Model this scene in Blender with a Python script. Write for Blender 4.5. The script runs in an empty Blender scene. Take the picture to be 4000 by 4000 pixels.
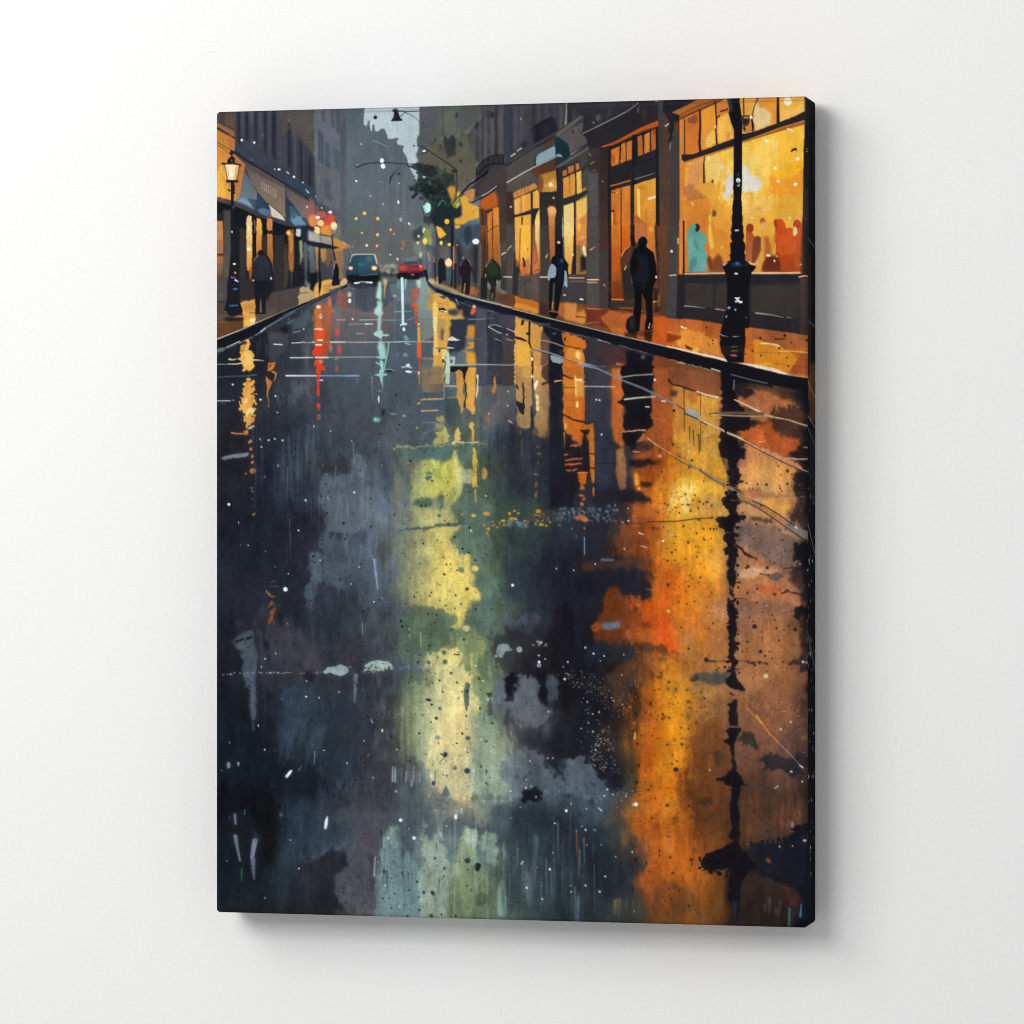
import bpy, bmesh, math
import numpy as np

SC = bpy.context.scene
COL = SC.collection
# ---------------------------------------------------------------- canvas and camera measures (metres)
CW, CH, CD = 0.4476, 0.6, 0.042          # printed canvas: width, height, depth
THETA = math.radians(13.8)               # camera stands this far round to the right
FPX = 14710.0 / 4000.0                   # focal length in picture widths
ZR = 2.715                               # distance from the camera to the right edge
FW = np.array([-math.sin(THETA), math.cos(THETA)])
RT = np.array([math.cos(THETA), math.sin(THETA)])
CAM = np.array([CW / 2, 0.0]) - RT * (1153 / 14710.0 * ZR) - FW * ZR

# ---------------------------------------------------------------- painter: lays washes, strokes and dots on a pigment array
PW, PH = 960, 1286                       # pigment samples across and down the print
PIG = np.zeros((PH, PW, 3), np.float32)
ORG = [0.0, 0.0, 1.0]
RNG = np.random.default_rng(7)


def org(x, y, s):
    ORG[:] = [x, y, s]


def to_px(pts):
    """survey points (measured on the artwork as hung) -> pigment sample coordinates"""
    p = np.asarray(pts, np.float64).reshape(-1, 2) / ORG[2]
    u = (p[:, 0] + ORG[0] - 2000) / 14710.0
    v = (2000 - p[:, 1] - ORG[1]) / 14710.0
    dx = FW[0] + u * RT[0]
    dy = FW[1] + u * RT[1]
    t = -CAM[1] / dy
    x = CAM[0] + dx * t
    z = v * t
    return np.stack([(x / CW + 0.5) * PW, (0.5 - z / CH) * PH], 1)


def unit():
    """samples per survey unit"""
    return PW / 2310.0 / ORG[2]


def hexc(h):
    return np.array([int(h[i:i + 2], 16) / 255.0 for i in (0, 2, 4)], np.float32)


def _up(g, h, w):
    gy = np.linspace(0, g.shape[0] - 1.001, h)
    gx = np.linspace(0, g.shape[1] - 1.001, w)
    iy, ix = gy.astype(int), gx.astype(int)
    fy, fx = gy - iy, gx - ix
    fy, fx = fy * fy * (3 - 2 * fy), fx * fx * (3 - 2 * fx)
    r = g[iy] * (1 - fy)[:, None] + g[iy + 1] * fy[:, None]
    return (r[:, ix] * (1 - fx) + r[:, ix + 1] * fx).astype(np.float32)


_NZ = {}


def noise(cx, cy=None, seed=0):
    """value noise field, cell size cx, cy samples, range -1..1"""
    cy = cy or cx
    k = (cx, cy, seed)
    if k not in _NZ:
        r = np.random.default_rng(seed * 977 + int(cx * 13) + int(cy * 7))
        g = r.uniform(-1, 1, (int(PH / cy) + 3, int(PW / cx) + 3))
        _NZ[k] = _up(g, PH, PW)
    return _NZ[k]


def blur(m, n):
    n = int(round(n))
    if n < 1:
        return m
    for _ in range(3):
        for ax in (0, 1):
            p = np.concatenate([np.repeat(m.take([0], ax), n + 1, ax), m, np.repeat(m.take([-1], ax), n, ax)], ax)
            c = np.cumsum(p, ax, dtype=np.float64)
            L = m.shape[ax]
            a = c.take(range(2 * n + 1, 2 * n + 1 + L), ax)
            b = c.take(range(0, L), ax)
            m = ((a - b) / (2 * n + 1)).astype(np.float32)
    return m


def box(p, pad):
    x0 = max(int(p[:, 0].min() - pad), 0)
    x1 = min(int(p[:, 0].max() + pad) + 2, PW)
    y0 = max(int(p[:, 1].min() - pad), 0)
    y1 = min(int(p[:, 1].max() + pad) + 2, PH)
    return x0, y0, x1, y1


def smooth(p, n=5):
    q = []
    k = len(p)
    for i in range(k):
        a, b, c, d = p[i - 1], p[i], p[(i + 1) % k], p[(i + 2) % k]
        for j in range(n):
            t = j / n
            q.append(0.5 * (2 * b + (c - a) * t + (2 * a - 5 * b + 4 * c - d) * t * t + (3 * b - a - 3 * c + d) * t ** 3))
    return np.array(q)


def inside(p, X, Y):
    m = np.zeros(X.shape, bool)
    k = len(p)
    for i in range(k):
        xa, ya = p[i]
        xb, yb = p[(i + 1) % k]
        if ya == yb:
            continue
        c = ((Y < ya) != (Y < yb)) & (X < (xb - xa) * (Y - ya) / (yb - ya) + xa)
        m ^= c
    return m


def lay(m, b, col, a=1.0, c2=None, h=0, t=0.0, g=None):
    x0, y0, x1, y1 = b
    col = hexc(col)
    if c2 is not None:
        c2 = hexc(c2)
        if g is None:
            ax = np.linspace(0, 1, x1 - x0)[None, :] if h else np.linspace(0, 1, y1 - y0)[:, None]
        ax = (ax * np.ones((y1 - y0, x1 - x0)))[..., None]
        col = col * (1 - ax) + c2 * ax
    if t:
        nz = (noise(26, 34, 3) + 0.6 * noise(9, 14, 4))[y0:y1, x0:x1, None]
        col = col * (1 + t * nz)
    m = (m * a)[..., None]
    PIG[y0:y1, x0:x1] = PIG[y0:y1, x0:x1] * (1 - m) + np.clip(col, 0, 1) * m


def F(col, pts, r=0, f=0, a=1.0, c2=None, h=0, sm=0, t=0.0, rc=7, seed=0, ra=None):
    """flat or graded wash inside an outline; r ragged edge, f soft edge, t mottling"""
    p = to_px(pts)
    if sm:
        p = smooth(p)
    if ORG[2] < 3 and f >= 3 or f >= 8:
        f = f * (3.2 if ORG[2] < 3 and f >= 6 else 2.0)
    k = PW / 2310.0
    r, f = r * k * (2.0 if ORG[2] < 3 else 1.25), f * k
    b = box(p, r + f * 2 + 1)
    x0, y0, x1, y1 = b
    if x1 <= x0 or y1 <= y0:
        return
    X, Y = np.meshgrid(np.arange(x0, x1) + 0.5, np.arange(y0, y1) + 0.5)
    if r:
        X = X + r * noise(rc, rc, 11 + seed)[y0:y1, x0:x1] + 0.45 * r * noise(3, 3, 5)[y0:y1, x0:x1]
        Y = Y + r * noise(rc, rc, 12 + seed)[y0:y1, x0:x1] + 0.45 * r * noise(3, 3, 6)[y0:y1, x0:x1]
    if f >= 2 or (x1 - x0) * (y1 - y0) > 120000:
        m = inside(p, X, Y).astype(np.float32)
    else:
        m = np.zeros(X.shape, np.float32)
        for sx, sy in ((-.25, -.3), (.25, -.1), (-.2, .15), (.2, .35)):
            m += inside(p, X + sx, Y + sy) * 0.25
    if f:
        m = blur(m, max(f / 2, 1) if f >= 1 else 1)
        if f >= 1.2:      # wet edges break up into fingers and grains
            q = (0.7 * noise(4, 13, 41 + seed) + 0.8 * noise(11, 24, 42 + seed) + 0.5 * noise(2, 3, 43))[y0:y1, x0:x1]
            m = np.clip(m + 4 * m * (1 - m) * q * min(1.25, 0.3 + f * 0.13), 0, 1)
            m = m * m * (3 - 2 * m)
    if ra:                # wash thins out sideways between two survey x positions
        xa, xb = to_px([ra[0], pts[1], ra[1], pts[1]])[:, 0]
        w = np.clip((np.arange(x0, x1) - xa + 7 * noise(5, 40, 51)[y0:y1, x0:x1]) / (xb - xa), 0, 1)
        m = m * w * w * (3 - 2 * w)
    lay(m, b, col, a, c2, h, t)


def B(col, x0, y0, x1, y1, **k):
    F(col, [x0, y0, x1, y0, x1, y1, x0, y1], **k)


def E(col, x, y, rx, ry=None, rot=0, **k):
    ry = ry or rx
    c, s = math.cos(math.radians(rot)), math.sin(math.radians(rot))
    q = []
    for i in range(18):
        a = i * math.tau / 18
        q += [x + rx * math.cos(a) * c - ry * math.sin(a) * s, y + rx * math.cos(a) * s + ry * math.sin(a) * c]
    F(col, q, **k)


def L(col, pts, w=6, w2=None, a=1.0, f=0, r=0, fade=0):
    """brush line through points, width w tapering to w2 (survey units)"""
    p = to_px(pts)
    u = unit()
    w2 = w if w2 is None else w2
    b = box(p, max(w, w2) * u + r + f + 2)
    x0, y0, x1, y1 = b
    if x1 <= x0 or y1 <= y0:
        return
    X, Y = np.meshgrid(np.arange(x0, x1) + 0.5, np.arange(y0, y1) + 0.5)
    if r:
        X = X + r * noise(5, 5, 21)[y0:y1, x0:x1]
        Y = Y + r * noise(5, 5, 22)[y0:y1, x0:x1]
    seg = np.hypot(*(p[1:] - p[:-1]).T)
    cum = np.concatenate([[0], np.cumsum(seg)]) / max(seg.sum(), 1e-6)
    m = np.zeros(X.shape, np.float32)
    for i in range(len(p) - 1):
        d = p[i + 1] - p[i]
        l2 = max((d ** 2).sum(), 1e-6)
        t = np.clip(((X - p[i, 0]) * d[0] + (Y - p[i, 1]) * d[1]) / l2, 0, 1)
        dist = np.hypot(X - p[i, 0] - t * d[0], Y - p[i, 1] - t * d[1])
        tt = cum[i] + t * (cum[i + 1] - cum[i])
        hw = (w + (w2 - w) * tt) * u / 2
        e = np.clip((hw - dist) / (1 + f) + 0.5, 0, 1) * np.clip(hw * 2.2, 0, 1)
        if fade:
            e = e * (1 - tt * fade)
        m = np.maximum(m, e)
    lay(m, b, col, a)


def D(col, pts, a=1.0, f=0, e=1.0):
    """paint drops: x, y, radius triples"""
    for i in range(0, len(pts), 3):
        x, y, r = pts[i:i + 3]
        E(col, x, y, r, r * e, a=a, f=f)


def V(col, x0, y0, x1, y1, n, w=(4, 12), ln=(0.3, 0.9), a=(0.2, 0.6), f=1, seed=1):
    """vertical streaks scattered in a rectangle"""
    g = np.random.default_rng(seed)
    for _ in range(n):
        x = g.uniform(x0, x1)
        l = g.uniform(*ln) * (y1 - y0)
        y = g.uniform(y0, y1 - l * 0.7)
        ww = g.uniform(*w)
        L(col, [x, y, x + g.uniform(-3, 3), y + l], ww, ww * 0.3, a=g.uniform(*a), f=f)


def Hs(col, x0, y0, x1, y1, n, w=(3, 8), ln=(30, 120), a=(0.3, 0.8), seed=1, sl=0.0):
    """short horizontal dashes"""
    g = np.random.default_rng(seed)
    for _ in range(n):
        x, y, l = g.uniform(x0, x1), g.uniform(y0, y1), g.uniform(*ln)
        L(col, [x, y, x + l, y + l * sl + g.uniform(-2, 2)], g.uniform(*w), 1, a=g.uniform(*a))


def S(cols, poly, n, rr=(2, 6), a=(0.5, 1.0), seed=1, f=0):
    """spatter of drops inside an outline"""
    g = np.random.default_rng(seed)
    q = np.asarray(poly, float).reshape(-1, 2)
    lo, hi = q.min(0), q.max(0)
    k = 0
    for _ in range(n * 12):
        x, y = g.uniform(lo[0], hi[0]), g.uniform(lo[1], hi[1])
        if inside(q, np.array([[x]]), np.array([[y]]))[0, 0]:
            E(cols[int(g.integers(len(cols)))], x, y, g.uniform(*rr), g.uniform(*rr), a=g.uniform(*a), f=f)
            k += 1
            if k >= n:
                return


def grid(xs, ys, rows, wob=26):
    """under-painting: loose washes blended between measured colours"""
    C = np.array([[hexc(c) for c in r.split()] for r in rows], np.float32)
    pj = np.arange(PW) + 0.5
    pi = np.arange(PH) + 0.5
    gx = to_px([v for x in xs for v in (x, 2000)])[:, 0]
    gy = to_px([v for y in ys for v in (2000, y)])[:, 1]
    X, Y = np.meshgrid(pj, pi)
    X = X + wob * 0.7 * noise(40, 60, 31) + wob * 0.4 * noise(14, 22, 32) + 3 * noise(4, 6, 35)
    Y = Y + wob * noise(40, 60, 33) + wob * 0.5 * noise(14, 22, 34) + 4 * noise(4, 6, 36)
    fx = np.interp(X, gx, np.arange(len(xs)))
    fy = np.interp(Y, gy, np.arange(len(ys)))
    ix = np.clip(fx.astype(int), 0, len(xs) - 2)
    iy = np.clip(fy.astype(int), 0, len(ys) - 2)
    fx, fy = (fx - ix), (fy - iy)
    fx, fy = (fx * fx * (3 - 2 * fx))[..., None], (fy * fy * (3 - 2 * fy))[..., None]
    PIG[:] = ((C[iy, ix] * (1 - fx) + C[iy, ix + 1] * fx) * (1 - fy) + (C[iy + 1, ix] * (1 - fx) + C[iy + 1, ix + 1] * fx) * fy)


def cloth_wash():
    """pigment settles unevenly: clouding, granulation and faint downward runs over the wet road"""
    org(0, 0, 1)
    yy = np.arange(PH)[:, None] / PH
    wet = np.clip((yy - 0.30) / 0.12, 0, 1)
    # colours bleed a little into each other where the paper was wet
    for c in range(3):
        soft, wide = blur(PIG[..., c].copy(), 2), blur(PIG[..., c].copy(), 7)
        PIG[..., c] = PIG[..., c] * (1 - 0.32 * wet) + soft * 0.18 * wet + wide * 0.14 * wet
    n = (0.055 * noise(60, 80, 61) + 0.06 * noise(16, 26, 62) + 0.05 * noise(6, 9, 63) + 0.05 * noise(3, 3, 64) + 0.028 * noise(3, 46, 65) + 0.014 * noise(7, 90, 66)) * (0.35 + 0.65 * wet)
    PIG[:] = np.clip(PIG * (1 + n[..., None] * 1.25) + (0.012 * wet * noise(9, 30, 67))[..., None], 0, 1)
    tint = 0.022 * noise(34, 50, 68) * wet
    PIG[..., 0] = np.clip(PIG[..., 0] * (1 + tint), 0, 1)
    PIG[..., 2] = np.clip(PIG[..., 2] * (1 - tint * 1.6), 0, 1)
    # fine dark granules
    g = np.clip(noise(2, 2, 69) + 0.5 * noise(3, 5, 70) - 0.85, 0, 1) * 0.9
    PIG[:] *= (1 - np.clip(g, 0, 0.4) * (0.3 + 0.7 * wet))[..., None]
    # needle holes of the stretcher seam along the top
    k = np.arange(PW)
    for row, ph in ((5, 0), (6, 1), (7, 2)):
        on = ((k + ph) % 4 < 2)
        PIG[row, on] = PIG[row, on] * 0.82 + 0.09
        PIG[row, ~on] *= 0.8
    PIG[0:4] *= 0.86  # shade of the rolled top edge, put into the ink as darker rows

# ---------------------------------------------------------------- camera, world, lamps, exposure
cd = bpy.data.cameras.new('camera')
cd.sensor_width = 36.0
cd.lens = FPX * 36.0
cd.clip_start = 0.05
cd.clip_end = 60.0
cam = bpy.data.objects.new('camera', cd)
COL.objects.link(cam)
cam.location = (CAM[0], CAM[1], 1.5)
cam.rotation_euler = (math.radians(90), 0, THETA)
SC.camera = cam

wd = bpy.data.worlds.new('World')
SC.world = wd
wd.use_nodes = True
wd.node_tree.nodes['Background'].inputs[0].default_value = (1.0, 1.0, 1.0, 1)
wd.node_tree.nodes['Background'].inputs[1].default_value = 0.53

SC.cycles.filter_width = 1.0

vs = SC.view_settings
vs.view_transform = 'Standard'
vs.look = 'None'
vs.gamma = 1.0
vs.exposure = 0.0
vs.use_curve_mapping = False


def area(name, loc, target, size, energy, col=(1, 1, 1), sy=None):
    l = bpy.data.lights.new(name, 'AREA')
    l.energy = energy
    l.color = col
    l.shape = 'RECTANGLE'
    l.size = size
    l.size_y = sy or size
    o = bpy.data.objects.new(name, l)
    COL.objects.link(o)
    o.location = loc
    d = np.array(target) - np.array(loc)
    import mathutils
    o.rotation_euler = mathutils.Vector(d).to_track_quat('-Z', 'Y').to_euler()
    return o


area('key_softbox', (-0.50, -2.20, 2.10), (-0.05, 0, 1.5), 0.75, 21.5, (1.0, 0.995, 0.988))
area('wash_softbox', (-1.15, -1.45, 2.45), (-0.3, 0, 1.7), 1.0, 14.5, (1.0, 0.995, 0.988))


# ---------------------------------------------------------------- materials
def new_mat(name):
    m = bpy.data.materials.new(name)
    m.use_nodes = True
    nt = m.node_tree
    return m, nt, nt.nodes['Principled BSDF']


def nd(nt, t, **k):
    n = nt.nodes.new(t)
    for a, b in k.items():
        setattr(n, a, b)
    return n


def wall_material():
    m, nt, p = new_mat('matte white wall paint')
    tc = nd(nt, 'ShaderNodeTexCoord')
    n1 = nd(nt, 'ShaderNodeTexNoise')
    n1.inputs['Scale'].default_value = 520
    n1.inputs['Detail'].default_value = 3
    n2 = nd(nt, 'ShaderNodeTexNoise')
    n2.inputs['Scale'].default_value = 60
    n2.inputs['Detail'].default_value = 4
    nt.links.new(tc.outputs['Object'], n1.inputs['Vector'])
    nt.links.new(tc.outputs['Object'], n2.inputs['Vector'])
    r = nd(nt, 'ShaderNodeMapRange')
    r.inputs['From Min'].default_value = 0.25
    r.inputs['From Max'].default_value = 0.75
    r.inputs['To Min'].default_value = 0.775
    r.inputs['To Max'].default_value = 0.825
    nt.links.new(n1.outputs['Fac'], r.inputs['Value'])
    cc = nd(nt, 'ShaderNodeCombineColor')
    for i in range(3):
        nt.links.new(r.outputs[0], cc.inputs[i])
    nt.links.new(cc.outputs[0], p.inputs['Base Color'])
    p.inputs['Roughness'].default_value = 0.92
    p.inputs['Specular IOR Level'].default_value = 0.2
    b = nd(nt, 'ShaderNodeBump')
    b.inputs['Strength'].default_value = 0.12
    b.inputs['Distance'].default_value = 0.0006
    mx = nd(nt, 'ShaderNodeMath', operation='ADD')
    nt.links.new(n1.outputs['Fac'], mx.inputs[0])
    nt.links.new(n2.outputs['Fac'], mx.inputs[1])
    nt.links.new(mx.outputs[0], b.inputs['Height'])
    nt.links.new(b.outputs[0], p.inputs['Normal'])
    return m


def canvas_material():
    """printed cotton canvas: ink colour comes from the painted samples, the cloth adds weave and pinholes"""
    m, nt, p = new_mat('printed cotton canvas')
    at = nd(nt, 'ShaderNodeAttribute', attribute_name='ink')
    tc = nd(nt, 'ShaderNodeTexCoord')
    sx = nd(nt, 'ShaderNodeSeparateXYZ')
    nt.links.new(tc.outputs['Object'], sx.inputs[0])

    def wave(sock, freq):
        a = nd(nt, 'ShaderNodeMath', operation='MULTIPLY')
        a.inputs[1].default_value = freq * math.tau
        nt.links.new(sock, a.inputs[0])
        s = nd(nt, 'ShaderNodeMath', operation='SINE')
        nt.links.new(a.outputs[0], s.inputs[0])
        return s.outputs[0]
    wx = wave(sx.outputs[0], 820)
    wz = wave(sx.outputs[2], 760)
    pr = nd(nt, 'ShaderNodeMath', operation='MULTIPLY')
    nt.links.new(wx, pr.inputs[0])
    nt.links.new(wz, pr.inputs[1])
    nz = nd(nt, 'ShaderNodeTexNoise')
    nz.inputs['Scale'].default_value = 900
    nz.inputs['Detail'].default_value = 2
    nt.links.new(tc.outputs['Object'], nz.inputs['Vector'])
    mp = nd(nt, 'ShaderNodeMapping')
    mp.inputs['Scale'].default_value = (760, 1, 60)
    nt.links.new(tc.outputs['Object'], mp.inputs[0])
    slub = nd(nt, 'ShaderNodeTexNoise')
    slub.inputs['Scale'].default_value = 1.0
    slub.inputs['Detail'].default_value = 1
    nt.links.new(mp.outputs[0], slub.inputs['Vector'])
    # brightness factor of the cloth
    f1 = nd(nt, 'ShaderNodeMath', operation='MULTIPLY_ADD')
    f1.inputs[1].default_value = 0.05
    f1.inputs[2].default_value = 0.0
    nt.links.new(pr.outputs[0], f1.inputs[0])
    f2 = nd(nt, 'ShaderNodeMath', operation='MULTIPLY_ADD')
    f2.inputs[1].default_value = 0.60
    nt.links.new(nz.outputs['Fac'], f2.inputs[0])
    nt.links.new(f1.outputs[0], f2.inputs[2])
    f3 = nd(nt, 'ShaderNodeMath', operation='MULTIPLY_ADD')
    f3.inputs[1].default_value = 0.16
    nt.links.new(slub.outputs['Fac'], f3.inputs[0])
    nt.links.new(f2.outputs[0], f3.inputs[2])
    f4 = nd(nt, 'ShaderNodeMath', operation='ADD')
    f4.inputs[1].default_value = 0.62
    nt.links.new(f3.outputs[0], f4.inputs[0])
    vm = nd(nt, 'ShaderNodeVectorMath', operation='SCALE')
    nt.links.new(at.outputs['Color'], vm.inputs[0])
    nt.links.new(f4.outputs[0], vm.inputs['Scale'])
    nt.links.new(vm.outputs[0], p.inputs['Base Color'])
    p.inputs['Roughness'].default_value = 0.85
    p.inputs['Specular IOR Level'].default_value = 0.02
    b = nd(nt, 'ShaderNodeBump')
    b.inputs['Strength'].default_value = 0.18
    b.inputs['Distance'].default_value = 0.0003
    nt.links.new(pr.outputs[0], b.inputs['Height'])
    nt.links.new(b.outputs[0], p.inputs['Normal'])
    return m


def wood_material():
    m, nt, p = new_mat('pale pine')
    tc = nd(nt, 'ShaderNodeTexCoord')
    w = nd(nt, 'ShaderNodeTexWave')
    w.inputs['Scale'].default_value = 30
    w.inputs['Distortion'].default_value = 4
    nt.links.new(tc.outputs['Object'], w.inputs['Vector'])
    cr = nd(nt, 'ShaderNodeValToRGB')
    cr.color_ramp.elements[0].color = (0.42, 0.28, 0.16, 1)
    cr.color_ramp.elements[1].color = (0.55, 0.40, 0.24, 1)
    nt.links.new(w.outputs['Fac'], cr.inputs[0])
    nt.links.new(cr.outputs[0], p.inputs['Base Color'])
    p.inputs['Roughness'].default_value = 0.6
    return m


# ---------------------------------------------------------------- the wall
ZC = 1.5
wm = bpy.data.meshes.new('wall')
wb = bmesh.new()
GAP = 0.004
yw = CD + GAP
vv = [wb.verts.new(c) for c in ((-4, yw, 0), (4, yw, 0), (4, yw, 3.4), (-4, yw, 3.4), (-4, yw + .15, 0), (4, yw + .15, 0), (4, yw + .15, 3.4), (-4, yw + .15, 3.4))]
for q in ((0, 1, 2, 3), (7, 6, 5, 4), (4, 5, 1, 0), (3, 2, 6, 7), (0, 3, 7, 4), (1, 5, 6, 2)):
    wb.faces.new([vv[i] for i in q])
bmesh.ops.recalc_face_normals(wb, faces=wb.faces)
wb.to_mesh(wm)
wm.materials.append(wall_material())
wall = bpy.data.objects.new('wall', wm)
wall['kind'] = 'structure'
COL.objects.link(wall)
# ---------------------------------------------------------------- the painted street scene
def under():
    grid([843, 1000, 1150, 1300, 1450, 1600, 1700, 1800, 1900, 2050, 2200, 2350, 2450, 2530, 2610, 2690, 2780, 2900, 3030, 3153],
         [420, 1250, 1420, 1550, 1680, 1800, 1900, 1990, 2080, 2180, 2280, 2380, 2470, 2560, 2650, 2740, 2840, 2940, 3040, 3120, 3220, 3330, 3430, 3530, 3630], [
        '584a45 3f444d 454852 4a4d55 5a616b 60696f 5f6b70 6c8084 585f62 46474b 3a3a40 2e2d31 2b2a2d 2d2a2b 2c2a2b 8a5228 2c2a2b 1b1b1f 8a6030 1d1d22',
        '2a2a30 33302f 2d323a 5e6065 6a5d5c 4d5964 55616b 6b787c 71776f 4f4d52 3c393d 4a3532 523022 6e3a1e 7c3e1c 7a3d1c 8a461e 1c1a1d 9a5a2a 8a4c26',
        '1c1e25 1f222a 2f353e 4b535c 4e565f 4a5661 4c5761 5d6a6c 6a6a5e 4c4c54 4a4550 2e2c34 3a2c30 4a3830 6b4226 74462a 6e4428 1a181b 15161b 14151a',
        '23262f 22252e 343a44 434b54 464f58 4a545d 475563 566066 5f625e 4c4e58 5a5250 403b42 38303a 7a3f24 9c5624 a35e2c 9c5a2e 1b1a1d 5c4030 30241f',
        '201f24 20232d 2a303a 3d454e 454d55 4c565c 4a5864 54626a 4f5a5c 3d404a 33343e 2c2b35 34343e 8c4422 ad5a24 bd7a34 c08a48 1f1b1c 7a4a30 36241f',
        '1e1e22 1e212b 2c323d 3c444e 434a52 4e565a 4c5a60 5d6c68 4c5c58 333a42 292d37 25262f 303640 9c4c1c b05a1c cc8428 d49a48 28201e a86834 2a201f',
        '22222b 232733 2f3742 3f474f 4e5862 6c747c 6f7a6c 8f985e 4a5850 303c40 282e38 20222b 24262f a0521e c4701e e0a236 dca03c 4a3422 cf9658 5a3c34',
        '221f25 1f222c 28303b 383e47 5e6b7a 6a717a 8a8f70 a8a664 4c5c4e 35423e 2a3339 20222b 24232b 8e4c20 b8601e e6b04a e0a840 8a6438 d0945a 3a2a2c',
        '1e1d22 1d202a 262c38 343943 626d7a 737b7c 9ea072 c0b468 4c5c4a 333f40 272c37 21232d 3c2a26 8a4a24 c0661e e4a43a dda044 96705a b08060 4a3836',
        '26262f 23262f 262b37 32394a 576270 666f74 8a8d70 d0c070 4a5a4a 2e373c 212530 1e1f29 402a22 9c4a1c d07c22 e8a62c dc9a38 a07858 886a5c 3a3030',
        '282a33 25272f 22252e 2e3440 4f5c68 69726f 94946c d8c66e 4e5e4a 28303a 20232e 1e1f29 26242b 5a3420 cc5e1c d88828 d0802f b87a4c ac7048 4a3a38',
        '26262f 2c2c36 24262f 2a313c 47535f 5a636a 888c68 d0be6a 566852 2c333b 20222d 20212b 24242c 904018 d6541c d47424 c07834 9c6a50 a06a48 5c4030',
        '1f1f25 2c2c35 2c2e36 34373f 42474e 55595c 6e7a5e 7c8c66 5c6e5a 2c3238 1d1e27 1b1b22 5c3220 984c1e da5c1e c87030 b07040 9a6a48 a87046 5a3a2a',
        '1e1e22 34363e 4a464b 45454c 44474e 4a565a 58705c 6a8462 64725a 222329 191a20 1a1a21 50321f 7c4422 b86428 b87438 b07440 a46c42 a06840 6a4632',
        '1e2026 363b43 403d43 52494c 44464c 485558 6a7a60 b8b478 66765c 1b1b20 17171b 1d2028 232b36 3a3630 6a4a2a b08048 ae7848 a06c46 9c6844 6a4636',
        '1a1e26 282e38 3c434d 474d55 484a4d 5a6a56 94a06c dccd7c 6a7a64 363b42 17171b 1a1a21 33261f 8a5322 cc8826 b87a34 94643e 8a5c3e 8a5a40 4a3430',
        '1c222c 222833 333c48 414c59 54545a 5e6254 a8ac7a e2d286 7a856a 666d75 23242a 1a1b22 3a2c22 ad651f d88c20 a86a34 84563a 80563c 80543e 5c4036',
        '1a212d 1f2632 34424f 44505c 525052 565a52 8c9a7c dccf90 aab08c 4f5258 1a1b21 1b1c26 3e3428 b0601c d8861e 8c5428 62402c 765040 7a5040 4a3430',
        '191f2b 1c222d 2c3a4a 38434e 46484b 424548 7c8888 d6cc98 a5ae94 3e4047 1f2028 1d1f28 413a32 a05a1c c8781c 94521e 5c3a26 6a4634 5c4036 3a2c2c',
        '171b24 17191f 232c38 3a3f45 3e4043 434c53 8f968a ddcb94 a2ab8c 66707a 3e4a55 46535f 54493e a46022 d08a24 7e4620 5e3c2a 543a2e 40302c 302626',
        '141419 16161a 2c3a48 40474d 43474c 4a545b 5a6870 56646a 48555c 2d3840 28313a 28323a 3f3f3b a05c26 c06c22 8c4a1c 5c3a22 54361f 583c30 4a342c',
        '17181f 171719 30404f 4a545d 50555b 4e5a5c 74868a 6a7a76 5f7274 38464c 252e36 222a32 2c3034 8a5230 b0602a 964e1e 6e4220 30241f 2a2a33 1f2432',
        '1a1e2a 191b1e 28333c 37424a 62656a 6c7f7a 98aa9c 90a088 68785c 3a474a 28323a 22292f 2e3234 8c4f28 a85a26 a05624 744420 2a211e 2a2430 1c2030',
        '1b2028 1e2428 232a2f 2b3032 5e5c60 7f9690 98ac98 80926a 64745a 3c4a4a 2a353a 262e34 3e403c 75482a 744824 84501f 6e4420 2e231e 3a2a22 242230',
        '171d28 1a1f24 20262a 282c2e 5a686a 7f9a96 94a68c 748654 5c6c54 36444a 27313a 262f36 3a3a36 6a4526 70461f 70441f 54351d 261e1b 2a1f1c 101420'])


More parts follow.
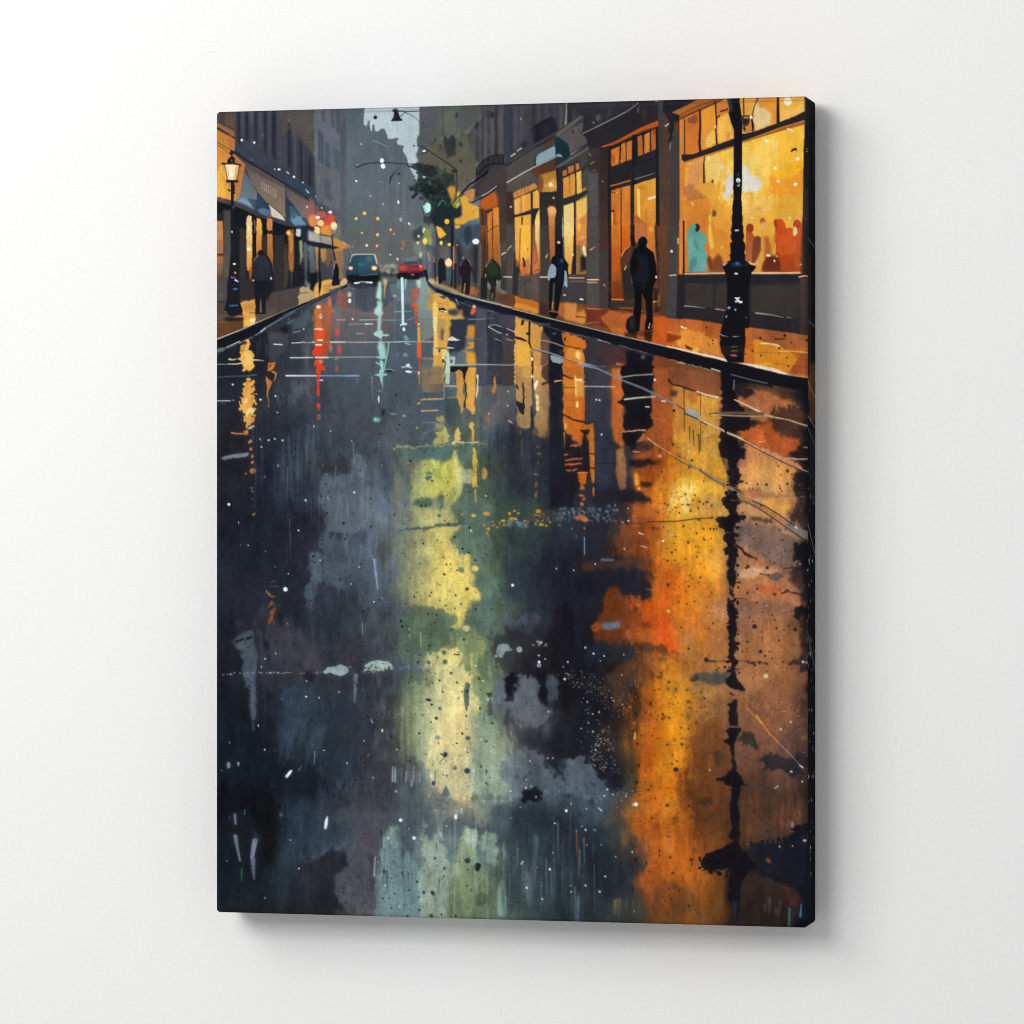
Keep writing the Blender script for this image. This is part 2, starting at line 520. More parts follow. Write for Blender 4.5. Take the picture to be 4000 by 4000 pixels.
def left_side():
    org(780, 340, 3.22)
    # facades
    B('4f443f', 190, 300, 460, 760, c2='6a4a38')
    F('2f303b', [250, 330, 320, 330, 330, 560, 250, 470], a=.6, f=3)
    F('8a5c40', [195, 455, 250, 460, 450, 570, 440, 650, 200, 510], f=2, r=1)
    L('33282a', [195, 495, 300, 560, 440, 645], 26, 18)
    L('3a2c2a', [240, 440, 440, 540], 8)
    F('b06f34', [195, 525, 440, 660, 440, 850, 570, 970, 500, 1385, 440, 1435, 200, 1368], c2='dca044')
    F('a5653c', [340, 590, 440, 650, 440, 850, 570, 960, 540, 1180, 500, 1385, 440, 1430, 440, 1120, 380, 760], a=.75, f=5)
    F('c98b3e', [195, 640, 330, 780, 300, 1000, 195, 1050], a=.5, f=12)
    E('ecb650', 225, 1200, 90, 180, a=.6, f=14)
    L('2a211f', [200, 680, 290, 735, 395, 795], 9, 6)
    L('2a211f', [200, 715, 300, 775, 385, 850], 7, 5)
    F('3b3d48', [450, 290, 1445, 275, 1450, 1450, 1070, 1245, 560, 960, 440, 850], t=.08)
    F('4a4744', [1000, 285, 1442, 270, 1445, 900, 1360, 760, 1150, 520, 1030, 620, 1010, 950], f=5, t=.08)
    F('54504c', [1180, 280, 1440, 272, 1443, 640, 1300, 600, 1180, 480], f=8, a=.6)
    for x, w, y1, c in ((485, 26, 780, '23242e'), (535, 16, 660, '5b6570'), (590, 40, 700, '2a2c38'), (655, 30, 760, '4a535f'), (705, 40, 820, '2b2c38'),
                        (765, 34, 780, '4a525e'), (820, 36, 860, '2c2c38'), (880, 26, 920, '54545c'), (935, 44, 980, '24232d'), (990, 26, 800, '4a4a52')):
        B(c, x - w / 2, 300, x + w / 2, y1, f=2.5, a=.85, c2='3d3f4c')
    F('565b66', [620, 300, 680, 300, 650, 460], f=2, a=.7)
    for x, y0, y1, w, c in ((1128, 540, 1010, 44, '2c2a33'), (1185, 560, 1120, 52, '46525f'), (1185, 900, 1100, 30, '3d4a58'), (1275, 700, 1200, 44, '2e2d38'),
                            (1340, 760, 1260, 30, '34323a'), (1395, 860, 1330, 46, '2f2d37'), (1235, 640, 1180, 20, '3a3a44'), (1310, 780, 1240, 18, '454550')):
        F(c, [x - w / 2, y0, x, y0 - 40, x + w / 2, y0 + 40, x + w / 2, y1, x - w / 2, y1 - 30], f=2.5, a=.9)
    F('26242c', [905, 335, 955, 360, 955, 900, 910, 870], f=2, a=.8)
    for x, y0, y1, w in ((498, 320, 720, 30), (600, 330, 660, 34), (712, 330, 700, 22), (828, 330, 820, 30), (1135, 560, 1000, 22), (1172, 620, 1110, 18), (1285, 740, 1200, 22), (1392, 900, 1300, 24)):
        F('1f202b', [x - w / 2, y0, x + w / 2, y0 + 14, x + w / 2, y1 + 20, x - w / 2, y1], a=.8, f=.6)
        L('626875', [x + w / 2 + 4, y0 + 20, x + w / 2 + 4, y1], 6, 4, a=.6)
    L('5c5c68', [445, 700, 760, 880, 1100, 1110, 1440, 1330], 7, 4, a=.5)
    L('20222c', [445, 712, 760, 894, 1100, 1124, 1440, 1340], 8, 5, a=.6)
    E('2a2a30', 1120, 475, 12, 26)
    E('66786a', 1120, 420, 9, 22, a=.6)
    F('343c4a', [440, 760, 700, 800, 1010, 1000, 1080, 1010, 1080, 1240, 560, 930, 440, 850], f=6, a=.75)
    F('33414f', [1100, 1090, 1200, 1120, 1445, 1290, 1450, 1440, 1280, 1350, 1090, 1240], f=4)
    L('595c66', [770, 880, 905, 968], 6, 4, a=.7)
    E('20212a', 960, 900, 40, 8, a=.9)
    L('25252d', [440, 815, 600, 930, 800, 1050, 960, 1150, 1090, 1225, 1300, 1350, 1400, 1440], 34, 10, f=1)
    L('575455', [450, 850, 600, 965, 800, 1085, 1000, 1190], 10, 7, a=.7)
    # sign board
    F('5f5450', [570, 960, 700, 1010, 1070, 1240, 1080, 1680, 1000, 1600, 860, 1470, 730, 1330, 640, 1180], c2='80705f', h=0, t=.05)
    F('4d4644', [570, 965, 640, 985, 1072, 1245, 1072, 1275, 640, 1045], f=2)
    F('746660', [640, 1130, 760, 1150, 770, 1320, 700, 1260], a=.5, f=8)
    for i, g in enumerate(('I', 'R', 'R', 'T', 'I', 'I', 'B')):
        x = 780 + i * 28
        y = 1190 + i * 17
        h = 96
        L('a3978a', [x, y, x + 3, y + h], 8, 9, a=.8)
        if g in 'RB':
            L('a3978a', [x, y + 2, x + 18, y + 22, x + 3, y + 50], 7, a=.75)
            L('a3978a', [x + 3, y + 50, x + 19, y + (74 if g == 'B' else 96)] + ([x + 3, y + h] if g == 'B' else []), 7, a=.75)
        if g == 'T':
            L('a3978a', [x - 11, y - 4, x + 13, y + 10], 8, a=.8)
    F('564d4c', [1085, 1260, 1300, 1370, 1450, 1460, 1450, 1560, 1370, 1650, 1260, 1640, 1090, 1370], f=3, c2='7a6c64')
    L('2a292f', [1075, 1245, 1290, 1380, 1420, 1450], 14, 7)
    # awnings
    F('505e69', [560, 1060, 500, 1385, 440, 1430, 480, 1405, 600, 1400, 720, 1425, 730, 1330, 650, 1200], c2='64707a', h=0)
    F('2c3d4f', [570, 1070, 600, 1110, 720, 1310, 860, 1470, 905, 1625, 790, 1590, 700, 1545, 715, 1460, 620, 1430, 720, 1420, 720, 1330, 650, 1190], sm=0)
    F('6f94ad', [440, 1432, 490, 1398, 600, 1402, 640, 1450, 692, 1545, 560, 1472], f=1)
    F('3c4f63', [590, 1410, 720, 1420, 700, 1500, 690, 1540, 640, 1450], f=2, a=.9)
    F('4f6c83', [720, 1552, 800, 1520, 880, 1560, 905, 1625, 790, 1600], f=6)
    L('24252c', [860, 1470, 985, 1560, 1080, 1665], 9, 12)
    F('cbc5b2', [865, 1478, 900, 1500, 1040, 1620, 1082, 1685, 905, 1628, 890, 1540])
    F('9d9887', [950, 1580, 985, 1630, 940, 1600], f=1, a=.6)
    F('2a3848', [1085, 1375, 1180, 1480, 1290, 1640, 1345, 1745, 1160, 1715, 1105, 1600, 1080, 1480])
    F('678aa2', [1150, 1560, 1230, 1590, 1310, 1680, 1345, 1745, 1200, 1728, 1150, 1690], f=5)
    F('3f5a70', [1120, 1480, 1180, 1500, 1250, 1620, 1150, 1660], f=5, a=.8)
    # street level left
    org(800, 880, 3.22)
    F('1d1e25', [130, -190, 330, -130, 480, -80, 640, 0, 1000, 120, 1300, 200, 1305, 210, 1330, 700, 1260, 760, 840, 850, 650, 960, 130, 1000])
    F('17181e', [130, -305, 330, -255, 480, -205, 640, -120, 1000, -2, 1260, 55, 1305, 75, 1305, 220, 130, 260])
    B('474345', 232, -190, 330, 720, f=2, c2='54504c')
    B('2a272a', 130, -150, 232, -70, f=2)
    F('b9804c', [142, -60, 225, -50, 232, 200, 140, 175])
    F('a36a44', [142, 185, 232, 180, 232, 355, 140, 360])
    F('a86f48', [142, 375, 236, 385, 232, 620, 200, 660, 140, 640], c2='5c463c', f=2)
    B('4c443f', 130, 640, 280, 960, f=4, c2='4a4a4a')
    B('342f2f', 430, 40, 520, 700, f=2)
    B('2e2a2b', 430, 660, 630, 960, f=4, c2='332b28')
    F('f0d795', [527, 0, 590, 0, 594, 180, 590, 520, 545, 580, 530, 560, 525, 250], c2='c8862f', r=1)
    F('d9bd86', [530, -100, 552, -128, 590, -115, 594, 0, 527, 10], r=1.5)
    F('b5672a', [560, 560, 595, 500, 600, 640, 575, 690, 560, 640], f=2)
    E('f7ecc8', 552, 302, 26, 20)
    F('e0b052', [652, -90, 700, -75, 720, 0, 716, 300, 650, 395, 645, 200], c2='b5682f', r=1)
    L('8f8f8c', [625, -60, 635, 60, 622, 92], 14, 10, a=.7)
    B('3d2f2a', 720, 130, 780, 380, f=2, a=.8)
    F('c87f40', [782, -90, 850, -80, 850, 60, 800, 72, 782, 40], r=1)
    F('8d4f2a', [785, -140, 830, -120, 830, -95, 790, -90], f=1)
    F('b9783c', [785, 105, 852, 112, 858, 420, 862, 600, 800, 430, 785, 380], c2='7e4c2a')
    B('26252b', 785, 72, 870, 104)
    B('2e2b2d', 870, 120, 1000, 820, f=3)
    V('4a4343', 990, 200, 1110, 800, 12, w=(10, 24), a=(.3, .6), seed=3)
    F('7c4c2c', [1045, 70, 1112, 50, 1112, 560, 1095, 600, 1060, 560], f=3, c2='a8683c')
    F('c98a3e', [1070, 110, 1100, 110, 1095, 330, 1075, 380], f=4, a=.8)
    E('ffb545', 1050, 97, 26, 26, f=3)
    E('fbe6b0', 1050, 97, 9)
    B('55462f', 1000, 220, 1030, 780, f=4, a=.6)
    F('b8c1c6', [1148, 55, 1165, 45, 1205, 48, 1212, 60, 1208, 130, 1195, 142, 1155, 138, 1145, 120])
    B('1f2836', 1210, 10, 1300, 200, f=2)
    F('8f9a80', [1190, 200, 1220, 195, 1228, 400, 1215, 520, 1200, 480], f=3, c2='6a7468')
    F('606a6a', [1245, 215, 1290, 220, 1300, 480, 1290, 740, 1255, 740], f=4, a=.9, c2='3c4246')
    F('66747a', [1310, 260, 1375, 270, 1380, 480, 1370, 720, 1320, 700], f=4, c2='3f444a')
    F('c08a4a', [1385, 270, 1430, 285, 1430, 560, 1410, 590, 1390, 480], f=3, c2='8a6a44')
    F('a87c4c', [1460, 290, 1530, 300, 1530, 460, 1480, 500], f=4)
    B('3f4249', 1440, 340, 1610, 740, f=5, a=.8, c2='30333a')
    F('b98a50', [1455, 300, 1525, 310, 1515, 440, 1470, 470], f=5, a=.8)
    F('8a6038', [1530, 320, 1610, 330, 1600, 420, 1550, 560, 1520, 500], f=6, a=.6)
    # far pavilion to the right of the awning
    F('c88b40', [1610, 150, 1680, 175, 1830, 270, 1760, 300, 1720, 400, 1640, 420, 1610, 300], f=2, c2='a5733f')
    F('8d6c47', [1620, 330, 1760, 300, 1770, 640, 1700, 700, 1690, 560, 1620, 520], f=5)
    F('545a60', [1740, 300, 1840, 280, 1850, 400, 1800, 560, 1800, 680, 1740, 640], f=6, a=.9)
    L('b8b492', [1740, 215, 1830, 270, 1870, 275], 12, 8, a=.8)
    E('f4f4ee', 1858, 268, 12, 9)
    F('aaa49c', [1300, 65, 1450, 115, 1452, 225, 1300, 190], f=1)
    F('a3978a', [1455, 125, 1600, 140, 1605, 250, 1458, 235], f=1, c2='8f8478')
    F('1c2231', [1270, 190, 1450, 220, 1600, 255, 1700, 280, 1640, 300, 1480, 290, 1270, 235], r=1)
    # warm lamps on the far corner
    org(780, 340, 3.22)
    E('7f8f86', 1760, 1800, 50, 110, a=.5, f=8)
    F('80605e', [1300, 1400, 1460, 1480, 1600, 1560, 1380, 1700, 1340, 1600], a=.7, f=10)
    E('b8504a', 1395, 1560, 46, 66, a=.4, f=7)
    E('c8584c', 1535, 1605, 72, 56, f=5, a=.85)
    E('da8250', 1430, 1680, 66, 80, f=1)
    F('cf4a38', [1580, 1640, 1650, 1590, 1700, 1640, 1715, 1700, 1660, 1760, 1560, 1770, 1550, 1700], f=2)
    F('d98a3c', [1540, 1740, 1640, 1740, 1665, 1830, 1660, 1870, 1520, 1850, 1510, 1800], f=1)
    E('efc983', 1522, 1712, 42, 42)
    E('ecd08e', 1478, 1800, 40, 50, rot=-30)
    E('e6dca0', 1690, 1750, 42, 52, rot=-15)
    E('8a8f80', 1700, 1815, 30, 34, a=.8, f=2)
    L('3a2a2a', [1700, 1650, 1735, 1720, 1720, 1830, 1680, 1870], 9, 6)
    L('25222b', [1518, 1790, 1515, 1850, 1660, 1885], 6, 8)
    E('fbf7f2', 1485, 1642, 26, 20)
    E('fbf7f2', 1643, 1575, 24, 17)
    L('20222c', [1360, 1750, 1440, 1790, 1380, 1800], 30, 12)
    # street lamp nearest the left edge
    F('1a191f', [350, 960, 345, 920, 385, 880, 400, 860, 370, 840, 400, 785, 440, 830, 405, 860, 440, 890, 445, 955])
    F('9a9ea5', [395, 915, 410, 920, 405, 945], a=.8)
    F('f3dfb4', [318, 975, 500, 985, 466, 1172, 352, 1168], c2='f0d0a0')
    F('d99a4a', [460, 1000, 500, 990, 466, 1170, 440, 1165], a=.7)
    F('fbe9cc', [360, 1020, 400, 1000, 410, 1110, 370, 1150], a=.7, f=3)
    L('1a191f', [280, 962, 340, 965, 420, 955, 520, 985], 20, 18)
    E('1a191f', 296, 965, 20, 14)
    L('1a191f', [315, 975, 335, 1075, 355, 1185], 10)
    L('1a191f', [500, 985, 484, 1085, 464, 1175], 10)
    L('1a191f', [345, 1185, 470, 1185], 34)
    L('3a2a26', [352, 1000, 372, 1150], 4)
    L('3a2a26', [458, 1010, 440, 1150], 5)
    B('1b1b22', 390, 1190, 432, 1960)
    L('1b1b22', [425, 1200, 440, 1250, 425, 1290, 440, 1340], 16)
    L('1b1b22', [360, 1285, 368, 1305, 400, 1298], 18)
    L('1b1b22', [440, 1285, 430, 1300], 18)
    F('b57240', [358, 1210, 385, 1212, 388, 1270, 372, 1260], a=.9)
    L('77849c', [425, 1500, 426, 1525], 7)
    E('fff', 0, 0, 1) if 0 else None
    D('f4f1ea', [530, 668, 15, 686, 698, 14, 945, 1034, 8, 1297, 1202, 9, 1535, 1520, 9, 404, 1822, 7])
    E('fbf9f4', 998, 1037, 20, 11)
    D('f3e6c6', [1187, 1129, 15])
    L('e6d2a8', [1095, 1068, 1122, 1088], 13)
    L('dff0f4', [1330, 1285, 1370, 1330], 5, 14)
    D('f2cf8a', [1527, 1299, 15, 1348, 1508, 12, 1747, 1508, 12])
    D('b2b4b8', [1455, 830, 17], a=.7)
    D('dd9a78', [1460, 1375, 12, 1574, 1470, 10, 1610, 1232, 10])
    D('a8d3ec', [1852, 493, 9])
    E('bfe6f2', 1451, 362, 7, 17)
    E('a8a39a', 1604, 945, 10, 26, a=.6)
    E('8d9099', 793, 605, 10, 22, a=.6, f=1)
    L('9aa0a8', [640, 895, 665, 925], 8, 12, a=.5)
    # pale building behind
    F('5d616b', [1450, 275, 1762, 268, 1768, 1500, 1600, 1500, 1470, 1420, 1448, 1200], f=1.5, c2='5b6068') if 0 else None


def mid_back():
    org(780, 340, 3.22)
    F('5c616c', [1443, 275, 1768, 268, 1772, 1560, 1600, 1500, 1470, 1440, 1450, 1200], f=2, c2='5e6368', t=.04)
    F('474e5c', [1530, 275, 1575, 272, 1585, 430, 1545, 450], f=1, a=.9)
    L('6b6f7a', [1450, 480, 1600, 560, 1768, 700], 8, 5, a=.6)
    L('6b6f7a', [1455, 930, 1600, 1030, 1768, 1130], 8, 5, a=.5)
    F('434a58', [1645, 272, 1690, 270, 1690, 520, 1660, 500], f=1, a=.9)
    F('434a58', [1710, 272, 1762, 270, 1762, 600, 1720, 570], f=1, a=.9)
    F('434b5a', [1482, 520, 1520, 545, 1556, 600, 1556, 980, 1488, 930], f=.8)
    L('59606c', [1520, 545, 1522, 960], 7, a=.8)
    F('465262', [1575, 680, 1640, 710, 1645, 1020, 1580, 1000], f=.8)
    L('5f6874', [1611, 700, 1613, 1000], 6, a=.7)
    F('485460', [1680, 740, 1768, 830, 1768, 1080, 1690, 1020], f=1)
    F('54656d', [1640, 560, 1680, 600, 1680, 960, 1640, 930], f=3, a=.6)
    F('50606c', [1440, 290, 1480, 290, 1478, 900, 1448, 900], f=3, a=.8, c2='6c6e72')
    F('4f5963', [1490, 1120, 1540, 1150, 1540, 1280, 1500, 1260], f=3, a=.7)
    V('968a58', 1480, 1120, 1540, 1260, 4, w=(8, 14), a=(.3, .5), seed=8)
    F('45525e', [1570, 1140, 1660, 1200, 1670, 1420, 1580, 1400], f=4, a=.7)
    L('8d7c5c', [1655, 1240, 1655, 1360], 10, 6, a=.5)
    # canyon of buildings
    org(1380, 340, 3.22)
    B('4e5c63', -90, 250, 160, 1000, f=2, c2='5b676d')
    F('56616a', [120, 255, 160, 255, 130, 480, 300, 560, 420, 620, 560, 700, 690, 900, 690, 960, 780, 1100, 810, 1210, 800, 1500, 760, 1932, -90, 1932, -90, 700, 60, 600], f=2, c2='5a6468', t=.05)
    F('5c6772', [-90, 1000, 200, 900, 480, 1080, 600, 1000, 690, 1050, 800, 1240, 800, 1700, 740, 1932, 100, 1932], f=10, a=.7, c2='606462', t=.04)
    V('6e7883', 100, 1080, 760, 1800, 22, w=(10, 36), a=(.1, .3), f=4, seed=5)
    V('46525c', 0, 500, 700, 1700, 16, w=(10, 30), a=(.1, .25), f=4, seed=6)
    F('52625e', [-90, 1500, 120, 1560, 200, 1932, -90, 1932], f=10, a=.6)
    # sky gap
    F('aebfc4', [143, 250, 834, 235, 832, 600, 800, 650, 805, 720, 822, 770, 790, 860, 826, 880, 826, 920, 780, 960, 815, 960, 790, 1010, 820, 1090, 800, 1190, 760, 1100, 700, 1000,
                 690, 960, 680, 890, 620, 800, 640, 740, 560, 720, 550, 690, 575, 640, 440, 650, 420, 590, 400, 530, 360, 520, 310, 560, 275, 550, 265, 460, 240, 480, 238, 560, 215, 540, 205, 410, 180, 440, 168, 495, 128, 470], r=.8, c2='b2c4c8')
    D('20242e', [277, 382, 25])
    F('1d2029', [490, 300, 520, 280, 560, 290, 585, 370, 600, 400, 620, 395, 615, 425, 570, 428, 470, 432, 505, 375, 512, 325])
    L('3a2b30', [495, 298, 530, 284, 560, 298], 16)
    L('23252e', [560, 302, 680, 310, 830, 303, 920, 312], 14, 5)
    L('2c2a30', [595, 365, 650, 318], 13, 8)
    L('2a3038', [650, 320, 730, 350, 790, 395, 835, 440], 9, 5)
    E('f2f3ee', 930, 309, 18, 7)
    # right-hand tower and facades above the tree
    F('52555b', [834, 235, 1120, 230, 1130, 600, 1050, 740, 980, 860, 830, 960, 790, 860, 822, 770, 803, 700, 805, 650, 832, 600], f=1, c2='4f5350', t=.05)
    F('525852', [1040, 232, 1330, 225, 1330, 560, 1290, 620, 1120, 640, 1060, 700, 1040, 500], f=6, a=.9, t=.05)
    F('5e6258', [1130, 300, 1310, 300, 1300, 560, 1240, 600, 1140, 600], f=10, a=.7)
    F('525449', [980, 720, 1160, 640, 1290, 640, 1420, 560, 1560, 700, 1560, 1100, 1400, 1300, 1290, 1320, 1000, 1100, 860, 960], f=4, c2='635c4c', t=.05)
    L('25282d', [1125, 232, 1132, 440, 1130, 620], 6)
    for x, y, w, h, c in ((1300, 360, 40, 90, '2f333a'), (1395, 240, 20, 90, '2a2c33'), (1370, 520, 60, 200, '3d4143'), (1160, 690, 60, 120, '3a3f3e'), (1240, 720, 64, 150, '30363a'),
                          (1100, 760, 50, 90, '3d403c'), (1350, 720, 50, 70, '2e3338'), (1350, 930, 26, 50, '26292f'), (1455, 620, 26, 80, '24262c'), (1350, 1160, 22, 60, '363c44'),
                          (1430, 1180, 16, 60, '3c4050'), (1490, 700, 20, 160, '3c3e40')):
        E(c, x, y, w / 2, h / 2, a=.85, f=3)
    F('2c3236', [1140, 600, 1190, 650, 1250, 600, 1290, 700, 1285, 860, 1180, 900, 1150, 720], f=3, a=.85)
    L('2b3035', [1040, 650, 1010, 700, 970, 745], 20, 4)
    # darker tall facades to the right
    F('46474d', [1330, 225, 2000, 205, 2000, 900, 1880, 960, 1760, 960, 1600, 1000, 1540, 900, 1455, 700, 1450, 560, 1520, 480, 1590, 420, 1610, 330, 1330, 400], f=2, c2='4c4a4c', t=.06)
    F('4b504e', [1330, 225, 1610, 220, 1600, 400, 1520, 470, 1440, 560, 1330, 600], f=3, c2='565a54')
    for x, w, y0, y1, c in ((1630, 30, 330, 900, '33343a'), (1700, 30, 300, 860, '2d2e37'), (1750, 22, 250, 840, '53545c'), (1800, 40, 240, 860, '2b2c36'), (1860, 34, 260, 880, '54535a'),
                            (1910, 34, 230, 900, '31323c'), (1660, 22, 400, 900, '585856'), (1560, 30, 440, 940, '2f3138'), (1520, 26, 500, 930, '4f514f')):
        B(c, x - w / 2, y0, x + w / 2, y1, f=3, a=.8)
    E('23242b', 1750, 350, 22, 45, f=2)
    E('23242b', 1550, 480, 18, 60, rot=20, f=2, a=.8)
    F('2f2f35', [1545, 1060, 1600, 960, 1700, 880, 1790, 850, 1885, 860, 1890, 960, 2000, 940, 2000, 1250, 1800, 1240, 1560, 1400, 1330, 1480, 1360, 1340, 1520, 1220], f=2, c2='3a3436')
    L('191b22', [1550, 1090, 1555, 1020, 1640, 920, 1740, 865, 1850, 850, 1885, 860, 1888, 950], 15)
    for x, y in ((1590, 985), (1640, 930), (1700, 895), (1760, 870), (1820, 860)):
        L('191b22', [x, y, x + 8, y + 120], 8)
    L('191b22', [1570, 1100, 1650, 1010, 1750, 960, 1900, 960], 22, 14)
    L('14161c', [1340, 1360, 1460, 1230, 1600, 1140, 1690, 1060], 18, 30)
    L('7b7875', [1360, 1375, 1480, 1250, 1620, 1150], 10, 6, a=.7)
    F('413a3a', [1560, 1260, 1640, 1180, 1760, 1000, 2000, 990, 2000, 1230, 1800, 1240, 1600, 1380], f=3)
    F('b28350', [1400, 1330, 1540, 1260, 1535, 1400, 1490, 1440, 1420, 1400], f=4)
    F('d9a23c', [1350, 1400, 1390, 1360, 1450, 1400, 1450, 1460, 1580, 1510, 1580, 1640, 1440, 1690, 1340, 1750, 1290, 1790, 1262, 1660, 1380, 1620, 1360, 1500], r=1.4)
    F('6c716f', [1480, 1530, 1560, 1500], f=1) if 0 else None
    L('8a5c28', [1485, 1585, 1570, 1525], 5)
    L('a5732c', [1350, 1650, 1355, 1760], 5)
    # tree
    org(1380, 340, 3.22)
    F('2c3632', [800, 980, 900, 960, 1050, 1010, 1160, 1050, 1280, 1120, 1290, 1400, 1240, 1470, 1360, 1500, 1370, 1620, 1260, 1660, 1240, 1932, 1050, 1932, 1040, 1760, 960, 1640, 980, 1540, 960, 1440, 870, 1350,
                 760, 1300, 700, 1260, 760, 1230, 800, 1190, 830, 1080], r=5, f=2, t=.3)
    F('1f2b2a', [740, 1260, 800, 1210, 960, 1180, 1080, 1240, 1240, 1200, 1280, 1400, 1240, 1560, 1040, 1560, 1000, 1440, 860, 1360], r=7, f=2, a=.9, t=.3)
    F('3d4a44', [820, 990, 1060, 1020, 1160, 1100, 1000, 1180, 860, 1120], r=4, f=3, a=.8, t=.2)
    E('222c30', 770, 1365, 58, 26, rot=-40, r=3)
    E('222c30', 730, 1290, 30, 24, r=3)
    E('667c78', 960, 1200, 30, 40, a=.5, f=3, rot=-30)
    F('1e2a2f', [1040, 1540, 1240, 1480, 1370, 1500, 1360, 1640, 1260, 1660, 1240, 2000, 1060, 2000, 1040, 1760, 960, 1620], r=3, f=2)
    S(['43544a', '1a2224', '334038'], [820, 1060, 1260, 1120, 1260, 1500, 980, 1500, 860, 1320], 70, rr=(8, 22), a=(.3, .6), f=1, seed=4)
    S(['1f2b2a', '28342f', '2f3d36'], [700, 1180, 830, 1040, 1060, 980, 1290, 1090, 1300, 1480, 1000, 1560, 850, 1400, 690, 1330], 90, rr=(9, 24), a=(.5, .95), seed=14)
    S(['56646a', '4c5a5c', '5c6a6c'], [760, 1200, 860, 1120, 1000, 1130, 1040, 1300, 960, 1420, 860, 1380], 12, rr=(6, 13), a=(.5, .9), seed=15)
    F('c39239', [1178, 1280, 1215, 1240, 1270, 1245, 1290, 1290, 1270, 1400, 1235, 1420, 1205, 1350], r=1, f=1)
    F('e0b02c', [1300, 1330, 1325, 1312, 1345, 1340, 1320, 1400, 1290, 1440, 1270, 1430], f=1)
    F('8e8f3a', [1240, 1400, 1330, 1420, 1350, 1480, 1300, 1520, 1260, 1510, 1232, 1460], r=3, a=.8)
    F('a8b04a', [1290, 1470, 1345, 1450, 1340, 1490, 1300, 1525], r=1, a=.9)
    L('1c242b', [1300, 1040, 1308, 1240, 1290, 1400, 1250, 1470], 14, 10)
    L('1c242b', [1345, 1360, 1300, 1400, 1255, 1460], 14, 12)
    L('262d33', [805, 730, 880, 755, 1020, 850, 1150, 930, 1280, 1030, 1302, 1060], 11, 16)
    F('22292d', [1225, 1040, 1290, 1040, 1290, 1090, 1250, 1070])
    L('2a343a', [860, 950, 970, 870], 7, 4, a=.7)
    F('23282e', [865, 790, 935, 800, 925, 825, 870, 842])
    E('e8eef0', 890, 805, 22, 13)
    E('2b3136', 765, 740, 18, 10, rot=-30)
    L('23262e', [35, 1015, 110, 980, 195, 957, 420, 950, 690, 968, 880, 960], 14, 8)
    L('1c2027', [680, 985, 770, 1030, 850, 1085], 18, 8)
    F('22272a', [700, 980, 820, 955, 1010, 1000, 1060, 1070, 1000, 1130, 900, 1110, 800, 1040], r=2, a=.85)
    F('dfe6e8', [875, 1122, 912, 1130, 885, 1152])
    L('30363c', [575, 1030, 510, 1085, 470, 1150], 8, 26)
    L('30363c', [475, 1130, 455, 1215], 30, 12)
    L('4a525c', [240, 1040, 360, 1130, 440, 1205], 5, 7, a=.7)
    E('343036', 575, 1092, 20, 17)
    L('8c9cd8', [242, 673, 330, 700, 432, 753], 7, 6)
    E('ddf3f8', 361, 925, 25, 30)
    E('ddf3f8', 374, 995, 28, 33, rot=-30)
    L('8a95a0', [330, 1185, 400, 1215], 12, 4, a=.7)
    D('f1eee4', [38, 1182, 13, 100, 718, 8, 575, 1210, 6])
    E('e7ebe9', 567, 1447, 12, 23)
    D('b5bcc0', [217, 1370, 12, 55, 978, 9], a=.8)
    E('aab4ba', 373, 1472, 9, 17, a=.8)
    E('a4acb6', 597, 1667, 18, 28, a=.85)
    L('dff0ee', [700, 1715, 755, 1775], 24, 14)
    L('7fb5b0', [720, 1750, 760, 1785], 10)
    D('edbd6e', [140, 1588, 21, 37, 1656, 18, 307, 1655, 22, 305, 1857, 20, 108, 1834, 12])
    D('d99a5a', [470, 1796, 15, 509, 1850, 11])
    E('b8efe2', 930, 1520, 52, 66, a=.5, f=6)
    L('173d40', [900, 1450, 870, 1520, 890, 1600], 14)
    E('bdf2e6', 937, 1520, 40, 62)
    E('eafcf6', 888, 1502, 10, 10)
    L('1f3438', [980, 1460, 985, 1560, 920, 1600], 12)
    L('5fae9f', [1065, 1495, 1120, 1420, 1160, 1445, 1145, 1500], 10, 5, a=.8)
    F('35323a', [880, 1620, 980, 1610, 1000, 1700, 960, 1760, 890, 1730], r=3, a=.8)
    E('e9b33e', 1178, 1692, 30, 33)
    F('e2a93a', [1045, 1747, 1100, 1770, 1168, 1850, 1150, 1880, 1100, 1905, 1075, 1895, 1058, 1830])
    F('8c8f58', [960, 1740, 1000, 1760, 990, 1850, 960, 1932, 900, 1932, 880, 1860, 930, 1820], a=.7, f=4, r=3)
    L('f0f1da', [895, 1790, 878, 1830, 900, 1835], 20, 14)
    B('262f3a', 1228, 1650, 1265, 1960)
    # orange shop door beyond the tree
    F('403836', [1592, 1400, 1700, 1250, 2010, 1200, 2010, 1960, 1592, 1960], f=1, t=.05)
    F('b85a20', [1600, 1420, 1780, 1310, 1815, 1400, 1820, 1500, 1640, 1560, 1592, 1500], f=1, c2='a8521f')
    F('5a3824', [1595, 1520, 1650, 1540, 1690, 1600, 1690, 1960, 1592, 1960], f=1, c2='4a3028')
    F('c8782e', [1685, 1600, 1745, 1555, 1745, 1960, 1690, 1960])
    F('d08234', [1757, 1525, 1828, 1510, 1840, 1960, 1757, 1960], c2='c07a30')
    L('2a1c1a', [1620, 1540, 1640, 1960], 14, 16, a=.7)
    L('2c201e', [1665, 1570, 1750, 1540], 12)
    L('1f232c', [1490, 1455, 1600, 1400, 1700, 1340, 1815, 1250], 16, 34)
    L('c8ccd0', [1615, 1372, 1700, 1325, 1808, 1245], 9, 7)
    # pale blue shop gap
    F('586a76', [1360, 1770, 1440, 1700, 1580, 1650, 1592, 1960, 1270, 1960, 1290, 1800], f=1, c2='4f616e', t=.12)
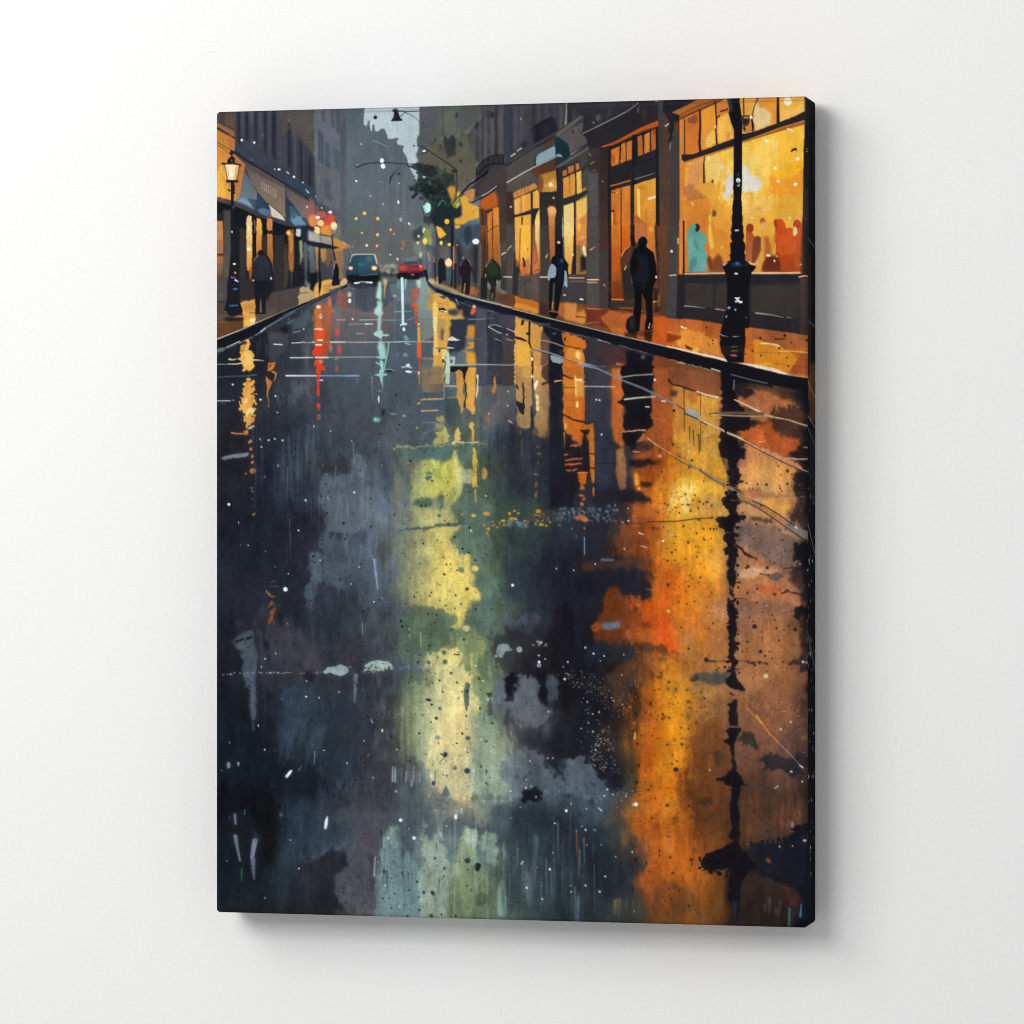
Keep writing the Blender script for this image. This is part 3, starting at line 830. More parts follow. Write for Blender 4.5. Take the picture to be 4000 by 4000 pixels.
    E('33414e', 1480, 1790, 36, 60, f=3)
    E('3c4b58', 1400, 1830, 50, 40, f=5)
    E('32404c', 1320, 1860, 40, 60, f=4, a=.7)


def street_far():
    org(1380, 880, 3.22)
    # far end of the street
    F('5c6264', [-60, 0, 760, 0, 960, 200, 960, 680, 560, 640, 300, 640, 320, 380, -60, 340], f=8, a=.7, c2='64655f', t=.05)
    F('6a7468', [700, 0, 1000, 0, 1000, 260, 880, 400, 800, 420, 740, 340], f=8, a=.8)
    F('4a5560', [900, 230, 1060, 260, 1060, 700, 940, 690, 900, 560, 860, 440], f=6, a=.9)
    V('8b9088', 760, 200, 1000, 640, 14, w=(8, 26), a=(.2, .5), f=3, seed=9)
    F('30383f', [740, 80, 850, 20, 900, 90, 860, 180, 800, 230, 750, 140], r=5, f=2, a=.8)
    E('8d8f52', 930, 120, 50, 80, a=.8, f=5)
    E('a8a45a', 965, 200, 34, 55, a=.8, f=4)
    L('f0f1da', [892, 45, 878, 88], 22, 12)
    E('eacb4e', 903, 200, 30, 40)
    E('f7e58a', 895, 190, 12, 14, f=1)
    D('cfd6c2', [824, 138, 17], a=.9)
    D('e0c9a0', [812, 220, 18], a=.9)
    D('edbd6e', [305, 118, 20, 108, 96, 12, 470, 58, 16, 510, 110, 11])
    D('f1dfc8', [169, 252, 17, 298, 260, 15])
    L('d9684e', [320, 240, 295, 290], 16, 10, a=.8)
    F('c57848', [615, 200, 640, 190, 648, 250, 620, 290], f=3, a=.8)
    L('c98752', [600, 290, 625, 300], 12)
    E('edeff0', 466, 370, 13, 9)
    D('f1d3b4', [556, 426, 16])
    D('da8a5a', [548, 430, 8])
    E('d8dccc', 848, 372, 16, 32, a=.9, f=2)
    F('d3ccae', [430, 500, 530, 496, 530, 520, 430, 525], f=2)
    S(['a7a99c', '767b78', 'c2bda6', '3c424a', '8f8f82'], [330, 480, 560, 500, 560, 630, 380, 630], 60, rr=(8, 22), a=(.4, .8), f=1, seed=12)
    F('2b3036', [330, 600, 560, 600, 560, 650, 380, 660, 320, 640], f=4, a=.8)
    # blue saloon
    F('1b2129', [-90, 640, -80, 560, 300, 540, 340, 600, 350, 740, 300, 780, 260, 740, -60, 730, -120, 760], f=2)
    F('c7bfae', [-20, 365, 80, 358, 270, 360, 290, 400, 310, 500, 280, 490, 240, 385, -20, 385, -50, 480, -60, 470])
    F('2a4c5a', [-30, 380, 60, 370, 260, 372, 290, 480, 300, 500, -55, 500, -58, 470], c2='305662')
    E('446c78', 205, 415, 50, 36, f=4, a=.7)
    L('16202a', [-10, 575, 60, 582, 230, 578], 22, 20, a=.8)
    L('5c7a88', [-20, 545, 215, 545], 5, 5, a=.7)
    L('14181e', [-64, 610, -60, 480, -40, 380], 6, 4, a=.8)
    L('101820', [120, 372, 122, 496], 5, a=.5)
    F('1b3c4c', [-40, 400, 60, 390, 60, 470, -55, 478], f=4, a=.6)
    F('33505e', [-60, 500, 310, 490, 322, 600, 300, 620, -70, 615], f=1, c2='243f52')
    F('4f8aa0', [0, 486, 140, 480, 140, 500, 0, 505], a=.6, f=2)
    L('8fa6ae', [-62, 620, 100, 632, 310, 612], 7, a=.6)
    F('12151b', [-60, 640, 310, 630, 310, 700, 240, 705, -60, 705])
    F('f09d52', [225, 525, 250, 510, 295, 515, 302, 545, 270, 570, 235, 560])
    E('fbe0a4', 262, 540, 24, 18)
    L('d6ecf2', [20, 725, 110, 718, 232, 722], 20, 26)
    L('3c4c58', [90, 722, 150, 722], 16)
    F('20252d', [-60, 735, 360, 735, 340, 790, 200, 775, 100, 800, -40, 780], f=4, a=.7)
    org(800, 880, 3.22)
    F('2a4c5a', [1835, 470, 1850, 400, 1880, 375, 1932, 372, 1932, 600, 1815, 600, 1820, 500], c2='243f52')
    L('d8c8b0', [1828, 460, 1845, 395, 1880, 370, 1940, 366], 8)
    F('15181e', [1805, 620, 1940, 625, 1940, 740, 1870, 745, 1800, 680])
    F('f08a58', [1798, 540, 1820, 515, 1862, 520, 1866, 550, 1835, 568])
    E('fbd9b8', 1835, 540, 20, 14)
    L('cfe6ee', [1885, 728, 1932, 724], 22)
    # red hatchback
    org(1380, 880, 3.22)
    F('822b33', [565, 540, 590, 480, 640, 500, 820, 500, 880, 500, 900, 570, 860, 600, 640, 610, 570, 590], r=1)
    F('b04840', [585, 520, 640, 500, 690, 520, 640, 600, 600, 570], f=2)
    F('7c828c', [610, 470, 620, 420, 700, 405, 800, 410, 845, 440, 835, 490, 640, 495], f=2, c2='565862')
    F('963238', [690, 520, 830, 525, 800, 570, 660, 575], f=3)
    F('db4238', [825, 500, 875, 500, 882, 550, 850, 575, 835, 560], f=1)
    E('f4a0a0', 848, 512, 14, 12)
    F('1c1a22', [545, 640, 560, 600, 640, 590, 700, 600, 850, 590, 920, 560, 935, 620, 900, 660, 880, 690, 820, 685, 560, 680])
    L('c8c8d0', [640, 450, 810, 440], 6, 4, a=.6)
    F('2c3038', [630, 455, 820, 450, 830, 488, 640, 490], f=1, a=.75)
    L('4a1c24', [600, 585, 880, 580], 9, a=.9)
    F('e05048', [575, 520, 620, 508, 628, 540, 585, 556], f=.6)
    L('30222a', [820, 430, 850, 440, 850, 490], 14)
    L('dcd8e0', [730, 622, 765, 622], 7)
    # sidewalk figures on the right, far
    F('2b2d37', [1070, 0, 1100, 0] + [1100, 1] , a=0) if 0 else None
    F('3e3f44', [1060, 0, 1590, 0, 1610, 900, 1300, 800, 1040, 720, 1000, 660, 1010, 300], f=4, a=.8, c2='4a4644', t=.08)
    F('5b5c52', [1080, 250, 1150, 250, 1160, 420, 1090, 430], f=4, a=.7)
    V('6b6a60', 1080, 200, 1230, 650, 8, w=(12, 26), a=(.3, .5), f=3, seed=15)
    V('252830', 1300, 0, 1590, 760, 12, w=(20, 44), a=(.3, .6), f=3, seed=16)
    F('42525f', [1280, 0, 1592, 0, 1590, 260, 1440, 320, 1380, 240, 1290, 160], f=5, a=.9, t=.15)
    E('2c3742', 1440, 130, 50, 120, f=5)
    L('b98a5a', [945, 345, 950, 440], 22, 16, a=.8)
    L('b98a5a', [1012, 400, 1014, 460], 14, a=.7)
    F('e3ad3c', [1045, 8, 1100, 30, 1168, 110, 1150, 130, 1100, 165, 1075, 155, 1055, 90])
    F('e2a93a', [1275, 0, 1350, 0, 1340, 30, 1290, 45])
    E('eadb66', 1105, 222, 18, 27)
    E('eadb66', 1208, 242, 22, 18)
    D('d9907a', [1308, 248, 10])
    E('f0f2f2', 1541, 205, 42, 36)
    E('c8ced2', 1541, 205, 12, 8, a=.8)
    B('26262e', 1512, 245, 1560, 720, f=2)
    # pavement far right
    F('4a4038', [940, 690, 1000, 650, 1060, 680, 1300, 760, 1590, 760, 1700, 800, 2000, 900, 2000, 1020, 1500, 900, 1240, 830, 1020, 760], f=1, c2='5a4030')
    F('a58c62', [930, 700, 960, 655, 1060, 690, 1080, 730, 1240, 790, 1440, 860, 1430, 890, 1240, 840, 1000, 750], f=1, r=1)
    F('c7ad78', [930, 695, 1010, 690, 1020, 740, 960, 725], f=2)
    V('c9a97a', 1040, 640, 1080, 720, 3, w=(10, 16), a=(.5, .7), seed=2)
    F('7c5334', [1300, 770, 1420, 760, 1540, 770, 1600, 820, 1540, 900, 1440, 880, 1310, 830], f=4)
    F('96623a', [1450, 780, 1540, 780, 1560, 860, 1470, 880], f=4, a=.8)
    # people walking away
    F('1c1d26', [1080, 430, 1105, 405, 1135, 425, 1165, 520, 1170, 690, 1130, 700, 1095, 745, 1075, 735, 1065, 600, 1068, 470])
    F('24262e', [1010, 470, 1030, 470, 1045, 710, 1030, 710])
    F('40525a', [1170, 540, 1200, 510, 1235, 560, 1230, 740, 1180, 730], f=2)
    B('1a1f28', 1228, 0, 1262, 470)
    F('1a1f28', [1228, 400, 1262, 400, 1258, 560, 1248, 770, 1222, 770, 1236, 560])
    B('b87a58', 1254, 265, 1270, 560)
    F('22202a', [1268, 480, 1300, 480, 1300, 760, 1280, 815, 1268, 790, 1268, 600])
    E('b4654e', 1200, 490, 46, 44)
    E('f0d3a6', 1198, 468, 42, 50)
    F('231923', [1330, 520, 1370, 440, 1415, 415, 1460, 435, 1490, 520, 1475, 640, 1470, 800, 1455, 880, 1405, 875, 1405, 720, 1375, 862, 1358, 860, 1365, 660, 1322, 600])
    L('8f6a70', [1345, 510, 1372, 450, 1400, 425], 8, 5)
    L('a5707a', [1440, 430, 1470, 470, 1485, 520], 12, 5)
    L('cfc7bc', [1405, 730, 1398, 820], 6)
    L('1d2433', [1490, 540, 1530, 680, 1548, 820], 20, 8)
    L('a9a49c', [1378, 405, 1392, 425], 16, 8, a=.7)
    # orange door behind green coat
    F('c07a30', [1700, 0, 1838, 0, 1842, 520, 1780, 440, 1700, 430], c2='8f4f26')
    F('7a4423', [1600, 0, 1695, 0, 1695, 430, 1650, 600, 1610, 640], c2='4a2e24')
    V('2c2224', 1600, 0, 1700, 500, 7, w=(10, 20), a=(.4, .7), ln=(.6, .95), seed=4)
    L('2c201e', [1750, -80, 1752, 300, 1758, 400], 16, 6)
    L('2c201e', [1690, 80, 1760, 30, 1830, 0], 7)
    L('4a3020', [1760, 320, 1820, 260], 5)
    F('453a36', [1842, 0, 2000, 0, 2000, 860, 1850, 800, 1860, 500], c2='3c3432')
    F('5e5048', [1850, 300, 1932, 170, 1960, 300, 1900, 500], a=.6, f=6)
    L('f1e2c6', [1868, 370, 1900, 345, 1932, 340], 12, 8)
    L('e6dcd0', [1890, 648, 1932, 650], 9)
    L('a58c80', [1860, 845, 1932, 870], 6)
    F('1e2320', [1640, 560, 1680, 480, 1720, 440, 1745, 420, 1765, 372, 1765, 430, 1800, 460, 1850, 520, 1858, 680, 1800, 720, 1790, 900, 1770, 945, 1720, 940, 1730, 760, 1690, 700, 1680, 930, 1600, 928, 1602, 680])
    F('2a3524', [1700, 470, 1750, 440, 1820, 500, 1830, 640, 1720, 640, 1680, 560], f=5, a=.8)
    L('b59a4a', [1668, 520, 1690, 480, 1730, 455], 11, 5)
    L('e6e0d0', [1752, 860, 1745, 920], 6)
    L('c98042', [1664, 620, 1664, 650], 16, 10)
    L('d8d0c4', [1812, 690, 1808, 720], 8)
    F('7a4a30', [1780, 780, 1810, 770, 1820, 920, 1800, 930], f=2, a=.8)


def left_pavement():
    org(800, 880, 3.22)
    F('3f3c3c', [130, 960, 640, 930, 840, 850, 1100, 800, 1260, 760, 1600, 700, 1790, 680, 1800, 740, 1200, 1000, 640, 1240, 130, 1440], f=1, c2='4e3c30', t=.06)
    F('4b4240', [840, 850, 1180, 790, 1190, 980, 700, 1190, 640, 1180, 770, 1000], f=4, t=.05)
    F('5f4e44', [600, 1160, 900, 1040, 900, 1110, 480, 1290, 480, 1220], f=6, a=.7)
    F('5c3c26', [130, 1230, 480, 1200, 480, 1290, 130, 1435], f=4)
    F('66594e', [130, 1130, 400, 1120, 460, 1160, 180, 1200], f=5, a=.5)
    F('bda27c', [1190, 795, 1310, 760, 1330, 820, 1370, 850, 1365, 930, 1175, 1005, 1180, 890, 1200, 870, 1195, 830], r=3, c2='a89066')
    L('7c6a54', [1190, 855, 1300, 845], 22, a=.8)
    F('d9a553', [1370, 790, 1400, 740, 1480, 700, 1600, 685, 1600, 760, 1690, 760, 1700, 780, 1440, 900, 1370, 930, 1365, 880], r=3)
    F('b7884a', [1470, 760, 1600, 720, 1620, 780, 1500, 840], r=4, a=.7)
    F('c9a27a', [1690, 720, 1760, 665, 1790, 700, 1780, 740, 1700, 770], r=2)
    Hs('7c5a34', 1460, 750, 1660, 860, 9, w=(6, 12), ln=(30, 100), seed=3, sl=-.3)
    F('d09848', [435, 975, 632, 930, 636, 1130, 632, 1230, 480, 1290, 485, 1150, 470, 1080], r=3, c2='e0a444')
    F('a8753a', [470, 1000, 620, 975, 630, 1060, 500, 1090], r=4, a=.5, f=2)
    F('f2b955', [500, 1180, 630, 1160, 632, 1230, 490, 1290], r=4, a=.8)
    E('fdf0cf', 597, 1195, 32, 22, f=1)
    L('c9824a', [370, 1160, 420, 1145, 500, 1148], 6, 22)
    L('8a5f48', [150, 1225, 300, 1215], 16, 8, a=.6)
    F('241a1c', [210, 1175, 350, 1160, 500, 1172, 440, 1200, 300, 1208], f=1)
    D('6e675f', [195, 885, 18], a=.6, f=1)
    L('5b4a3a', [560, 1105, 640, 1100], 12, a=.8)
    # lamp base
    org(800, 880, 3.22)
    F('1b1b22', [330, 0, 432, 0, 436, 560, 430, 740, 440, 960, 470, 1040, 480, 1090, 400, 1130, 330, 1140, 240, 1080, 255, 1030, 280, 900, 285, 700, 300, 620, 330, 300])
    F('15151b', [215, 1170, 320, 1130, 480, 1085, 440, 1110, 380, 1135, 300, 1150], f=1)
    E('f6f4ee', 372, 487, 17, 12)
    D('dd9468', [383, 597, 13])
    L('7c86c8', [330, 655, 382, 662], 12, 8)
    L('f2f0f6', [385, 690, 420, 708], 20, 8)
    L('4a86b8', [365, 802, 402, 802], 16)
    L('3a5f8c', [315, 1010, 408, 1008], 18)
    E('e8e4dc', 342, 83, 7, 14)
    D('8d9aa8', [262, 1088, 8])
    # walker with dark coat
    F('8a4f2c', [560, 600, 600, 560, 610, 690, 575, 690], f=1, a=.6)
    F('19191f', [665, 350, 672, 322, 695, 308, 725, 318, 742, 345, 775, 365, 785, 400, 690, 410, 665, 375])
    F('2a2f34', [600, 440, 640, 400, 690, 378, 775, 378, 830, 470, 848, 560, 840, 640, 820, 690, 715, 702, 620, 695, 580, 690, 595, 560], c2='22252d', t=.06)
    L('d3a75a', [620, 440, 645, 402, 680, 380], 6)
    L('151920', [790, 400, 840, 500, 850, 640, 835, 690], 26, 18)
    F('191a21', [622, 695, 800, 700, 770, 820, 765, 1090, 755, 1110, 720, 1110, 712, 960, 705, 800, 700, 900, 690, 1100, 645, 1100, 632, 900])
    F('1c1b20', [775, 700, 830, 690, 825, 860, 790, 940, 765, 930, 770, 820], f=1)
    L('8a6a50', [700, 960, 705, 1080], 16, 26, a=.7, f=1)
    D('f6f0e6', [608, 693, 9])
    E('f3d9ae', 833, 668, 9, 18)
    L('19191f', [640, 1105, 770, 1110], 16, 10)
    # figures far left
    F('16171f', [1305, 590, 1340, 600, 1420, 590, 1425, 700, 1380, 760, 1372, 810, 1335, 808, 1320, 700], f=1.5)
    B('17171f', 1435, 270, 1450, 590)
    F('17171f', [1430, 580, 1458, 580, 1468, 700, 1465, 790, 1450, 850, 1430, 855, 1428, 760, 1436, 700])
    L('17171f', [1440, 855, 1442, 890], 10, 4)
    L('2b2028', [1600, 130, 1612, 300, 1640, 440], 15, 22)
    F('141720', [1640, 480, 1660, 472, 1685, 530, 1690, 680, 1705, 745, 1620, 770, 1595, 745, 1615, 640, 1625, 540])
    L('e6c48a', [1628, 550, 1628, 510, 1650, 478], 7, 4)
    F('8a9aa4', [1262, 700, 1330, 740, 1320, 770, 1262, 775], a=.6, f=2)
    # road edge and kerb
    F('15161c', [130, 1445, 500, 1300, 850, 1150, 1200, 1000, 1500, 870, 1780, 745, 1800, 770, 1500, 920, 1100, 1110, 820, 1250, 690, 1350, 400, 1480, 130, 1600])
    L('e9e4da', [130, 1442, 300, 1375, 470, 1310, 640, 1230, 850, 1140], 9, 6)
    L('a8a49c', [850, 1140, 1100, 1030, 1400, 910, 1600, 820], 6, 4, a=.9)
    L('4d5d6c', [1740, 770, 1500, 890, 1200, 1040, 1000, 1130], 12, 16, f=1, a=.9)
    L('6d8696', [1130, 1080, 950, 1180, 760, 1290, 690, 1350, 560, 1430, 400, 1500, 150, 1580], 16, 12, f=1)
    L('cfe0e6', [760, 1295, 700, 1345], 10, 12)
    L('c9d2d2', [440, 1460, 280, 1530], 11, 7)
    F('53635f', [140, 1580, 180, 1545, 240, 1548, 245, 1590, 200, 1615, 150, 1610], r=2, f=1)
    F('46544f', [290, 1550, 400, 1500, 430, 1530, 380, 1570, 300, 1575], r=2, f=1, a=.8)
    L('8fa09c', [150, 1560, 240, 1545], 5)
    L('dfe4e2', [130, 1628, 165, 1618], 12)
    L('3f4a58', [1500, 900, 1300, 1000, 1120, 1090, 940, 1170], 20, 30, a=.5, f=3)


def right_shops():
    org(1980, 340, 3.22)
    # upper facades
    F('3a3a41', [0, 205, 1000, 190, 980, 340, 640, 560, 330, 740, 0, 940], t=.07, f=1)
    for x, y0, y1, w, c in ((20, 210, 900, 60, '333b48'), (60, 260, 820, 16, '262a34'), (110, 240, 780, 60, '4a4b52'), (185, 240, 700, 50, '4b4a4c'), (250, 230, 660, 40, '413f42'), (340, 210, 520, 22, '28292f'),
                            (400, 215, 460, 26, '4b4849'), (445, 210, 420, 18, '2f2f36'), (500, 210, 400, 30, '45434a'), (560, 200, 390, 36, '34353c'), (640, 220, 560, 14, '2a2a30'), (680, 230, 520, 50, '524b47'), (790, 200, 460, 60, '26262d'), (860, 200, 380, 60, '38383c'), (930, 190, 330, 50, '46464a')):
        B(c, x - w / 2, y0, x + w / 2, y1, f=2, a=.85)
    L('9a978c', [745, 195, 748, 300, 740, 470], 12, 20, a=.9)
    E('26282e', 215, 720, 30, 42, f=1)
    F('20212b', [330, 560, 335, 500, 430, 430, 560, 385, 600, 400, 635, 480, 640, 600, 480, 690, 340, 760], f=1, t=.1)
    L('14161d', [295, 570, 350, 500, 450, 430, 560, 388, 605, 410], 9)
    for x in (360, 420, 480, 540, 590):
        L('15161e', [x, 500 - (x - 360) * .45, x + 6, 660 - (x - 360) * .4], 6)
    V('3c3e48', 350, 470, 620, 640, 10, w=(8, 18), a=(.2, .4), f=2, seed=7)
    L('3c3937', [0, 945, 330, 740, 640, 570, 980, 340], 30, 40)
    L('5b5650', [640, 600, 800, 480, 970, 350], 44, 36)
    L('1e1f24', [0, 985, 330, 780, 600, 640], 14, 10)
    L('77736a', [650, 570, 960, 345], 6, 5, a=.6)
    L('c9c7c2', [905, 330, 1050, 250], 6, 4)
    L('f3efe6', [50, 872, 105, 835], 9)
    L('e9e2d6', [130, 805, 185, 768], 8)
    L('9fb4c0', [176, 390, 174, 415], 8)
    F('4b4641', [0, 1000, 330, 790, 345, 900, 300, 1010, 0, 1190], t=.05)
    F('56504a', [40, 1150, 280, 1090, 360, 1170, 330, 1190, 60, 1320, 0, 1320, 0, 1200], f=1, c2='4d4844')
    F('524e4c', [650, 620, 880, 500, 985, 560, 1010, 700, 800, 845, 780, 720], t=.05)
    F('5c5854', [700, 580, 860, 490, 970, 440, 985, 560, 900, 540], f=2, a=.8)
    E('2f3035', 830, 560, 16, 26)
    L('1c1d22', [895, 520, 930, 580, 985, 600], 8)
    L('d9d4d8', [803, 848, 1000, 718], 7)
    L('1a1b20', [810, 830, 1010, 715], 12, 10)
    # box sign / awning over the door
    F('483a33', [345, 860, 600, 640, 610, 740, 560, 770, 400, 840, 350, 900], f=1)
    F('182c36', [600, 640, 680, 640, 770, 740, 800, 850, 760, 900, 700, 950, 600, 990, 605, 740])
    F('22303c', [605, 880, 700, 870, 760, 900, 700, 990, 600, 1010], f=2)
    F('7f9aa2', [365, 975, 372, 880, 400, 845, 500, 790, 605, 738, 612, 872, 500, 925, 380, 982])
    F('8a989c', [612, 872, 640, 838, 680, 850, 700, 880])
    F('4b3025', [350, 1000, 610, 890, 610, 1010, 700, 1000, 560, 1060, 420, 1110, 380, 1150, 320, 1080, 280, 1070], c2='5d3a26')
    L('c9d0cc', [0, 1200, 130, 1125, 240, 1060, 380, 990, 500, 935, 620, 880], 12, 6)
    L('23222a', [355, 905, 352, 985], 14)
    F('453f3b', [620, 1020, 1020, 770, 1025, 840, 900, 900, 700, 1000], f=1)
    L('7c7670', [640, 1000, 1020, 770], 30, 26, a=.5)
    # lit porch
    F('a87428', [410, 1110, 500, 1080, 625, 1045, 640, 1300, 400, 1350, 400, 1200], c2='b8853a')
    F('6e4422', [380, 1150, 440, 1110, 460, 1240, 420, 1345, 400, 1340], f=6, a=.8)
    E('e8b04a', 550, 1230, 60, 56, a=.7, f=8)
    E('fffdf4', 549, 1226, 27, 27, f=1)
    # facade body
    B('2a272a', 410, 1320, 720, 2000, c2='3a322e')
    F('403a38', [0, 1390, 90, 1380, 105, 1932, 0, 1932], f=1, c2='4a3a34')
    F('3a2b28', [0, 1330, 80, 1320, 90, 1700, 0, 1720], f=4)
    # left shop window
    F('c4853f', [78, 1345, 110, 1310, 350, 1205, 375, 1240, 380, 1275, 90, 1410], r=1)
    L('33261f', [70, 1415, 200, 1360, 390, 1270], 10)
    for x in (130, 180, 225, 265):
        L('7c5530', [x, 1300 - (x - 130) * .4, x + 8, 1370 - (x - 130) * .4], 8, a=.8)
    F('d99843', [95, 1420, 180, 1375, 295, 1332, 300, 1540, 102, 1610], c2='dd9a3c')
    F('e6b060', [95, 1420, 150, 1395, 160, 1590, 102, 1605], f=1)
    F('e8ae4c', [186, 1370, 225, 1355, 222, 1560, 190, 1575], f=1)
    L('3a2a22', [178, 1375, 182, 1580], 6)
    L('9a6a3a', [140, 1400, 146, 1580], 4)
    F('e3a548', [326, 1325, 385, 1290, 405, 1350, 408, 1525, 330, 1525])
    F('e2a53e', [100, 1640, 180, 1625, 300, 1600, 305, 1932, 102, 1932], c2='e8b85a')
    F('2b2b33', [180, 1640, 206, 1630, 195, 1760, 178, 1770], a=.9)
    F('e8c070', [352, 1640, 380, 1560, 410, 1530, 415, 1932, 352, 1932], c2='e4cf86')
    L('2b2224', [90, 1625, 305, 1575], 28)
    B('2e2625', 305, 1330, 328, 2000)
    F('2e2625', [305, 1530, 410, 1525, 370, 1610, 345, 1700, 352, 1932, 305, 1932], r=1)
    F('c98a48', [512, 1530, 545, 1500, 600, 1510, 628, 1560, 608, 1640, 605, 1932, 535, 1932, 525, 1650], c2='b9743c')
    F('e0a860', [512, 1530, 545, 1500, 600, 1510, 625, 1560, 600, 1600, 540, 1620], f=2)
    D('b9b04a', [587, 1395, 14])
    B('28262b', 605, 1640, 700, 2000)
    L('b8c4c0', [695, 1500, 703, 1650, 708, 1932], 10, a=.9)
    L('6a6f70', [688, 1180, 692, 1420], 7)
    L('1b1b20', [640, 1040, 660, 1400, 650, 1600], 44, 60)
    # right window of the first shop
    B('232227', 640, 1020, 1000, 1640, a=0)
    F('2b2a2e', [640, 1020, 900, 940, 1020, 960, 1020, 1640, 640, 1640], a=.95)
    F('b36f33', [700, 1060, 745, 1035, 760, 1100, 705, 1130])
    F('b06c38', [765, 1005, 840, 982, 845, 1060, 775, 1090])
    F('b5763e', [862, 970, 905, 952, 915, 1030, 868, 1048])
    F('d9933a', [707, 1150, 785, 1120, 795, 1375, 712, 1402], c2='d08a34')
    F('d08f42', [795, 1105, 855, 1085, 860, 1350, 798, 1375])
    F('e6b454', [874, 1075, 935, 1052, 945, 1320, 880, 1350])
    F('b97c3e', [950, 1275, 1000, 1245, 1000, 1290, 955, 1315])
    F('e2c376', [712, 1495, 840, 1452, 845, 2000, 722, 2000], c2='e6cd7e')
    F('e0ab4c', [870, 1440, 1005, 1350, 1008, 1932, 872, 1932], c2='d98a4a')
    F('e6bd5c', [872, 1440, 1000, 1380, 1000, 1560, 940, 1640, 872, 1700], f=4)
    F('30413a', [870, 1410, 1000, 1355, 1000, 1380, 900, 1420], f=1)
    F('cc7f44', [905, 1700, 950, 1630, 1004, 1620, 1004, 1932, 885, 1932, 920, 1860], f=2)
    F('f0c34e', [890, 1730, 910, 1705, 935, 1740, 930, 1790, 900, 1840, 885, 1800])
    F('4d4a4c', [1015, 1030, 1050, 1070, 1150, 1060, 1165, 1932, 1015, 1932], f=1, t=.05)
    F('474443', [940, 1080, 1015, 1000, 1015, 1250, 945, 1280], f=1)
    F('403d3e', [915, 900, 1020, 830, 1020, 960, 920, 1040], f=1)
    for y in (1290, 1505, 1640, 1740, 1900):
        L('252427', [1020, y + 30, 1155, y - 4], 5)
    # dark cornice house
    F('27252a', [985, 350, 1050, 250, 1640, 170, 1932, 160, 1932, 2000, 1280, 2000, 1270, 1000, 1160, 760, 1040, 770, 1000, 640, 940, 590], t=.06)
    F('2c2c32', [800, 200, 1640, 165, 1640, 200, 1500, 300, 1200, 440, 960, 580, 985, 380, 900, 350], f=1, t=.1)
    E('4a4a4c', 1150, 385, 34, 42, rot=20)
    F('3a3a3c', [1230, 420, 1290, 260, 1330, 280, 1300, 400], f=3, a=.7)
    F('8f90b8', [1078, 440, 1105, 440, 1085, 462])
    L('8a8c90', [955, 585, 1150, 490, 1330, 400, 1520, 300, 1650, 205], 9, 8)
    L('b9bcc0', [1120, 505, 1330, 402, 1500, 312], 5, a=.8)
    L('dfe0e2', [1870, 190, 1925, 155], 8)
    F('6a6a6c', [1640, 270, 1660, 250, 1665, 310, 1645, 330], a=.6)
    F('5a2c1c', [1700, 250, 1750, 290, 1740, 460, 1720, 400], f=2, a=.7)
    F('2b2626', [1165, 760, 1310, 740, 1310, 2000, 1165, 2000], c2='4a332c', f=1)
    F('38302e', [1040, 770, 1165, 780, 1160, 1060, 1050, 1075, 1020, 1000], f=2)
    L('b5754c', [1030, 835, 1055, 865], 12, a=.8)
    L('c08a60', [1050, 970, 1100, 935], 10, a=.8)
    L('8f5f44', [1075, 1060, 1115, 1040], 12, a=.7)
    B('1f1d20', 1270, 760, 1310, 2000)
    L('b8511e', [1200, 750, 1330, 715, 1500, 630, 1700, 530, 1900, 455], 16, 60)
    L('8a3b16', [1330, 730, 1500, 650, 1700, 555, 1890, 500], 12, 20, a=.8)
    L('17161a', [1310, 770, 1500, 690, 1700, 600, 1890, 510], 26, 24)
    F('c9712c', [1312, 790, 1418, 740, 1408, 965, 1315, 1000], c2='c8732a', t=.08)
    F('a34f1e', [1312, 850, 1350, 830, 1360, 960, 1315, 995], a=.8, f=4)
    F('cf7a30', [1440, 720, 1490, 695, 1495, 930, 1430, 962], t=.08)
    F('cc7a38', [1504, 695, 1575, 668, 1572, 905, 1510, 930], t=.08)
    F('b5642a', [1643, 628, 1700, 600, 1712, 845, 1650, 872], t=.08)
    F('cf7c34', [1730, 600, 1795, 565, 1798, 810, 1730, 840], t=.08)
    F('b56028', [1815, 550, 1882, 520, 1882, 775, 1820, 805], t=.08)
    E('7c3a1a', 1855, 560, 26, 36, a=.7, f=3)
    B('1c1b1f', 1575, 600, 1640, 1250)
    F('252427', [1580, 1000, 1880, 880, 1885, 1080, 1600, 1170], f=1, t=.05)
    F('232225', [1310, 1040, 1560, 920, 1560, 1180, 1320, 1230], f=1)
    L('161518', [1580, 985, 1880, 885], 8)
    L('9a9488', [1610, 1160, 1865, 1082], 9, 6)
    L('d96f35', [1305, 1245, 1400, 1220, 1548, 1175], 14, 14)
    F('c9722f', [1312, 1305, 1430, 1265, 1440, 2000, 1315, 2000], c2='d9782a', t=.07)
    F('cf7a30', [1440, 1262, 1552, 1238, 1555, 2000, 1445, 2000], c2='d0702a', t=.07)
    F('b35520', [1315, 1480, 1380, 1500, 1400, 1932, 1315, 1932], f=6, a=.6)
    L('3f1f14', [1435, 1270, 1438, 1500, 1432, 1700, 1440, 1932], 10, 8)
    L('f0b040', [1330, 1560, 1332, 1760], 24, 20, a=.9)
    D('2a1a16', [1330, 1560, 17])
    L('2a1a16', [1345, 1580, 1345, 1800, 1332, 1880], 8, 6)
    L('2a1a16', [1320, 1325, 1360, 1328], 9)
    D('f2c27c', [1385, 1330, 9])
    F('d99a34', [1603, 1232, 1700, 1195, 1880, 1142, 1880, 1370, 1862, 1932, 1605, 1932], c2='c8782e', t=.05)
    F('b8802c', [1650, 1240, 1760, 1240, 1765, 1280, 1670, 1300], a=.8, f=3)
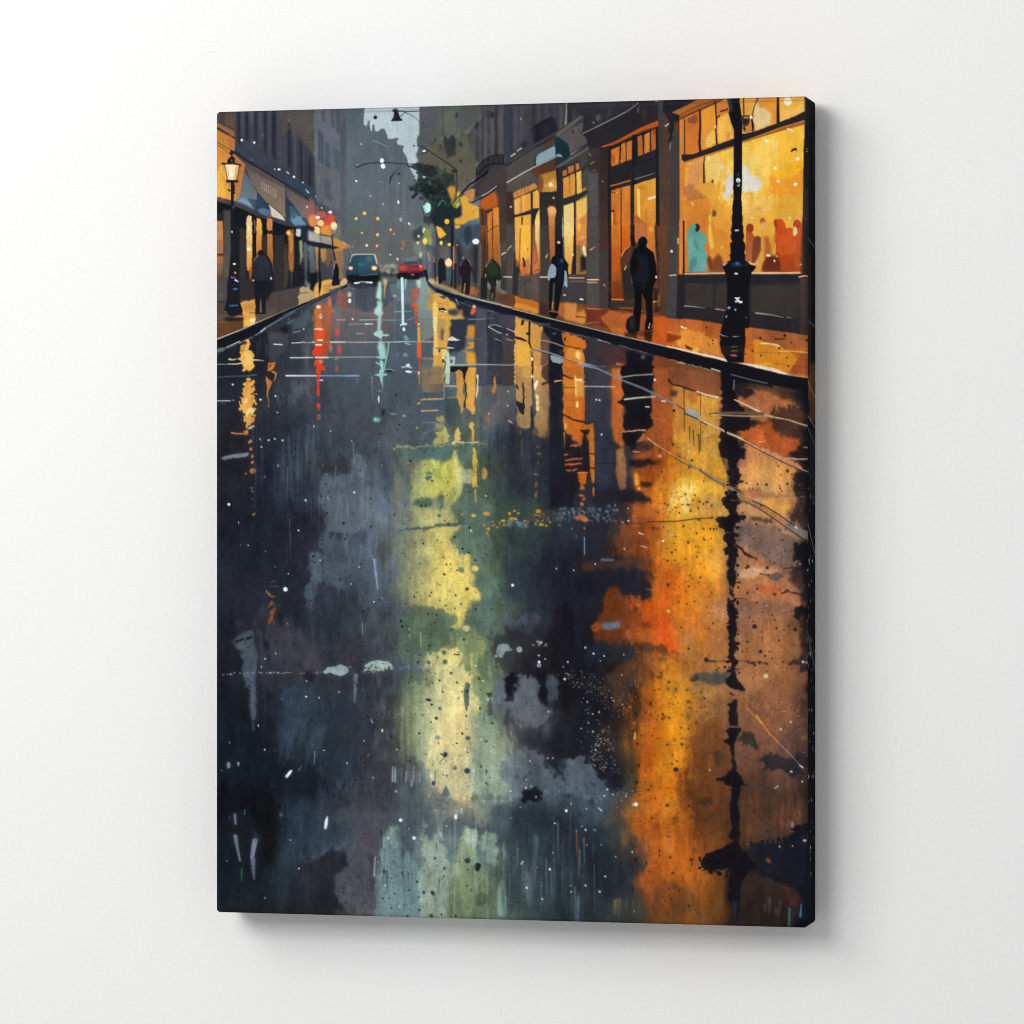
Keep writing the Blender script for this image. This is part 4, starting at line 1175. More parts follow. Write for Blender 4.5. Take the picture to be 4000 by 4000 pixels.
    F('a85c22', [1605, 1600, 1700, 1660, 1765, 1720, 1765, 1932, 1605, 1932], f=4, a=.85, c2='b56a36')
    F('f2d36c', [1640, 1280, 1668, 1285, 1678, 1650, 1645, 1600])
    L('7c5422', [1755, 1530, 1758, 1900], 7)
    E('e8a832', 1815, 1770, 36, 40, f=3)
    L('f2ead6', [1785, 1405, 1880, 1375], 24, 20)
    B('1c1b1e', 1870, 520, 1925, 2000)
    L('e8e2d4', [1910, 545, 1932, 528], 9)
    F('1a1b21', [1655, 1932, 1680, 1890, 1710, 1878, 1745, 1895, 1765, 1932])
    D('c8b84a', [1205, 1188, 8])
    D('e8d8b0', [50, 1508, 11])
    L('1a1a1f', [0, 420, 60, 800], 5, a=.6)
    F('3a3a3c', [1900, 160, 2010, 160, 2010, 2000, 1925, 2000], c2='4a3a34')
    # lower part of the shops
    org(1980, 880, 3.22)
    F('4a4340', [0, 0, 85, 0, 95, 640, 70, 880, 0, 880], c2='4b4846', f=1, t=.04)
    F('2b2c31', [90, 330, 160, 510, 150, 640, 135, 890, 65, 885, 80, 560])
    F('e8b258', [105, 0, 300, 0, 300, 400, 290, 600, 170, 625, 160, 500, 110, 420], c2='d98a3c')
    F('e9b33e', [165, 0, 300, 0, 300, 360, 240, 420, 165, 400], f=3)
    F('b5682f', [105, 380, 160, 500, 140, 530, 120, 500], f=1)
    F('c9783c', [165, 480, 290, 420, 290, 625, 175, 628], f=5, c2='bd6a38')
    F('2f2622', [196, 400, 215, 410, 236, 490, 228, 540, 208, 520])
    L('3a2a1c', [258, 310, 272, 285], 10, 4)
    L('3a2620', [170, 40, 162, 300, 155, 520, 180, 620], 10, 7)
    L('c86a34', [170, 628, 295, 630], 12, 6)
    F('e4cf86', [350, 0, 418, 0, 420, 560, 410, 600, 395, 430, 352, 160], c2='e0a83e')
    F('9c5a38', [322, 0, 350, 0, 350, 200, 365, 220, 400, 420, 410, 600, 322, 610], c2='c4683a', f=1)
    F('c96f3c', [330, 460, 390, 430, 405, 590, 330, 612], f=2)
    L('3a2420', [370, 440, 345, 490], 8)
    L('3a2420', [345, 575, 400, 560], 8)
    B('37302e', 300, 0, 322, 640)
    F('504944', [140, 645, 300, 640, 320, 940, 140, 890], t=.04)
    L('2c2a2a', [150, 700, 215, 712, 300, 680], 7)
    L('2c2a2a', [220, 720, 250, 910], 6)
    F('5a4d45', [300, 620, 410, 640, 410, 960, 320, 940], f=1)
    F('403832', [412, 0, 530, 0, 545, 600, 520, 960, 412, 960], f=1, c2='3f3a36')
    L('e9c9a2', [418, 652, 510, 652], 14)
    L('e9d9b8', [0, 650, 58, 652], 11)
    L('d9c06a', [5, 315, 30, 285, 55, 260], 7, 12)
    L('e6c878', [492, 405, 508, 365], 14, 10)
    F('b5743a', [530, 0, 604, 0, 608, 440, 560, 480, 545, 440], c2='a3582c')
    B('26252b', 604, 0, 700, 440, c2='202026')
    L('c3cbc6', [703, 0, 706, 150], 12)
    L('4d4d4f', [708, 150, 715, 420], 12)
    F('e6cf80', [722, 0, 845, 0, 845, 260, 820, 420, 810, 610, 775, 618, 770, 480, 724, 420], c2='d98f38')
    F('1f2026', [845, 0, 868, 0, 876, 500, 872, 625, 810, 625, 830, 420])
    F('1d2b45', [830, 480, 860, 480, 860, 625, 815, 625], f=2, a=.8)
    E('f0e6cc', 832, 368, 8, 17)
    L('e0c48a', [828, 385, 815, 450], 7)
    F('d08a44', [870, 0, 1002, 0, 1002, 610, 875, 618], c2='b5742c')
    F('f0b83c', [882, 0, 930, 0, 925, 40, 895, 100, 885, 60], f=1)
    F('e29a54', [890, 190, 935, 130, 1000, 150, 960, 200, 905, 205], f=1)
    F('c47a48', [890, 200, 1000, 160, 1002, 300, 920, 300, 900, 240], f=2)
    F('8a6a3e', [880, 240, 940, 260, 945, 400, 925, 610, 880, 612], f=3)
    F('d8dcae', [945, 300, 960, 255, 985, 270, 1002, 400, 970, 395, 960, 320])
    F('221f22', [925, 420, 940, 370, 1002, 400, 1002, 600, 925, 590], f=1)
    D('b9983c', [975, 585, 18], f=1)
    F('423f3d', [770, 615, 1005, 620, 1002, 980, 900, 975, 660, 960, 700, 700], c2='38353a')
    L('d9a888', [785, 662, 968, 663], 12)
    L('6c605c', [790, 705, 975, 705], 14)
    L('e6e2a8', [715, 877, 738, 877], 13)
    L('f4eef2', [922, 928, 955, 934], 16)
    E('565050', 815, 915, 40, 12, a=.6, f=1)
    F('4b4744', [1003, 0, 1165, 0, 1165, 1035, 1003, 1030], t=.05, c2='4a4644')
    L('2c2a2b', [1005, 185, 1160, 150], 5)
    L('f0c8a0', [1015, 684, 1152, 684], 13)
    L('d8a07c', [1008, 718, 1130, 718], 13)
    L('e8a880', [1050, 310, 1115, 265], 14, 4)
    F('403938', [1165, 0, 1280, 0, 1280, 1035, 1170, 1035], f=1)
    L('e09a70', [1215, 748, 1235, 762], 12, 10)
    B('201d1f', 1278, 0, 1312, 1035)
    F('4a2a1c', [1180, 0, 1278, 0, 1278, 300, 1190, 320], f=5, a=.6)
    F('d9782a', [1314, 0, 1435, 0, 1432, 480, 1470, 800, 1462, 930, 1318, 925], c2='7c3816', t=.07)
    F('c8541c', [1345, 340, 1410, 300, 1410, 580, 1345, 600], f=7)
    F('6b3618', [1320, 700, 1462, 700, 1462, 925, 1320, 925], f=8, a=.7)
    L('ee7a42', [1322, 933, 1462, 935], 17)
    L('e07a3c', [1318, 935, 1600, 940], 6, a=.6) if 0 else None
    L('d4602a', [1555, 940, 1605, 940], 24)
    L('2a1712', [1438, 0, 1440, 330], 12)
    F('cf6c24', [1448, 0, 1552, 0, 1552, 260, 1480, 330, 1445, 400], c2='b5521c')
    F('b3663a', [1600, 0, 1760, 0, 1765, 260, 1640, 240, 1605, 200], c2='b5683a', f=1)
    F('cc7a30', [1760, 0, 1862, 0, 1870, 330, 1890, 600, 1760, 270], c2='b5642e')
    D('e8b43c', [1810, 45, 26], f=2)
    B('1f1e22', 1552, 0, 1606, 200)
    F('2a2524', [1862, 0, 1932, 0, 1932, 1100, 1850, 1100, 1895, 800, 1890, 500], f=1)
    F('4a3630', [1905, 0, 2010, 0, 2010, 1030, 1905, 1030], c2='5a3624', f=1)
    F('b86a38', [1960, 0, 2010, 0, 2010, 560, 1950, 540], c2='6a4028', a=.7, f=4)
    F('7a4626', [1912, -240, 2012, -240, 2012, 1120, 1912, 1020], f=12, a=.6)
    F('b0652f', [1930, 400, 2012, 420, 2012, 1080, 1925, 980], f=12, a=.6)
    E('1f4254', 1962, 92, 28, 30)
    F('35302e', [1300, 950, 1610, 960, 1610, 1040, 1300, 1035], f=1)


def right_window():
    org(2600, 340, 3.22)
    B('3b3a3c', -30, 100, 175, 2000, c2='3f3a39', f=1)
    F('1f2026', [-30, 150, 760, 140, 450, 290, 190, 420, 170, 560, 60, 340, -30, 330])
    F('4a3630', [-30, 330, 20, 340, 60, 460, 40, 1932, -30, 1932], c2='5a3c2c', f=2)
    L('241f22', [20, 340, 80, 400, 70, 600, 50, 720], 60, 30, r=2)
    L('c9c8c8', [0, 490, 38, 460], 16, 10)
    L('9aa0a0', [60, 700, 55, 790], 12, 8, a=.8)
    L('6a5a50', [40, 1180, 35, 1225], 8)
    F('8a3a1c', [120, 430, 190, 440, 175, 580, 140, 540], f=1, a=.7)
    # window glow
    F('c9742a', [180, 330, 760, 150, 1745, 110, 1745, 2000, 180, 2000], c2='d98a2c')
    F('a5602c', [80, 320, 450, 140, 760, 130, 700, 190, 440, 250, 190, 360], t=.04)
    L('4a2a1c', [190, 345, 440, 225, 720, 150], 8)
    L('8a4c26', [190, 385, 440, 275, 740, 150], 40, 30)
    L('2b1c18', [190, 410, 300, 345, 440, 285, 740, 150], 9)
    L('d07f34', [200, 430, 205, 2000], 44)
    L('b5622a', [228, 430, 232, 900], 12)
    L('231b1c', [240, 410, 240, 860], 12)
    # transom panes
    F('c07030', [250, 400, 420, 310, 420, 800, 250, 850], c2='c8702a', t=.06)
    F('7a4630', [250, 395, 410, 330, 400, 440, 330, 480, 260, 420], f=5, a=.8)
    F('da8c30', [450, 300, 620, 215, 640, 500, 640, 700, 450, 785], c2='d8903a', t=.05)
    F('e6b455', [500, 660, 560, 560, 630, 530, 640, 700, 500, 770], f=3)
    F('c97a38', [645, 205, 760, 150, 800, 240, 800, 330, 720, 380, 645, 420], t=.05)
    F('e4ac48', [650, 400, 720, 350, 800, 330, 830, 520, 850, 640, 650, 705], f=2, t=.05)
    F('b87c48', [775, 580, 810, 560, 808, 660, 775, 660], f=2)
    L('1d1a1e', [690, 308, 720, 295, 740, 300, 780, 275], 16, 20)
    L('1d1a1e', [432, 290, 436, 500, 425, 700, 435, 800], 22, 30)
    L('1d1a1e', [625, 195, 640, 420, 632, 540, 645, 720], 18, 22)
    L('2a1f1e', [640, 390, 680, 360], 18)
    L('d9e0e0', [625, 480, 628, 515], 12)
    F('d99438', [925, 135, 1120, 125, 1120, 230, 1090, 400, 960, 420, 940, 280], c2='e0a04a')
    F('dc8f34', [1150, 125, 1400, 118, 1395, 460, 1120, 540, 1095, 400], t=.04)
    F('dcc08a', [1120, 210, 1170, 180, 1210, 250, 1290, 300, 1340, 360, 1310, 480, 1120, 545, 1095, 400], r=3, f=1)
    F('d07c4a', [1140, 160, 1180, 170, 1215, 240, 1190, 280, 1165, 210], f=1)
    F('c9783a', [975, 480, 1060, 420, 1085, 575, 970, 580], f=1)
    F('e0a446', [1430, 118, 1745, 108, 1742, 320, 1440, 440], t=.04)
    F('e6b95e', [1440, 300, 1600, 280, 1740, 200, 1742, 310, 1440, 440], f=5, a=.8)
    E('e4e0c4', 1537, 186, 52, 46)
    L('1d1a1e', [978, 125, 985, 350], 14, 16)
    L('1d1a1e', [1135, 110, 1160, 150, 1110, 260, 1085, 370], 14, 10)
    L('1d1a1e', [1413, 110, 1412, 300, 1415, 450], 26, 40)
    L('1d1a1e', [1085, 410, 1100, 480, 1095, 560], 22, 34)
    F('1f1d1e', [960, 355, 1100, 355, 1105, 380, 1060, 420, 1040, 480, 1000, 500, 1020, 565, 1000, 565, 960, 500])
    F('e0a458', [980, 378, 1050, 378, 1040, 390, 985, 390])
    D('f6f0dc', [1075, 378, 20])
    F('e0a456', [1050, 400, 1080, 400, 1060, 430], a=.8)
    # beam
    F('232226', [200, 850, 330, 850, 860, 645, 860, 740, 240, 945, 205, 915], r=.6)
    F('242327', [960, 590, 1090, 570, 1400, 455, 1620, 370, 1745, 305, 1745, 425, 1500, 495, 1200, 600, 960, 690], r=.6)
    L('b8702e', [245, 945, 600, 830, 860, 750], 14, 18)
    L('9a5a28', [965, 695, 1200, 615, 1450, 535, 1745, 440], 16, 46)
    L('c8823c', [965, 690, 1450, 510, 1740, 425], 8, 10)
    # main glass
    F('e0a43e', [245, 965, 600, 845, 855, 765, 855, 2345, 245, 2345], c2='df9230', t=.04)
    F('c98a50', [250, 970, 470, 900, 470, 1200, 330, 1250, 250, 1220], f=8, c2='cf8a50', a=.9)
    F('a86844', [250, 1230, 380, 1260, 500, 1360, 400, 1450, 260, 1450], f=8, a=.8)
    F('d08030', [245, 1450, 540, 1400, 550, 2345, 245, 2345], f=7, c2='c8722c')
    F('e6bd62', [500, 880, 660, 830, 740, 920, 800, 1000, 855, 1060, 855, 1240, 700, 1200, 510, 1200], f=5, a=.9)
    F('eeb83a', [670, 820, 855, 775, 855, 1010, 760, 960, 700, 900], f=2)
    F('e8c070', [500, 920, 620, 900, 760, 1010, 700, 1100, 510, 1100], f=6, a=.7)
    L('1f1b1e', [490, 870, 480, 980, 484, 1200], 14, 26)
    E('5a4428', 592, 1185, 18, 22)
    F('6a5434', [588, 1548, 620, 1546, 646, 1580, 630, 1630, 585, 1628])
    L('f4f0dc', [328, 1455, 345, 1480], 10)
    D('a8582c', [413, 1305, 15], a=.8, f=1)
    L('b5782c', [505, 1250, 515, 1390], 7, a=.6)
    L('c98c34', [545, 1260, 552, 1640], 7, a=.7)
    L('efc04a', [556, 1620, 560, 1932], 22, 34)
    F('edb840', [965, 710, 1200, 630, 1500, 540, 1742, 480, 1725, 2345, 960, 2345], c2='e0a43c', t=.04)
    F('e8c060', [965, 790, 1020, 800, 1100, 880, 1300, 980, 1320, 1240, 1220, 1250, 1060, 1120, 965, 980], f=4, a=.8)
    F('e9c266', [1060, 790, 1400, 690, 1420, 900, 1200, 1000, 1000, 900], f=7, a=.5)
    F('eaa920', [1310, 1060, 1550, 970, 1735, 900, 1735, 1020, 1620, 1120, 1450, 1160, 1320, 1120], f=5, a=.8)
    F('e2932c', [1310, 1100, 1440, 1170, 1600, 1130, 1735, 1010, 1735, 1330, 1600, 1370, 1440, 1400, 1310, 1340], f=2)
    F('dba038', [1365, 1380, 1735, 1330, 1735, 1700, 1365, 1700], f=8, a=.7)
    F('e6b45c', [965, 1320, 1200, 1360, 1350, 1380, 1360, 1560, 1100, 1700, 965, 1640], f=8, a=.8)
    E('e6c88a', 1375, 710, 50, 60, a=.6, f=6)
    E('f4cf62', 1010, 1010, 330, 420, f=50, a=.5)
    E('f6dc86', 960, 1180, 200, 240, f=34, a=.45)
    F('232226', [200, 850, 330, 850, 860, 645, 860, 740, 240, 945, 205, 915], r=.6)
    F('242327', [960, 590, 1090, 570, 1400, 455, 1620, 370, 1745, 305, 1745, 425, 1500, 495, 1200, 600, 960, 690], r=.6)
    L('b8702e', [245, 945, 600, 830, 860, 750], 14, 18)
    L('9a5a28', [965, 695, 1200, 615, 1450, 535, 1745, 440], 16, 46)
    L('c8823c', [965, 690, 1450, 510, 1740, 425], 8, 10)
    F('c8782e', [245, 1700, 420, 1600, 855, 1900, 855, 2345, 245, 2345], f=7, a=.45)
    # pale patches
    F('dcd4cc', [750, 1200, 790, 1130, 855, 1105, 855, 1330, 810, 1350, 780, 1410, 730, 1400, 722, 1350, 760, 1290], f=1, sm=1)
    F('dcd8cc', [960, 980, 1010, 980, 1050, 1060, 1060, 1110, 1120, 1115, 1180, 1160, 1215, 1230, 1180, 1300, 1130, 1350, 1120, 1320, 960, 1310], f=1)
    F('d9a83c', [740, 1230, 752, 1230, 750, 1310, 738, 1310])
    E('ece8d8', 545, 895, 13, 30, f=1)
    E('e6dcbc', 705, 1005, 22, 26, f=1)
    E('f4f0e2', 1273, 677, 24, 18)
    E('f4f0e4', 1660, 903, 20, 21)
    E('f6f4ea', 1378, 1022, 15, 20, rot=20)
    F('f4efe2', [1385, 1170, 1410, 1180, 1430, 1170, 1435, 1200, 1400, 1195])
    E('f4f2ea', 1632, 1224, 24, 17, rot=-20)
    D('fffaf2', [1752, 1260, 10, 1088, 1643, 8])
    F('efe4cc', [1545, 1630, 1580, 1640, 1570, 1670, 1550, 1655], a=.8)
    E('1f1b1c', 1615, 795, 42, 24, rot=-30)
    E('e6c878', 1612, 815, 26, 10, rot=-30)
    L('f4efdc', [1540, 525, 1600, 555], 18, 8)
    D('c87a38', [1160, 1408, 14, 1545, 1435, 14, 1165, 1528, 18, 1215, 1498, 7], a=.8, f=1)
    L('c8842e', [1500, 985, 1560, 960], 8, a=.7)
    # right frame of the window
    F('232429', [1745, 100, 1860, 90, 1860, 3700, 1745, 3700], c2='232429')
    F('1b1a1e', [1733, 790, 1745, 480, 1850, 480, 1850, 2000, 1718, 2000], c2='3a2c28')
    F('4a342a', [1722, 1300, 1850, 1180, 1850, 2100, 1715, 2100], f=6, a=.6, c2='3a3331')
    L('2a2120', [1735, 800, 1850, 790], 14)
    L('b5805c', [1760, 775, 1845, 768], 9)
    L('d9a080', [1762, 808, 1785, 808], 10)
    # figures inside
    org(2600, 880, 3.22)
    F('5f9d92', [265, 130, 275, 80, 310, 20, 340, -20, 375, -22, 380, 70, 440, 70, 500, 120, 520, 180, 518, 245, 480, 235, 490, 300, 525, 370, 515, 585, 282, 585, 285, 350, 270, 220], sm=0, t=.06)
    F('1f262c', [372, -15, 400, -22, 428, 0, 435, 40, 410, 80, 380, 82, 370, 60, 382, 20])
    F('3f6a72', [360, 180, 380, 200, 430, 310, 420, 330, 370, 260], a=.7, f=2)
    F('4d7286', [310, 440, 390, 380, 400, 480, 350, 580, 300, 580], a=.7, f=4)
    F('74b0a4', [290, 150, 330, 120, 340, 300, 300, 400], a=.5, f=5)
    F('6a9fb0', [420, 500, 510, 480, 510, 582, 420, 582], a=.5, f=5)
    F('be7030', [525, 300, 560, 400, 600, 440, 640, 350, 665, 362, 700, 400, 740, 500, 740, 585, 520, 585, 525, 380], f=5, a=.8)
    F('6e3a20', [525, 390, 560, 390, 640, 560, 560, 585, 525, 470], f=2)
    F('7c4526', [630, 400, 665, 362, 700, 400, 735, 520, 740, 585, 600, 585, 590, 440], f=2)
    F('efbe48', [545, 0, 570, 0, 580, 120, 610, 280, 560, 300, 540, 180], f=2)
    D('e9c272', [712, 277, 16], f=1)
    F('b5502a', [1010, 60, 1030, 0, 1060, -20, 1100, 0, 1110, 50, 1085, 90, 1120, 140, 1100, 240, 1088, 480, 1002, 470, 1002, 360, 1010, 190], c2='a8623a')
    E('8e3c22', 1060, 35, 48, 58)
    F('75402c', [1095, 240, 1110, 150, 1160, 132, 1205, 150, 1205, 300, 1180, 400, 1120, 475, 1085, 480])
    F('d8964a', [1205, 60, 1240, 60, 1245, 130, 1300, 160, 1240, 240, 1235, 380, 1215, 560, 1215, 590, 1110, 590, 1130, 470, 1200, 320], f=1)
    F('b4642e', [1240, 140, 1290, 140, 1325, 250, 1340, 400, 1240, 420], f=1)
    E('b0502c', 1220, -50, 34, 44)
    F('e0b26a', [1190, -20, 1230, -50, 1255, -30, 1240, 20, 1210, 50, 1190, 20], f=1)
    F('c94e1c', [1380, 30, 1360, -40, 1370, -70, 1420, -78, 1470, -75, 1500, -30, 1515, 40, 1560, 30, 1600, 40, 1715, 0, 1718, 580, 1480, 595, 1440, 590, 1400, 420, 1370, 320, 1365, 160], c2='a8421c', t=.06)
    F('8c3420', [1360, -30, 1375, -70, 1400, -75, 1400, 20, 1385, 40], f=1)
    E('b0442a', 1655, -10, 52, 60)
    F('b5542a', [1620, 40, 1720, 20, 1715, 560, 1640, 560, 1620, 300], f=6, a=.7)
    F('d8612a', [1400, 100, 1600, 80, 1620, 300, 1420, 420, 1385, 300], f=8, a=.6)
    F('e8d48a', [1600, 60, 1625, 10, 1650, 40, 1660, 100, 1620, 140, 1605, 120])
    F('ddb04c', [1510, -5, 1590, -5, 1590, 15, 1540, 30, 1515, 20])
    F('632c1e', [1225, 470, 1270, 390, 1340, 380, 1400, 385, 1440, 460, 1450, 590, 1210, 590, 1208, 540], f=1)
    L('e6b83c', [1380, 230, 1372, 350], 12, 20)
    L('d8a848', [1385, 85, 1370, 200, 1375, 300], 7, 5, a=.7)
    E('fbf6ee', 1293, 380, 26, 15)
    D('fbf4e4', [1369, 448, 12])
    E('e8b87a', 1400, 390, 10, 10)
    F('d9b478', [1020, 450, 1090, 470, 1142, 515, 1060, 515, 1030, 480])
    # sill and panels
    L('251f20', [225, 600, 750, 590], 14)
    L('d9b092', [235, 610, 500, 603, 750, 600], 16, 20)
    L('f0cfae', [1080, 602, 1450, 602, 1690, 600], 14, 14)
    F('27252a', [-60, 620, 180, 620, 230, 625, 1690, 612, 1820, 640, 1830, 1400, 1700, 1370, 1080, 1280, 700, 1245, 420, 1195, -60, 1160], t=.05)
    F('3a3839', [-60, 0, 45, 0, 45, 1150, -60, 1150], f=1, c2='4a403a')
    F('6b4028', [-60, 0, 20, 0, 30, 700, 10, 1150, -60, 1150], f=4, c2='4a342a')
    F('3f3e40', [45, 0, 150, 0, 150, 620, 130, 1165, 20, 1160, 45, 700], t=.03)
    L('e8c4a0', [50, 632, 130, 625], 12)
    D('f0d9a8', [75, 327, 17])
    L('e6b46c', [158, 165, 156, 230], 16)
    B('242226', 150, 620, 235, 1180)
    F('cf8238', [172, -60, 220, -60, 212, 615, 172, 615])
    B('1f1d20', 217, -60, 238, 615)
    F('38332f', [245, 745, 600, 735, 600, 1030, 500, 1040, 245, 1005], f=1, t=.05)
    F('38322e', [625, 735, 770, 730, 780, 1070, 625, 1045], f=1, t=.05)
    F('37322f', [1070, 750, 1680, 740, 1685, 1170, 1600, 1160, 1070, 1090], f=1, t=.05)
    L('b8aaa0', [240, 1015, 370, 1025, 500, 1042], 11, 4)
    L('c48a72', [630, 1050, 740, 1070], 14, 10)
    L('9a928c', [1135, 1103, 1320, 1125, 1480, 1158], 18, 6)
    L('a8a29c', [1520, 1158, 1595, 1167], 8, 4)
    L('5a5450', [280, 748, 420, 738], 7, a=.7)
    F('4a3c37', [1690, 660, 1830, 660, 1835, 1390, 1690, 1370], f=1, c2='38302e', t=.04)
    L('e6b498', [1682, 650, 1740, 635, 1800, 640, 1835, 665], 18, 12)
    E('f4e2c0', 1703, 493, 15, 12)
    F('2a282c', [1720, -60, 1850, -60, 1850, 630, 1700, 620], f=1, c2='2c2622', a=.85)
    # warm pavement
    F('a4501f', [-60, 1160, 220, 1185, 450, 1200, 700, 1245, 1060, 1285, 1400, 1335, 1700, 1375, 1830, 1395, 1830, 1932, 1500, 1860, 900, 1740, 400, 1610, -60, 1510], c2='c8762c', t=.1)
    F('b5602a', [-60, 1200, 300, 1210, 700, 1290, 690, 1500, 200, 1450, -60, 1400], f=8, t=.1)
    F('b8541f', [-20, 1170, 110, 1190, 100, 1500, -20, 1490], f=7, a=.7)
    F('d98a36', [200, 1340, 690, 1400, 700, 1680, 420, 1610, 120, 1530, 100, 1420], f=8, t=.1)
    F('7c3016', [-60, 1360, 200, 1390, 190, 1440, -60, 1500], f=6, a=.8)
    F('9a5a34', [1060, 1290, 1830, 1400, 1830, 1540, 1450, 1560, 1080, 1420], f=6, t=.1, a=.9)
    F('d88828', [1100, 1440, 1190, 1450, 1450, 1540, 1600, 1600, 1700, 1760, 1500, 1830, 1120, 1740], f=5, t=.06)
    F('c86e28', [1000, 1540, 1090, 1580, 1120, 1620, 1120, 1740, 990, 1730], f=1)
    F('a4542a', [1700, 1600, 1830, 1600, 1830, 1900, 1560, 1850, 1620, 1760], f=4, t=.08)
    F('ecc48c', [1185, 1480, 1260, 1475, 1420, 1500, 1455, 1530, 1400, 1520, 1300, 1500, 1190, 1495], r=1)
    F('e8b04a', [1125, 1740, 1330, 1740, 1340, 1760, 1200, 1765], f=1)
    F('e9b04c', [320, 1560, 390, 1535, 425, 1560, 415, 1595, 350, 1590], r=3)
    F('5a2e18', [250, 1510, 330, 1550, 340, 1570, 260, 1560], r=3)
    D('fbeedc', [205, 1277, 13])
    L('fbeedc', [215, 1290, 262, 1295], 14, 10)
    L('d9a070', [0, 1338, 110, 1350], 10, 5)
    L('e6a050', [200, 1430, 230, 1442], 14, 6)
    for p, w in (((530, 1480, 552, 1530), 9), ((330, 1420, 520, 1440), 4), ((1380, 1432, 1510, 1425), 20), ((1200, 1440, 1280, 1452), 8), ((1100, 1595, 1400, 1605, 1500, 1590), 5), ((1340, 1735, 1560, 1760, 1800, 1800), 6), ((1080, 1500, 1000, 1530), 5)):
        L('3a1d14', list(p), w, w * .6, a=.85)
    D('2c1812', [515, 1285, 12, 595, 1447, 11, 592, 1486, 8, 503, 1382, 7, 1190, 1418, 16, 1200, 1640, 13, 1527, 1668, 11, 1383, 1660, 6, 1582, 1476, 11, 1770, 1445, 18, 1500, 1385, 20, 1092, 1582, 11, 1430, 1550, 13, 1430, 1607, 10, 1545, 1776, 12, 1003, 1620, 9])
    L('f4cc7a', [1430, 1590, 1530, 1580, 1700, 1592, 1805, 1608], 8, 9)
    # black kerb on the right
    F('131318', [-60, 1525, 150, 1565, 420, 1640, 780, 1720, 920, 1735, 1250, 1810, 1600, 1890, 1830, 1932, 1830, 2110, 1300, 2000, 690, 1850, 300, 1760, -60, 1650])
    L('efe4da', [-60, 1512, 100, 1540, 400, 1612, 620, 1660, 770, 1702], 10, 26)
    F('e6cfb0', [910, 1732, 1060, 1740, 1200, 1760, 1350, 1790, 1450, 1830, 1560, 1875, 1500, 1880, 1340, 1840, 1150, 1795], r=1)
    L('f4e4c8', [980, 1738, 1180, 1780, 1360, 1830, 1540, 1880, 1830, 1925], 10, 6)
    L('8a5a3c', [50, 1690, 240, 1735], 20, 16, r=2)
    L('b8946c', [150, 1720, 240, 1738], 16, r=1)
    L('a8a08c', [270, 1745, 500, 1800, 690, 1845], 8, 8, r=1)
    L('5c646c', [820, 1870, 1060, 1935], 4)


